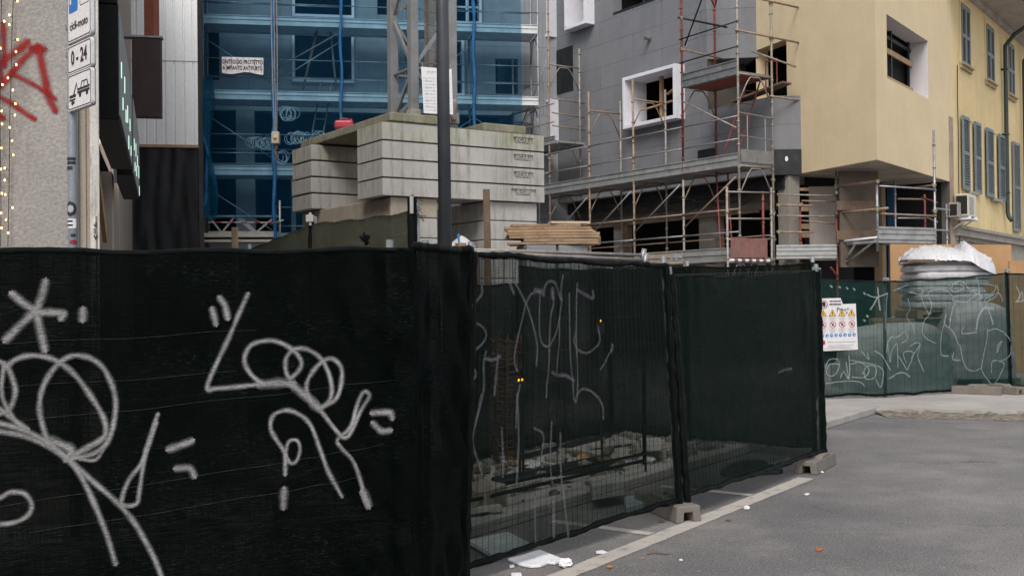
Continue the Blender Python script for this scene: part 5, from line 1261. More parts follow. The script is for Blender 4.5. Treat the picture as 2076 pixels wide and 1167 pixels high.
# items behind it
bd = thing("board", at(1668, 545, 25.2) * 1.0, "pale printed board standing behind the red pole under the jetty", "board"); bd.location.z = 2.5
PBd = Plane(*at(1641, 430, 25.2).to_2d(), 0.99, 0.05)
a, b = PBd.px(1641, 430)[0], PBd.px(1696, 430)[0]; z1 = PBd.px(1668, 378)[1]
m = MB(); m.pbox(PBd, a, b, 2.5, z1, 0, .05); m.build("sheet", mat("pale_board", (0.40, .35, .31), .85, .1, 2, 60, (.3, .25, .22), .5), bd)
m = MB(); r = random.Random(2)
for z in (3.85, 3.7, 3.62, 3.45, 3.38, 3.28, 3.2, 3.1, 3.03): m.pbox(PBd, a + .12 + r.random() * .08, a + .28 + r.random() * .2, z, z + .022, -.003, -.0005)
c_ = (a + b) / 2; flat(m, PBd, [(c_ - .05, 3.98), (c_ + .05, 3.98), (c_, 4.08)], -.0005, .002); m.build("print", M_SGREY, bd)
tb = thing("timber_stack", at(1600, 545, 25.0) * 1.0, "short timber planks lying across behind the pale column under the jetty", "timber"); tb.location.z = 2.5
for (u0, u1, v, h) in ((1586, 1638, 424, .10), (1608, 1640, 459, .12), (1620, 1640, 384, .07), (1624, 1640, 477, .1), (1594, 1625, 494, .1)):
    p, q = at(u0, v, 24.9), at(u1, v, 24.9); m = MB(); m.beam(p, q, .12, h); m.build("plank", M_WOOD, tb)
# ------------------------------------------------------------------ blue-netted scaffold
bsc = thing("scaffold", B.P(0, 0), "grey steel scaffold with bright decks seen through blue net", "scaffold")
sb = [B.px(u, 300)[0] for u in (416, 555, 693)]; s0b = sb[1]; 
BS = [s0b + 1.81 * k for k in range(-1, 5)]
M_BDECK = mat("bright_deck", (0.62, 0.63, 0.64), 0.6, 0.15, 3, 60, (0.35, 0.34, 0.33), 0.4)
LV = [B.px(560, v)[1] for v in (496, 349, 197, 46)]
for k, s in enumerate(BS):
    for o in (0, WD): m = MB(); m.bar(B.P(s, 0 if k else 3.2, o), B.P(s, 13, o), .0245, 7); m.build("standard", M_STEEL, bsc, smooth=True)
    for zt in LV[1:]: arch_frame(bsc, B, s, zt - .1, M_STEEL)
for z in LV:
    for k in range(len(BS) - 1):
        if z == LV[0] and k == 0: continue
        deck(bsc, B, BS[k], BS[k + 1], z, mt=M_BDECK, toe_h=.16)
        for zz in (.5, 1.0): part_bar(bsc, "guard_rail", B.P(BS[k], z + zz, -.02), B.P(BS[k + 1], z + zz, -.02), .016, M_STEEL)
        if z > 4.2 and k != 2: part_bar(bsc, "guard_rail", B.P(BS[k], z + .75, WD), B.P(BS[k + 1], z + .75, WD), .016, M_STEEL)
for k, z in ((0, LV[1]), (1, LV[2]), (0, LV[2]), (3, LV[1]), (4, LV[1]), (0, LV[0]), (3, LV[2])):
    if k < len(BS) - 1: part_bar(bsc, "brace", B.P(BS[k + 1 if k % 2 == 0 else k], z + .35, -.02), B.P(BS[k if k % 2 == 0 else k + 1], z + 1.55, -.02), .016, M_STEEL)
ladder(bsc, B.P(BS[1] + .85, LV[1] + .2, .35), B.P(BS[1] + 1.25, LV[2] + .5, .6), B.d, .3, M_RUSTG); 
part_bar(bsc, "timber_strut", at(614, 182, 29.8), at(644, 56, 29.8), .035, M_WOOD); part_bar(bsc, "timber_strut", at(682, 182, 29.9), at(670, 66, 29.9), .03, M_RUSTG); part_bar(bsc, "brace", at(562, 138, 29.2), at(690, 66, 29.3), .018, M_RUST)
m = MB(); q = [B.P(BS[0] + .05 + i * .9, LV[0] + .1, .0) for i in range(3)]               # passage truss at the foot
ta, tb_ = BS[0] + .1, BS[1] + .15; zt, zb = at(490, 439, 28.9).z, at(490, 471, 28.9).z
m.bar(B.P(ta, zt, -.04), B.P(tb_, zt, -.04), .035, 7); m.bar(B.P(ta, zb, -.04), B.P(tb_, zb, -.04), .03, 7)
for f0, f1 in ((0.02, .17), (.36, .20), (.40, .62), (.45, .66), (.92, .68)): m.beam(B.P(ta + (tb_ - ta) * f0, zt - .02, -.04), B.P(ta + (tb_ - ta) * f1, zb + .02, -.04), .05, .03, B.n)
m.build("lattice_beam", M_STEEL, bsc)
tp = MB(); N = 11
for k in range(N): tp.cm = k % 2; tp.bar(B.P(ta + (tb_ - ta) * k / N, zb + .26, -.06), B.P(ta + (tb_ - ta) * (k + 1) / N, zb + .26, -.06), .013, 5)
tp.build("warning_tape", [M_SIGNW, M_SRED], bsc)
m = MB(); m.pbox(B, ta - .1, tb_ + .45, zb - .13, zb - .02, -.1, .9); m.pbox(B, ta - .1, tb_ - .1, zb - .26, zb - .20, -.12, .9); m.build("landing_deck", mat("pale_plank", (0.42, .39, .34), .85, .15, 3, 60), bsc)
part_bar(bsc, "standard", at(567, 406, 28.5), at(568, 520, 28.5), .03, M_STEEL); part_bar(bsc, "cross_tube", at(548, 455, 28.5), at(575, 446, 28.4), .02, M_STEEL)

M_BNET = net_mat("blue_scaffold_net", (0.0003, 0.044, 0.105), 0.28, 0.06, 0.10, 0.05, 90, trans=0.3, tint=(0.70, 0.90, 1.0))
M_BNETD = net_mat("blue_scaffold_net_flap", (0.005, 0.095, 0.18), 0.74, 0.05, 0.06, 0.1, 90, trans=0.45)
M_BROPE = mat("blue_net_seam", (0.008, 0.10, 0.25), 0.7, 0.3, 6, 60)
bn = thing("scaffold_net", B.P(BS[0], 0, -.12), "translucent blue net hung over the scaffold behind the crane base", "scaffold net")
ends = [B.px(408, 300, -.1)[0], B.px(555, 300, -.1)[0], B.px(693, 300, -.1)[0], B.px(828, 300, -.1)[0], B.px(962, 300, -.1)[0], B.px(1058, 200, -.1)[0]]
zlow = [B.px(480, 440, -.1)[1], 2.0, 2.0, 2.0, 2.0, 2.0]
for k in range(5):
    a, b = ends[k], ends[k + 1]; m = MB(); nx, nz = 26, 60; z1 = 13.2; z0 = zlow[k]
    def bpt(i, j):
        x = i / nx; z = z0 + (z1 - z0) * j / nz; e = math.sin(math.pi * x)
        o = -.10 - .05 * e * (1 + fbm((x * 2 + k * 3, z * .8, 1), 2)) + .03 * fbm((x * 6 + k, z * .5, 4), 2)
        zz = z - (.10 * e if j == 0 else 0) + (.10 * (1 - x) if (j == 0 and k == 0) else 0)
        return B.P(a + (b - a) * x, zz, o)
    if k == 0:                                       # the hole torn round the hoist rope is left between sheets
        pass
    m.grid([[bpt(i, j) for i in range(nx + 1)] for j in range(nz + 1)], lambda j, i: ((a + (b - a) * i / nx), z0 + (z1 - z0) * j / nz))
    m.build("net_sheet", M_BNET, bn, smooth=True)
fl = MB(); top, bot = 7.6, zlow[0] - .08             # loose flap folded back on the left edge
fl.grid([[B.P(ends[0] + .05 + .34 * (i / 8) * (1 + .25 * math.sin(j * .3)) + (.30 * (1 - i / 8) * math.sin(j / 30 * math.pi) if 0 else 0) + .10 * (1 - j / 30) - .12, bot + (top - bot) * j / 30, -.16 - .05 * math.sin(i * .9 + j * .25)) for i in range(9)] for j in range(31)], lambda j, i: (i * .05, j * .1))
fl.build("net_flap", M_BNETD, bn, smooth=True)
for k, u in enumerate((408, 555, 693, 962)):
    s_ = ends[(0, 1, 2, 4)[k]]; zb = zlow[0] - .1 if k == 0 else (3.0 if k == 1 else 2.2)
    m = MB(); N = 80; pts = [B.P(s_ + .035 * n1((i * .13, k * 7, 0)) + (.02 * math.sin(i * .5)) + ((.35 * (max(0, (26 - i)) / 26) ** 1.0 * math.sin(min(1, i / 26) * math.pi) - .12 * max(0, 1 - i / 16)) if k == 0 else 0), zb + (13 - zb) * i / N, -.16 + .02 * n1((i * .3, k, 5))) for i in range(N + 1)]
    m.path(pts, lambda i, k=k: (.048 if k != 2 else .04) * (1 + .45 * n1((i * .35, k * 3, 9))), 8); m.build("net_seam", M_BROPE, bn, smooth=True)
# white coils tied to the net
M_COIL = mat("white_coil", (0.62, .63, .64), .5, .1, 6, 60)
rc = random.Random(4)
for gi, (lab, lst) in enumerate((("bundle of white wire coils hanging high beside the hoist rope", ((582, 231, 13), (592, 231, 13), (577, 229, 13))),
                                 ("long row of white wire coils hanging right of the hoist block", ((588, 280, 12), (598, 281, 12), (606, 279, 12), (614, 280, 11), (622, 280, 10), (640, 278, 8), (652, 280, 11))),
                                 ("row of white wire coils hanging left of the hoist block", ((513, 287, 11), (523, 287, 12), (535, 291, 11), (543, 289, 11), (549, 294, 10))),
                                 ("single loose white coil hanging below the hoist block", ((568, 322, 12), (572, 319, 12))))):
    q = at(lst[0][0], lst[0][1], 28.5); root = thing("wire_coils", q, lab, "wire coils", "white coils hung on the blue net")
    for (u, v, r) in lst:
        c_ = B.P(*B.px(u, v, .0), .0); rr = r * 28.5 / F; m = MB()
        for t in range(3):
            tx = rc.uniform(-.05, .05); ty = rc.uniform(-.04, .04); eg = rc.uniform(.8, 1.05)
            m.path([c_ + B.d * (rr * (.86 + .05 * t) * math.cos(a_) * eg + tx) + V((0, 0, rr * (1 - .03 * t) * math.sin(a_) + ty)) + B.n * (.05 * math.sin(a_ + t) * .5) for a_ in [i * math.pi / 9 for i in range(18)]], .0065, 5, closed=True)
        m.build("coil", M_COIL, root)
hk = thing("hoist_block", at(559, 279, 28.2), "pale hoist block on a rope hanging in front of the blue net", "hoist")
m = MB()
for dx in (-.03, .0, .028): m.path([at(559, 270, 28.2) + V((dx * (1 + 1.5 * math.sin(i / 20 * math.pi)) - .03 * i / 20, 0, 5.5 * i / 20)) for i in range(21)], .011, 5)
m.build("rope", mat("hemp_rope", (0.30, .27, .24), .9, .2, 9, 80), hk)
q = at(559, 280, 28.2); m = MB(); m.box(q.x - .1, q.x + .1, q.y - .1, q.y + .1, q.z - .16, q.z + .16); m.bar(q + V((0, -.14, 0)), q + V((0, .14, 0)), .05, 10); m.build("block", mat("cream_block", (0.46, .40, .31), .8, .15, 5, 60), hk, bevel=.03)
m = MB(); m.path([q + V((.02 * math.sin(i), 0, -.16 - .04 * i)) for i in range(12)], lambda i: .045 * (1 - .05 * i) , 7); m.build("hook_strap", M_WOODD, hk)
bk = thing("banner", B.P(B.px(490, 132, -.3)[0], B.px(490, 150, -.3)[1], -.3), "white warning banner with two lines of dark letters, top left on the blue net", "banner")
s0, s1 = B.px(450, 132, -.2)[0], B.px(534, 132, -.2)[0]; zt, zb = B.px(490, 117, -.2)[1], B.px(490, 149, -.2)[1]
m = MB(); m.grid([[B.P(s0 + (s1 - s0) * i / 16, zb + (zt - zb) * j / 3 - .03 * math.sin(i * .5) * (1 - j / 3), -.23 + .006 * math.sin(i)) for i in range(17)] for j in range(4)]); m.build("sheet", M_SIGNW, bk, smooth=True)
m = MB(); zc_ = (zt + zb) / 2; h_ = zt - zb; add_text(m, B, "ONTEGGIO PROTETTO", (s0 + s1) / 2, zc_ + h_ * .19, .15, -.240, 1, .004, .66); add_text(m, B, "A IMPIANTO ANTIFURTO", (s0 + s1) / 2, zc_ - h_ * .19, .15, -.240, 1, .004, .60); m.build("lettering", M_INK, bk)
m = MB()
for i in range(7): c0 = s0 + (s1 - s0) * (i + .4) / 7; flat(m, B, [(c0, zt - .03), (c0 + .05, zt - .035), (c0 + .04, zt - .055)], -.239); flat(m, B, [(c0 + .02, zb + .05), (c0 + .07, zb + .045), (c0 + .05, zb + .03)], -.239); flat(m, B, [(c0, zc_ + .012), (c0 + .05, zc_ + .01), (c0 + .03, zc_ - .012)], -.239)
m.build("red_marks", mat("faded_red_print", (.45, .2, .22), .7, .2), bk)

# ------------------------------------------------------------------ tower crane base
CR = Plane(*at(775, 300, 20.0).to_2d(), 0.839, 0.545)                 # front face of the front stack
if CR.n.y < 0: CR.n = -CR.n
CN = CR.n
zS0, zS1 = CR.px(775, 395.5)[1], CR.px(775, 244)[1]; LB = CR.px(1103, 330)[0]; DB = 1.08; NB = 4; hB = (zS1 - zS0) / NB
crane = thing("tower_crane", CR.P(1.6, 0, 2.4), "grey lattice crane mast rising from slabs on top of the concrete ballast", "crane mast")
M_CONCT = mat("mossy_ballast_concrete", (0.40, 0.385, 0.345), 0.9, 0.15, 1.3, 70, (0.085, 0.12, 0.012), 1.0, streak=True)
def ballast_stack(o, lab, dz=0.0, txt=True):
    for k in range(NB):
        CM = M_CONCT if k == NB - 1 else M_CONC
        nm = ("lowest", "second from bottom", "third from bottom", "topmost")[k]
        root = thing("ballast_block", CR.P(0, zS0 + hB * k, o), lab % nm, "concrete block", "long ballast blocks of the crane")
        m = MB(); j = .012 * n1((k, o, 2)); z0, z1 = zS0 + hB * k + .006, zS0 + hB * (k + 1) - .026
        if txt:                                       # face with a shallow panel for the cast letters
            hw_ = .235 if k else .30; cx = LB * .862; cz = (z0 + z1) / 2 + .03; hz = .062
            m.wall(CR, j, LB + j, z0, z1, [(cx - hw_, cx + hw_, cz - hz, cz + hz, .035)], off=o)
            m.face([CR.P(cx - hw_, cz - hz, o + .034), CR.P(cx + hw_, cz - hz, o + .034), CR.P(cx + hw_, cz + hz, o + .034), CR.P(cx - hw_, cz + hz, o + .034)])
            m.pbox(CR, j, LB + j, z0, z1, o + .0345, o + DB)
            for (a0_, b0_, a1_, b1_) in ((0, z0, LB, z0), (LB, z0, LB, z1), (LB, z1, 0, z1), (0, z1, 0, z0)): m.face([CR.P(a0_ + j, b0_, o), CR.P(a1_ + j, b1_, o), CR.P(a1_ + j, b1_, o + .036), CR.P(a0_ + j, b0_, o + .036)])
            b_ = m.build("body", CM, root)
            t = MB(); add_text(t, CR, "KGRIU" if k else "B.5000", cx, cz - .005, .135, o + .016, 1, .003, .86, depth=.014); t.build("cast_letters", CM, root)
        else:
            m.pbox(CR, j, LB + j, z0, z1, o, o + DB); m.build("body", CM, root, bevel=.015)
        e_ = MB(); 
        e_.pbox(CR, .07 + j, LB - .07 + j, z1 + .0005, z1 + .031, o + .06, o + DB - .06); e_.build("spacer", M_DARKC, root)
ballast_stack(0.0, "long pale ballast block facing the street, %s of the front stack")
ballast_stack(0.153 * 20 + .30, "long pale ballast block, %s of the stack at the back left", txt=False)
capz = zS1 + .02; capL = .153 * 20 + .3 + DB
def cap(s0, s1, lab, nm, z0, z1, mt, o0, o1, group=None):
    root = thing(nm, CR.P(s0, z0, o0), lab, "concrete block", group); m = MB(); m.pbox(CR, s0, s1, z0, z1, o0, o1); m.build("body", mt, root, bevel=.02); return root
cs0 = CR.px(789, 240, .1)[0]; cs1 = CR.px(886, 240, .1)[0]; ds0 = CR.px(989, 250, .1)[0]; ds1 = CR.px(1075, 250, .1)[0]; hcap = .165
cap(cs0, cs1, "mossy cross slab on top of the ballast, under the crane mast", "cross_slab", capz, capz + hcap, M_MOSS, .06, capL, "mossy slabs across the ballast")
cap(ds0, ds1, "mossy green cross slab on top of the ballast, right of the lamp post", "cross_slab", capz, capz + hcap, M_MOSS, .25, capL, "mossy slabs across the ballast")
bs0, bs1 = CR.px(792, 440, .1)[0], CR.px(887, 440, .1)[0]; rs0, rs1 = CR.px(986, 450, .1)[0], CR.px(1089, 450, .1)[0]
hb = CR.px(840, 402, .1)[1] - CR.px(840, 443, .1)[1]
z = zS0 - .01
for k in range(8):
    z0 = z - hb * (k + 1) + .012; z1 = z - hb * k
    if z0 < PZ: z0 = PZ + .002
    if z1 - z0 < .06: break
    for s0_, s1_, nm in ((bs0, bs1, "left"), (rs0, rs1, "right")):
        cap(s0_, s1_, "cross block under the %s end of the ballast, layer %s from the top" % (nm, ("one", "two", "three", "four", "five", "six", "seven", "eight", "nine")[k]), "foundation_block", z0, z1, M_CONCW if k == 0 and nm == "left" else M_CONC, .1, capL - .02, "cross blocks carrying the crane ballast")
MS = .87; mo = V((0, 0, 0)); mz = capz + hcap
pa_ = at(838, 214, 21.25); ms0 = (pa_ - CR.o).dot(CR.d); mo0 = (pa_ - CR.o).dot(CN)
legs = [(ms0, mo0), (ms0 + MS, mo0), (ms0 + MS, mo0 + MS), (ms0, mo0 + MS)]
M_MAST = mat("mast_paint", (0.20, .205, .21), .55, .2, 3, 60, (0.15, .12, .09), .5)
for s_, o_ in legs:
    m = MB(); w_ = .085; m.pbox(CR, s_ - w_, s_ + w_, mz - .12, 13.5, o_ - w_, o_ + w_); leg_ = m.build("leg", M_MAST, crane, bevel=.01)
    m = MB(); m.pbox(CR, s_ - .11, s_ + .11, mz + .001, mz + .22, o_ - .12, o_ + .12); m.build("foot_socket", mat("pale_socket", (0.30, .27, .22), .9, .2, 6, 60), leg_, bevel=.02)
zl = [mz + .12, mz + 1.05, mz + 2.2, mz + 3.3, mz + 4.4, mz + 5.5, mz + 6.6, mz + 7.7]
for f in range(4):
    a, b = legs[f], legs[(f + 1) % 4]
    for k in range(len(zl) - 1):
        p, q = (a, b) if (k + f) % 2 else (b, a)
        m = MB(); m.beam(CR.P(p[0], zl[k], p[1]), CR.P(q[0], zl[k + 1], q[1]), .065, .05, CN if f % 2 == 0 else CR.d); m.build("lattice_diagonal", M_MAST, crane)
        if k % 2: m = MB(); m.bar(CR.P(a[0], zl[k], a[1]), CR.P(b[0], zl[k], b[1]), .032, 6); m.build("lattice_strut", M_MAST, crane)
ladder(crane, CR.P(ms0 + .55, mz, mo0 + .5), CR.P(ms0 + .55, 13, mo0 + .5), CR.d, .3, M_RUST, 30)
m = MB(); p = at(919, 225, 21.6); m.path([p + V((.02 * math.sin(i), 0, .22 - .06 * i)) for i in range(8)], .06, 8); m.build("cable_wrap", mat("pinkish_wrap", (.32, .25, .22), .8, .2, 8, 60), crane, smooth=True)
# load table tied to the mast
lt = thing("load_chart", at(885, 180, 21.0), "white load chart board with rows of figures tied to the crane mast", "sign")
LP = Plane(*at(855, 180, 20.9).to_2d(), 0.97, 0.10)
a, b = LP.px(854, 180)[0], LP.px(916, 180)[0]; t0, t1 = LP.px(885, 231)[1], LP.px(885, 138)[1]; sk = .035
m = MB(); m.prism([LP.P(a, t1 + .02, 0), LP.P(b, t1 - .02, 0), LP.P(b + .02, t0 - .01, 0), LP.P(a + .045, t0 + .015, 0)], LP.n * .006); m.build("board", mat("chart_white", (.70, .70, .71), .5, .04), lt)
m = MB(); W_ = b - a; H_ = t1 - t0
add_text(m, LP, "PORT.", a + W_ * .36, t1 - H_ * .10, .075, -.003)
for i, s_ in enumerate(("10 m", "15 m", "20 m", "25 m", "30 m")): add_text(m, LP, s_, a + W_ * (.22 + .01 * i), t1 - H_ * (.29 + .14 * i), .07, -.003)
for i in range(11): zz = t1 - H_ * (.22 + .07 * i); line2(m, LP, (a + .03 + .003 * i, zz), (b - .02, zz - .015), .004 if i % 2 else .007, -.0005)
line2(m, LP, (a + W_ * .40, t1 - H_ * .22), (a + W_ * .44, t0 + .06), .006, -.0005)
m.build("print", M_SGREY, lt)
m = MB(); m.bar(LP.P(a + .03, t1 + .0, .01), LP.P(a + .03, t1 + .12, .02), .008, 5); m.bar(LP.P(b - .03, t1 - .02, .01), LP.P(b - .03, t1 + .1, .02), .012, 5); m.build("tie", M_STEEL, lt)
jc = thing("jerrycan", CR.P(0, zS1, 3.4), "red plastic jerrycan standing on the back ballast stack", "jerrycan")
q = at(698, 253, 22.9); m = MB(); m.box(q.x - .20, q.x + .20, q.y - .12, q.y + .12, q.z - .10, q.z + .085); m.build("body", mat("red_plastic", (.42, .045, .07), .45, .1, 4, 60), jc, bevel=.05)
m = MB(); m.path([q + V((-.1, 0, .07)), q + V((-.08, 0, .125)), q + V((.06, 0, .125)), q + V((.09, 0, .07))], .018, 6); m.bar(q + V((.14, 0, .08)), q + V((.14, 0, .125)), .03, 8); m.build("handle", MATS["red_plastic"], jc)

# ------------------------------------------------------------------ lamp post
lp = at(903, 500, 13.0); ltop = at(896, 0, 13.0)
lam = thing("lamp_post", (lp.x, lp.y, 0), "thick dark grey lamp post rising in front of the concrete ballast", "lamp post")
dd = (ltop - lp); d1 = dd / dd.z; base = lp - d1 * lp.z
m = MB(); m.bar(base, base + d1 * 1.2, .098, 20, .095); m.bar(base + d1 * 1.2, base + d1 * 8.5, .082, 20, .066); m.build("shaft", M_LAMP, lam, smooth=True)
m = MB(); m.bar(base + d1 * 1.2, base + d1 * 1.32, .099, 20, .083); m.bar(base, base + V((0, 0, .05)), .16, 16); m.build("collar", M_LAMP, lam)
m = MB(); tpp = base + d1 * 8.5; m.path([tpp, tpp + V((.15, -.2, .35)), tpp + V((.6, -.8, .5)), tpp + V((.9, -1.2, .5))], .035, 8); m.build("arm", M_LAMP, lam, smooth=True)
m = MB(); q = tpp + V((1.0, -1.35, .5)); m.obox(q - V((.1, .3, .05)), V((.22, 0, 0)), V((.0, .5, 0)), V((0, 0, .12))); m.build("lamp_head", M_LAMP, lam, bevel=.03)

# ------------------------------------------------------------------ things on the site
# olive netted fence seen over the first panel
oT = [at(500, 506, 11.6), at(631, 453, 9.25), at(836, 428, 6.95)]
for k in range(2):
    a, b = oT[k], oT[k + 1]; zb = .32
    pt = Patch(a, b, V((b.x, b.y, zb)), V((a.x, a.y, zb)), amp=.012, sag=.01, seed=31 + k * 2, gather=.012)
    r_ = panel(("olive netted fence behind the black panel, the lower far stretch", "olive netted fence behind the black panel, the stretch ending at the frayed post")[k], pt, M_NETO, nv=0, wrap=(False, False), foot_hem=False, hem=.012, nx=40, nz=30)
    tc_ = MB(); q = b - V((0, 0, .0)); tc_.path([q + V((.010 * n1((i * .5, 2, k)), .01 * n1((i * .5, 7, k)), .09 - .05 * i)) for i in range(45)], lambda i: (.032 if k else .026) * (1 + .35 * n1((i * .5, k, 3))), 9); tc_.build("post_wrap", M_HEM, r_, smooth=True)
    cl = MB(); cq = q + V((.0, -.045, .04)); cl.box(cq.x - .012, cq.x + .012, cq.y - .006, cq.y + .006, cq.z - .06, cq.z + .05)
    if k == 0: cl.box(cq.x - .035, cq.x + .03, cq.y - .02, cq.y + .03, cq.z - .03, cq.z + .03)
    cl.build("post_clip", mat("pale_clip", (.30, .29, .27), .6, .1), r_, bevel=.004)
    if k:
        fr_ = MB(); rr = random.Random(8)
        for i in range(26):
            p0 = q + V((rr.uniform(-.01, .04), -.03, rr.uniform(-.05, .1))); v_ = V((rr.uniform(-.2, 1), rr.uniform(-.3, .1), rr.uniform(-.6, .5)))
            fr_.path([p0 + v_ * .014 * t + V((0, 0, -.001 * t * t)) for t in range(5)], .0022, 4)
        fr_.build("frayed_threads", M_HEM, r_)
        tt = MB(); 
        for i in range(9):
            p0 = at(740 + rr.uniform(-5, 5), 486 + rr.uniform(-6, 12), 7.6); tt.path([p0, p0 + V((rr.uniform(-.03, .03), -.03, .03)), p0 + V((rr.uniform(-.05, .05), -.04, rr.uniform(-.02, .06)))], lambda i: .008 - .002 * i, 5)
        tt.build("torn_tuft", M_HEM, r_)
# dark fence that closes the excavation, seen through panels two and three
iB = [atz(905, 948, .12), atz(1056, 909, .12), atz(1240, 874, .12), atz(1395, 886, .12), atz(1650, 907, .12)]
il = ["dark inner fence deep in the site, its nearest stretch behind the see-through panel", "dark inner fence deep in the site, middle stretch behind the see-through panel", "dark inner fence deep in the site, turning behind the leaning posts", "dark inner fence deep in the site, stretch behind the dark green front panel"]
for k in range(4):
    a, b = iB[k], iB[k + 1]; u_ = V((0, 0, 1.72 if k == 0 else 1.90))
    pt = Patch(a + u_, b + u_, b, a, amp=.02, sag=.02, seed=51 + k * 3, gather=.015)
    panel(il[k], pt, M_NETI, nv=14, nh=5, hem=.012, wrap=(False, True), nx=36, nz=26, group="inner fences across the site")
# bare galvanised panels leaning just behind the see-through one
for k, (a, b) in enumerate((((905, 505, 8.2), (1300, 517, 10.3)), ((900, 509, 7.8), (1304, 527, 9.9)))):
    p, q = at(*a), at(*b); rt = thing("bare_fence", (p.x, p.y, 0), ("bare galvanised fence frame leaning behind the see-through panel, the farther one", "bare galvanised fence frame leaning behind the see-through panel, the nearer one")[k], "fence panel", "bare fence frames behind the netting")
    m = MB(); m.bar(p, q, .016, 10); m.build("top_tube", M_RUSTG, rt, smooth=True); m = MB(); m.bar((p.x, p.y, .1), p, .016, 10); m.bar((q.x, q.y, .1), q - V((0, 0, .05)), .011, 10); m.bar((p.x, p.y, .2), (q.x, q.y, .2), .016, 8); m.build("frame", M_HEM, rt, smooth=True)
    m = MB()
    for i in range(1, 24): t = p.lerp(q, i / 24); m.bar((t.x, t.y, .2), t, .002, 4, caps=False)
    for z in (.6, 1.1, 1.6): m.bar((p.x, p.y, z), (q.x, q.y, z), .002, 4, caps=False)
    m.build("wire_mesh", M_HEM, rt)
    m = MB(); e_ = q - V((0, 0, .03)); m.bar(e_ - V((0, 0, .05)), e_ + V((.03, 0, .09)), .026, 10); m.build("coupler", M_STEEL, rt, smooth=True)
# timber post in front of the ballast gap and a low stub post
for lab, (u0, v0, u1, v1, Y), wd, mt in (("tall brown timber post standing in front of the ballast gap", (990, 500, 986, 384, 18.0), .115, M_WOODD), ("short brown timber post between the black panel and the blue building", (476, 500, 476, 461, 14.5), .075, M_WOOD)):
    p, q = at(u0, v0, Y), at(u1, v1, Y); rt = thing("timber_post", (p.x, p.y, 0), lab, "post"); m = MB(); m.beam((p.x + .01, p.y, PZ), q, wd, wd, (0, 1, 0)); m.build("body", mt, rt, bevel=.008)
# planks on grey blocks
base_z = at(1120, 497, 17.5).z; pc = at(1121, 497, 17.5)
PD = V((.96, .27, 0)).normalized(); PN = V((-.27, .96, 0))
for k in range(2):
    cp = pc + PD * (-.02 + .53 * (k - .5)); 
    z = base_z; j = 0
    while z > PZ + .05 and j < 5:
        h = min(.55, z - PZ); rt = thing("concrete_block", (cp.x, cp.y, z - h), ("grey block under the timber boards, %s column, %s one" % (("left", "right")[k], ("top", "second", "third", "fourth", "bottom")[j])), "concrete block", "grey blocks carrying the boards")
        m = MB(); m.obox(V((cp.x, cp.y, z - h)) - PD * .245 - PN * .3, PD * .49, PN * .6, V((0, 0, h - .012))); m.build("body", mat("grey_block", (.235, .235, .24), .95, .15, 3, 70, (.14, .14, .14), .5), rt, bevel=.012); z -= h; j += 1
rp = random.Random(21)
zz = base_z
rowsP = [(1030, 1213, .045), (1052, 1218, .05), (1026, 1216, .05), (1030, 1217, .05), (1028, 1212, .04), (1026, 1206, .05), (1036, 1180, .045)]
for k, (u0, u1, h) in enumerate(rowsP):
    for j in range(3):
        p = at(u0 + rp.uniform(-4, 10), 480, 17.3 + j * .22); q = at(u1 + rp.uniform(-12, 3), 480, 17.3 + j * .22 + .05)
        rt = thing("timber_board", (p.x, p.y, zz), "rough brown board in the flat stack lying on grey blocks beside the ballast", "timber board", "boards stacked on the grey blocks")
        m = MB(); m.beam(V((p.x, p.y, zz + h / 2)), V((q.x, q.y, zz + h / 2 + rp.uniform(-.004, .004))), .20, h - .006); m.build("board_body", rp.choice((M_WOOD, M_WOOD, M_WOODL, MATS["rough_timber"])), rt, bevel=.004)
    zz += h
rt = thing("timber_board", at(1150, 452, 17.4), "pale clean board lying on top of the stack of boards", "timber board"); p, q = at(1114, 454, 17.3), at(1192, 455, 17.45); m = MB(); m.beam(V((p.x, p.y, zz + .02)), V((q.x, q.y, zz + .02)), .22, .035); m.build("board_body", mat("pale_board_wood", (.50, .40, .29), .8, .1, 4, 60), rt, bevel=.004)
bx = thing("open_box", at(935, 496, 15.5), "small white sack with a blue tool in a brown tub beside the lamp post", "site clutter")
q = at(936, 494, 15.5); m = MB(); N = 12
m.grid([[q + V((.20 * math.cos(a_) * (1 - t) ** .7, .12 * math.sin(a_) * (1 - t) ** .7, -.04 + .15 * t + .01 * math.sin(a_ * 3))) for a_ in [i * 2 * math.pi / N for i in range(N + 1)]] for t in (0, .3, .6, .85, 1)]); m.build("sack", M_SIGNW, bx, smooth=True)
m = MB(); m.bar(at(931, 497, 15.3), at(929, 474, 15.3), .012, 6, .02); m.build("tool_handle", mat("sky_blue_plastic", (.06, .25, .50), .5, .1), bx)
m = MB(); p = at(934, 503, 15.25); m.bar(p, p + V((0, 0, .07)), .07, 12, .085); m.build("tub", M_WOODL, bx)
m = MB(); p = at(936, 503, 15.5); m.box(p.x - .3, p.x + .25, p.y - .2, p.y + .3, PZ, p.z); m.build("plinth", M_WOODD, bx)

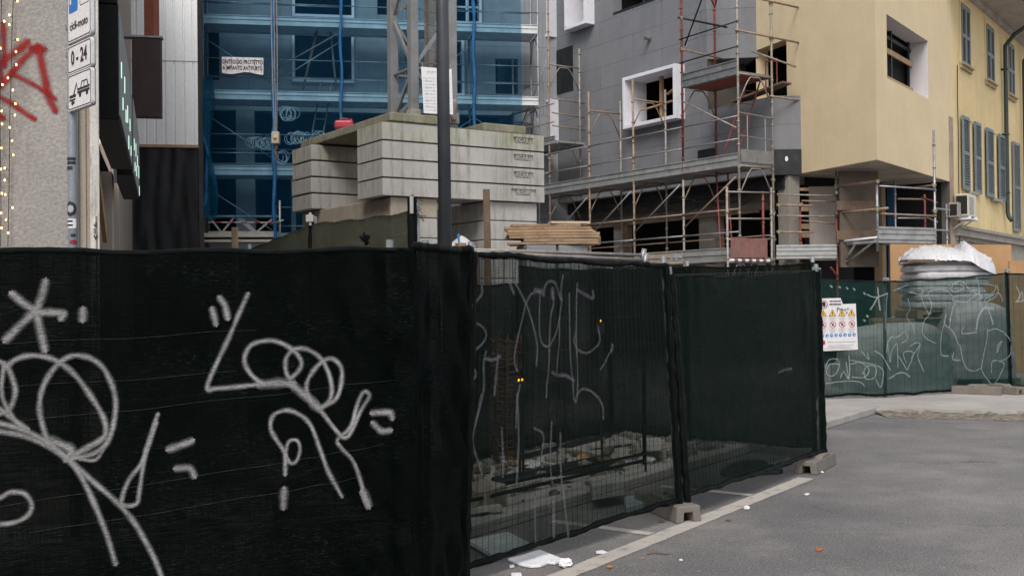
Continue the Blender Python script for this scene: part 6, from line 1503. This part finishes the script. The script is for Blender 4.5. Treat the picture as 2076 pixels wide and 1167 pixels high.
# pallets of sacks under white plastic, timber packs, chipboard hoarding on the right
M_OSB = uvwall("chipboard", (.40, .235, .115), .85, None, var=.18, speck=.45, fine=34, bump=.3)
for k, (u0, u1, vt0, vt1, Y0, Y1) in enumerate(((1805, 1929, 502, 489, 21.4, 21.9), (1934, 2050, 499, 493, 22.2, 22.7), (2046, 2110, 531, 527, 21.6, 22.0))):
    p, q = at(u0, vt0, Y0), at(u1, vt1, Y1); rt = thing("chipboard_hoarding", (p.x, p.y, 0), ("chipboard sheet standing behind the white wrapped pallet, left one", "chipboard sheet standing right of the white wrapped pallet", "low chipboard sheet at the right edge of the photo")[k], "hoarding", "chipboard hoarding sheets")
    hp = Plane(p.x, p.y, q.x - p.x, q.y - p.y); L_ = (q - p).to_2d().length
    m = MB(); m.wall(hp, 0, L_, PZ, (p.z + q.z) / 2); m.wall(hp, 0, L_, PZ, (p.z + q.z) / 2, off=.02); m.pbox(hp, 0, L_, (p.z + q.z) / 2 - .001, (p.z + q.z) / 2 + .004, 0.0005, .0195); m.build("sheet", M_OSB, rt)
    m = MB()
    for s_ in (.1, L_ - .2): m.pbox(hp, s_, s_ + .08, PZ, (p.z + q.z) / 2 - .1, .025, .1)
    m.build("back_post", M_WOOD, rt)
M_FILM = mat("white_plastic_film", (.53, .52, .53), .35, .1, 4, 60, (.36, .34, .33), .5, spec=.5)
M_SACK = mat("grey_sack", (.52, .51, .52), .7, .15, 6, 70, (.3, .27, .24), .5)
def dome(t): return (1 - t ** 3) ** .6 if t < 1 else 0.0
def pillow(t): return max(0.0, 1 - abs(2 * t - 1) ** 5) ** .35 * .98 if 0 < t < 1 else 0.0
def boxy(t): return (1 - t ** 9) ** .5 * (1 - .10 * t) if t < 1 else 0.0
def lump(mb, c, rx, ry, h, seed, amp=.12, nu=40, nv=16, sq=.55, rot=0.0, prof_f=dome):
    rows = []
    for j in range(nv + 1):
        t = j / nv; r_ = prof_f(t); z = h * t; row = []
        for i in range(nu + 1):
            a_ = 2 * math.pi * (i % nu) / nu; ca, sa = math.cos(a_), math.sin(a_)
            x = math.copysign(abs(ca) ** sq, ca) * rx * r_; y = math.copysign(abs(sa) ** sq, sa) * ry * r_
            k_ = 1 + amp * fbm((x * 2.5 + seed, y * 2.5, z * 3 + seed), 3)
            x, y = x * k_, y * k_; row.append(c + V((x * math.cos(rot) - y * math.sin(rot), x * math.sin(rot) + y * math.cos(rot), z + amp * .6 * h * fbm((x * 3, y * 3 + seed, z), 2) * t)))
        rows.append(row)
    mb.grid(rows)
def pallet(root, c, w, d, rot=0.0):
    m = MB(); ca, sa = math.cos(rot), math.sin(rot); X = V((ca, sa, 0)); Y = V((-sa, ca, 0)); o = c - X * w / 2 - Y * d / 2
    for k in range(7): m.obox(o + Y * (d * k / 7 + .01) + V((0, 0, .12)), X * w, Y * (d / 7 - .03), V((0, 0, .022)))
    for k in range(3): m.obox(o + X * ((w - .1) * k / 2) + V((0, 0, .022)), X * .1, Y * d, V((0, 0, .097)))
    for k in range(3): m.obox(o + Y * ((d - .1) * k / 2), X * w, Y * .1, V((0, 0, .0215)))
    return m.build("pallet", M_WOOD, root)
def sacks(root, c, w, d, n, z0, hh, seed, mt):
    rr = random.Random(seed)
    for k in range(n):
        m = MB(); lump(m, c + V((rr.uniform(-.05, .05), rr.uniform(-.05, .05), z0 + hh * k)), w / 2 * rr.uniform(.96, 1.03), d / 2, hh * 1.3, seed + k, .10, 44, 12, .3, prof_f=pillow); m.build("sack_layer", mt, root, smooth=True)
zt2 = at(1920, 545, 19.8).z
pl1 = thing("sack_pallet", at(1917, 545, 19.8), "upper pallet of grey sacks capped with crumpled white plastic, above the far fence", "pallet", "pallets of sacks behind the far fence")
pl1.location.z = 1.25; c1 = at(1917, 545, 19.8); c1.z = 1.25
pallet(pl1, c1, 1.5, 1.0, .05); sacks(pl1, c1, 1.45, 1.0, 7, .15, .132, 3, M_SACK)
m = MB(); b_ = at(1868, 526, 19.45); m.beam(at(1832, 529, 19.3), at(1935, 529, 19.4), .3, .05); m.build("timber_batten", M_WOODD, pl1)
prof = [(1824, 531, 533), (1832, 519, 532), (1846, 508, 531), (1862, 502, 530), (1885, 499, 529), (1905, 500, 529), (1922, 505, 529), (1936, 508, 530), (1945, 499, 533), (1952, 491, 538), (1960, 498, 543), (1972, 508, 549), (1988, 514, 554), (2002, 524, 557), (2012, 538, 558), (2017, 551, 559)]
m = MB(); rows = []; M_ = 96
def pint(x):
    for a_, b_ in zip(prof, prof[1:]):
        if a_[0] <= x <= b_[0]: k_ = (x - a_[0]) / (b_[0] - a_[0]); return a_[1] + (b_[1] - a_[1]) * k_, a_[2] + (b_[2] - a_[2]) * k_
for i in range(M_ + 1):
    u_ = 1824 + (2017 - 1824) * i / M_; vt_, vb_ = pint(min(u_, 2016.99)); top_, bot_ = at(u_, vt_, 19.75), at(u_, vb_, 19.35); row = []
    dp = .55 * (1 - abs(2 * i / M_ - 1) ** 5) + .03
    for j in range(25):
        t_ = 2 * j / 24 - 1; k_ = (1 - abs(t_) ** 2.4) ** .7 if abs(t_) < 1 else 0
        w_ = .05 * fbm((i * .16, t_ * 3.1, 2.0), 4) + .06 * abs(n1((i * .21 + t_ * 1.2, t_ * 3.2, 7))) - .025 * abs(n1((i * .37 - t_ * 2, t_ * 4, 3)))
        row.append(V((top_.x, 19.75 + dp * t_ + w_, bot_.z + (top_.z - bot_.z) * k_ + w_ * (.9 if 0 < j < 24 else .4))))
    rows.append(row)
m.grid(rows); m.build("plastic_cover", M_FILM, pl1, smooth=True)
M_GFILM = mat("bluish_film", (.34, .40, .42), .4, .25, 3, 60, (.16, .2, .23), .8, spec=.5)
pl2 = thing("sack_pallet", V((c1.x + .35, c1.y - .5, PZ)), "lower pallet of stacked sacks in film, seen through the scribbled far fence", "pallet", "pallets of sacks behind the far fence")
c2 = V((at(1973, 700, 19.2).x, 19.2, PZ)); pallet(pl2, c2, 1.2, 1.0); m = MB(); lump(m, c2 + V((0, 0, .145)), .60, .5, 1.36, 9, .07, 90, 40, .32, prof_f=boxy); m.build("plastic_cover", M_FILM, pl2, smooth=True)
pl3 = thing("sack_pallet", V((c1.x - .4, c1.y + .3, PZ)), "pallet of sacks below the white plastic, half hidden behind the far fence", "pallet", "pallets of sacks behind the far fence")
c3_ = V((c1.x - .1, c1.y + .3, PZ)); pallet(pl3, c3_, 1.5, 1.0); sacks(pl3, c3_, 1.45, .95, 8, .145, .13, 29, M_SACK)
hp_ = thing("covered_heap", V((at(1815, 790, 18.4).x, 18.4, PZ)), "rounded heap under a pale grey tarpaulin behind the far fence", "covered heap")
m = MB(); lump(m, V((at(1812, 790, 18.6).x, 18.6, PZ)), .95, .6, 1.14, 5, .09, 64, 26, .5, prof_f=boxy); m.build("tarpaulin", mat("pale_tarpaulin", (.42, .44, .43), .6, .12, 2, 60, (.28, .29, .28), .5), hp_, smooth=True)
rt = thing("timber_stack", V((at(1830, 655, 19.6).x, 19.6, 1.2)), "pack of brown planks lying above the tarpaulin heap behind the far fence", "timber"); rr = random.Random(3)
for k in range(4):
    for j in range(3):
        zc = at(1830, 668, 19.5).z + .06 * k; p = at(1764 + rr.uniform(-5, 6), 650, 19.45 + .22 * j); q = at(1896 + rr.uniform(-6, 5), 650, 19.5 + .22 * j); m = MB(); m.beam(V((p.x, p.y, zc)), V((q.x, q.y, zc)), .2, .05); m.build("plank", M_WOOD, rt)
m = MB()
for u in (1780, 1880): p = at(u, 650, 19.7); m.box(p.x - .06, p.x + .06, p.y - .3, p.y + .3, PZ, at(1830, 671, 19.5).z - .02)
m.build("trestle", M_WOODD, rt)
# brick pack and rubble seen through panel two
rc_ = thing("rebar_cage", atz(1030, 935, PZ), "rusty steel reinforcement cage standing behind the see-through panel", "rebar cage"); o = atz(1028, 937, PZ); m = MB(); rr = random.Random(6)
for a_ in range(8): p = o + V((.13 * math.cos(a_ * .785), .13 * math.sin(a_ * .785), 0)); m.bar(p, p + V((.02, 0, 1.25)), .011, 6)
for k in range(20): m.path([o + V((rr.uniform(-.03, .03), 0, rr.uniform(-.02, .02))) + V((.14 * math.cos(a_ * .524) + .02 * k / 20, .14 * math.sin(a_ * .524), .05 + .06 * k)) for a_ in range(12)], .008, 5, closed=True)
m.build("bars", mat("rebar_rust", (.06, .03, .02), .9, .4, 9, 80), rc_)
rr = random.Random(41)
for k in range(30):
    a_ = rr.uniform(-1.2, 4.5); b_ = rr.uniform(.2, 2.3); q = K0 + RD * a_ - RN * b_; q.z = PZ + .03; an = rr.uniform(0, 3.1); d_ = V((math.cos(an), math.sin(an), rr.uniform(0, .06))); L_ = rr.uniform(.2, .9)
    rt = thing("timber_offcut", q, "splintered board offcut lying in the rubble behind the see-through panel", "timber offcut", "offcuts strewn in the rubble"); m = MB(); m.beam(q, q + d_ * L_, rr.uniform(.05, .14), .03); m.build("board_body", rr.choice((M_WOOD, M_WOODD, M_CONC, M_WOODL)), rt)
for k, (u, v, Y) in enumerate(((1052, 770, 9.6), (1059, 769, 9.62), (1218, 650, 10.5))):
    c_ = at(u, v, Y); rt = thing("warning_lamp", c_, ("amber warning lamp behind the see-through panel, left of a close pair", "amber warning lamp behind the see-through panel, right of a close pair", "small amber warning lamp high behind the see-through panel")[k], "warning lamp", "amber lamps on the site")
    m = MB(); m.bar(c_ - V((0, 0, .01)), c_ + V((0, 0, .01)), .008 if k < 2 else .006, 10); m.build("lens", emit("amber_glow", (1.0, .33, .03), 3.0), rt)
    m = MB(); m.box(c_.x - .04, c_.x + .04, c_.y + .02, c_.y + .06, c_.z - .12, c_.z - .022); m.bar((c_.x, c_.y + .04, PZ), c_ + V((0, .04, -.12)), .012, 6); m.build("lamp_base", M_PLASTIC, rt)
def slab(lab, pts, z0, z1, mt, name="foam_sheet", cat="debris", bevel=.004):
    P_ = [atz(u, v, z0) for u, v in pts]; rt = thing(name, P_[0], lab, cat); m = MB(); m.prism(P_, (0, 0, z1 - z0)); m.build("body", mt, rt, bevel=bevel); return rt
M_FOAM = mat("white_foam", (.74, .73, .74), .8, .04, 6, 90, (.5, .48, .46), .3)
slab("pale foam sheet lying inside the see-through panel", ((948, 1102), (1030, 1085), (1075, 1108), (1000, 1132)), .02, .05, mat("dusty_foam", (.46, .48, .47), .8, .1, 6, 90))
slab("long grey concrete kerb block lying behind the left of the see-through panel", ((937, 1034), (985, 1042), (1027, 1024), (975, 1012)), PZ, PZ + .17, M_CONCW, "kerb_block", "kerb block", .01)
slab("leaning grey slab of concrete behind the middle of the see-through panel", ((1200, 1015), (1268, 1003), (1255, 985), (1195, 995)), PZ, PZ + .12, M_CONC, "concrete_slab", "concrete slab", .01)
slab("lower flat stone of two behind the right of the see-through panel", ((1290, 932), (1352, 930), (1345, 914), (1285, 917)), PZ, PZ + .12, M_CONCW, "paving_stone", "stone", .01)
slab("upper flat stone of two behind the right of the see-through panel", ((1300, 915), (1345, 914), (1340, 902), (1296, 903)), PZ + .12, PZ + .2, M_CONC, "paving_stone", "stone", .01)
rt = thing("pipe", atz(1010, 975, PZ), "dark pipes lying on the pavement behind the see-through panel", "pipes")
m = MB()
for a, b in (((985, 985), (1250, 938)), ((1000, 972), (1230, 925)), ((1060, 925), (1238, 880))): m.bar(atz(*a, PZ + .03), atz(*b, PZ + .03), .028, 8)
m.build("tubes", M_BLACKP, rt)
def crumple(mb, c, r, seed, flatn=.6, n=9):
    rows = []
    for j in range(n + 1):
        t = math.pi * j / n; row = []
        for i in range(n * 2 + 1):
            a_ = math.pi * (i % (n * 2)) / n; d_ = V((math.sin(t) * math.cos(a_), math.sin(t) * math.sin(a_), math.cos(t)))
            k_ = r * (1 + .55 * n1((d_.x * 2.6 + seed, d_.y * 2.6, d_.z * 2.6 + seed))); row.append(c + V((d_.x * k_, d_.y * k_, max(-r * flatn + .001, d_.z * k_ * flatn))))
        rows.append(row)
    mb.grid(rows)
rb = MB(); rr = random.Random(77)                     # loose rubble inside the fence
def in_site(): 
    a_ = rr.uniform(-1.5, 6); b_ = rr.uniform(.15, 2.6); return K0 + RD * a_ - RN * b_
for k in range(520): q = in_site(); q.z = PZ + .01; crumple(rb, q, rr.choice((.015, .02, .025, .03, .05, .08)), k, .7, 3)
tag(rb.build("rubble", mat("rubble_stone", (.17, .16, .145), .95, .4, 5, 60)), "scattered small rubble on the pavement behind the see-through panel", "rubble", kind="stuff")
def scrap(lab, u, v, r, mt, name, cat, fl=.5, zb=0.0, group=None):
    c_ = atz(u, v, zb + .002); rt = thing(name, c_, lab, cat, group); m = MB(); crumple(m, c_ + V((0, 0, r * fl)), r, u * .37, fl, 8); m.build("body", mt, rt)
scrap("white crushed plastic on the kerb behind the left of the see-through panel", 1080, 950, .10, M_FILM, "plastic_scrap", "litter", .4, PZ)
scrap("white plastic bits behind the right of the see-through panel", 1312, 938, .08, M_FILM, "plastic_scrap", "litter", .4, PZ)
scrap("brownish paper scrap behind the middle of the see-through panel", 1183, 933, .07, M_WOODL, "paper_scrap", "litter", .5, PZ)
scrap("pale plastic wrap heaped against the brick pack", 965, 866, .12, M_FILM, "plastic_scrap", "litter", .5, PZ)
slab("clear glass-like sheet leaning at the foot of the see-through panel beside the concrete foot", ((1270, 1040), (1312, 1030), (1306, 1012), (1264, 1018)), .01, .06, M_GFILM, "plastic_tray", "litter", .01)
# in front of the fence
FP_ = [(1030, 1136), (1062, 1128), (1080, 1122), (1095, 1118), (1120, 1128), (1144, 1138), (1125, 1144), (1112, 1143), (1097, 1149), (1076, 1151), (1052, 1146)]
slab("torn white foam sheet lying on the asphalt below the see-through panel", FP_, .004, .022, M_FOAM)
scrap("crumpled white paper ball at the corner of the torn foam sheet", 1147, 1149, .038, M_FOAM, "paper_ball", "litter", .75)
slab("small white foam chip in front of the torn foam sheet", ((1032, 1147), (1042, 1145), (1043, 1149), (1034, 1151)), .004, .014, M_FOAM, "foam_chip", "litter", .002)
slab("white foam chip at the bottom edge of the photo", ((1036, 1164), (1056, 1163), (1058, 1168), (1037, 1170)), .004, .016, M_FOAM, "foam_chip", "litter", .002)
slab("flat white paper scrap beside the painted line", ((1208, 1117), (1221, 1115), (1232, 1119), (1224, 1122), (1209, 1121)), .006, .010, M_FOAM, "paper_scrap", "litter", .001)
scrap("white crumpled tissue on the road just right of the painted line", 1514, 1032, .024, M_FOAM, "tissue", "litter", .6)
slab("flat white scrap on the road, farther than the crumpled tissue", ((1629, 1002), (1637, 999), (1642, 1001), (1636, 1004)), .004, .009, M_FOAM, "paper_scrap", "litter", .001)
slab("bright orange scrap on the open road", ((1653, 1113), (1662, 1111), (1671, 1112), (1664, 1116), (1656, 1116)), .004, .010, mat("orange_scrap", (.45, .12, .04), .6, .1), "plastic_scrap", "litter", .001)
scrap("orange brown leaf scrap near the bottom edge, right of the painted line", 1236, 1150, .018, mat("orange_leaf", (.45, .19, .05), .8, .2), "leaf", "litter", .4)
scrap("dry brown leaf on the painted line near the front foot", 1340, 1057, .02, M_WOODD, "leaf", "litter", .3)
scrap("brown leaf beside the foot of the leaning posts", 1477, 1055, .02, M_WOODD, "leaf", "litter", .3)
scrap("small white pebble on the open road", 1381, 1136, .012, M_FOAM, "pebble", "litter", .5)
scrap("small white pebble close to the dark green panel's far foot", 1667, 958, .015, M_FOAM, "pebble", "litter", .5)
rr = random.Random(90)
for k in range(16):
    u, v = rr.uniform(1150, 1560), rr.uniform(1010, 1160); c_ = atz(u, v, .006)
    if (c_ - l0).dot(RN) < -.5: c_ = c_ + RN * .6
    rt = thing("leaf", c_, "tiny dry brown leaf bit scattered on the road near the painted line", "leaf", "dry leaf bits on the road"); m = MB(); an = rr.uniform(0, 3); d_ = V((math.cos(an), math.sin(an), 0)); e_ = V((-d_.y, d_.x, 0)); L_ = rr.uniform(.006, .018)
    m.prism([c_ - d_ * L_, c_ + e_ * L_ * .4 + V((0, 0, .004)), c_ + d_ * L_ + V((0, 0, .002)), c_ - e_ * L_ * .4], (0, 0, .003)); m.build("body", rr.choice((M_WOODD, M_WOOD, MATS["orange_leaf"], M_KERB)), rt)
rt = thing("plastic_bag", atz(1518, 960, 0), "black plastic bag squashed under the dark green front panel", "bag"); m = MB(); c_ = atz(1515, 958, .01); lump(m, c_, .26, .14, .13, 3, .35, 30, 10, .8, .5); lump(m, c_ + V((.22, .06, 0)), .14, .1, .07, 7, .4, 24, 8, .8); m.build("body", MATS["black_plastic"], rt, smooth=True)
slab("crushed white bottle lying between the black bag and the far concrete foot", ((1553, 948), (1600, 935), (1606, 941), (1562, 952)), .004, .05, M_FILM, "plastic_bottle", "litter", .012)
rt = thing("cable", atz(1365, 1070, 0), "thin dark twig lying on the road right of the painted line", "twig"); m = MB(); m.path([atz(u, v, .008) for u, v in ((1312, 1121), (1330, 1119), (1345, 1122), (1360, 1121))], .004, 5); m.build("body", M_WOODD, rt)
rt = thing("blue_strap", at(1382, 969, 8.4), "blue tie strap joining the two leaning posts", "strap"); c_ = at(1382, 969, 8.3); m = MB(); m.path([c_ + V((.035 * math.cos(i * .5236), .03 * math.sin(i * .5236), .003 * i)) for i in range(12)], .006, 5); m.build("loop", mat("strap_blue", (.02, .08, .40), .5, .1), rt)

# ------------------------------------------------------------------ safety board on the far fence
sb_ = thing("safety_sign", at(1700, 660, 16.7), "white safety board with warning triangles and blue symbols on the far fence", "sign")
f0 = FAR[0][0]; d_ = (f0.c[1] - f0.c[0]); SG = Plane(*at(1664, 660, 16.72).to_2d(), d_.x, d_.y)
if SG.n.y < 0: SG.n = -SG.n
def sg(x, y): u = 1660 + x / 8.98; v = 590 + y / 8.98; return SG.px(u, v)
def sgp(mb, pts, off, th=.0015): flat(mb, SG, [sg(*p) for p in pts], off, th)
m = MB(); sgp(m, [(-20, 255), (670, 225), (712, 1060), (-5, 1092)], 0.0, .006); board = m.build("board", M_SIGNW, sb_)
m = MB(); sgp(m, [(-30, 135), (390, 122), (436, 240), (-20, 262)], -.007, .004); m.build("upper_sheet", M_SIGNW, sb_)
def sring(mb, cx, cy, r, w, off):
    c_ = sg(cx, cy); rr = r / 8.98 * 16.7 / F; ring(mb, SG, c_[0], c_[1], rr, w / 8.98 * 16.7 / F, off, 24)
def sdisc(mb, cx, cy, r, off): c_ = sg(cx, cy); flat(mb, SG, disc(c_[0], c_[1], r / 8.98 * 16.7 / F, 18), off)
m = MB(); sring(m, 80, 240, 78, 14, -.0112); m.build("stop_ring", M_SRED, sb_)
m = MB(); sgp(m, [(55, 210), (75, 190), (110, 195), (120, 240), (105, 285), (70, 275)], -.0112); m.build("hand_symbol", M_INK, sb_)
m = MB()
for y0 in (185, 238): 
    for x0, x1 in ((190, 250), (258, 330), (336, 398)): sgp(m, [(x0, y0 - 10), (x1, y0 - 13), (x1, y0 + 8), (x0, y0 + 11)], -.0112)
m.build("headline", M_INK, sb_)
m = MB(); k_ = MB(); g_ = MB(); r_ = MB(); b_ = MB()
for i, x in enumerate((72, 246, 416, 592)):
    y = 400 - i * 4
    sgp(m, [(x - 62, y + 58), (x + 62, y + 54), (x, y - 62)], -.0072); 
    sgp(k_, [(x - 9, y + 32), (x + 9, y + 32), (x + 7, y - 22), (x - 7, y - 22)], -.0084)
    for e_ in (((x - 62, y + 58), (x + 62, y + 54)), ((x + 62, y + 54), (x, y - 62)), ((x, y - 62), (x - 62, y + 58))): line2(k_, SG, sg(*e_[0]), sg(*e_[1]), .006, -.0084)
    for q_, (yy, n_) in enumerate(((485, 2), (690, 3))):
        for t_ in range(n_): w_ = 58 - 9 * t_; sgp(g_, [(x - w_, yy + 32 * t_ - i * 4), (x + w_, yy + 32 * t_ - i * 4 - 2), (x + w_, yy + 32 * t_ + 9 - i * 4), (x - w_, yy + 32 * t_ + 11 - i * 4)], -.0072)
    sring(r_, x + 6, 615 - i * 6, 60, 11, -.0072); line2(r_, SG, sg(x - 34, 580 - i * 6), sg(x + 46, 652 - i * 6), .009, -.0084)
    sgp(k_, [(x - 12, 590 - i * 6), (x + 22, 594 - i * 6), (x + 28, 632 - i * 6), (x - 8, 640 - i * 6)], -.0078)
for i in range(8): sdisc(b_, 65 + i * 82, 812 - i * 3, 31, -.0072)
bw = MB()
for i in range(8): sdisc(bw, 65 + i * 82 + 4, 812 - i * 3 + (6 if i % 2 else -4), 12, -.0084)
for yy, x0, x1 in ((930, 150, 665), (990, 170, 630), (1022, 160, 560), (1048, 70, 600)): sgp(g_, [(x0, yy - 6), (x1, yy - 18), (x1, yy - 8), (x0, yy + 5)], -.0072)
sgp(r_, [(50, 905), (112, 900), (116, 968), (54, 974)], -.0072)
m.build("warning_triangles", M_SYEL, board); k_.build("black_symbols", M_INK, board); g_.build("small_print", M_SGREY, board); r_.build("prohibition_rings", M_SRED, board); b_.build("duty_discs", M_BLUE, board); bw.build("duty_symbols", M_SIGNW, board)
m = MB()
for pts in (((325, 310), (330, 385), (328, 300), (365, 300), (335, 340)), ((370, 350), (380, 310), (395, 350)), ((410, 345), (412, 305), (440, 350)), ((450, 330), (480, 320), (455, 350), (485, 345)), ((500, 310), (525, 315), (505, 345)), ((540, 300), (545, 345)), ((485, 360), (500, 410), (520, 370))):
    for a, b in zip(pts, pts[1:]): line2(m, SG, sg(*a), sg(*b), .006, -.014)
m.build("scribble", M_INK, board)
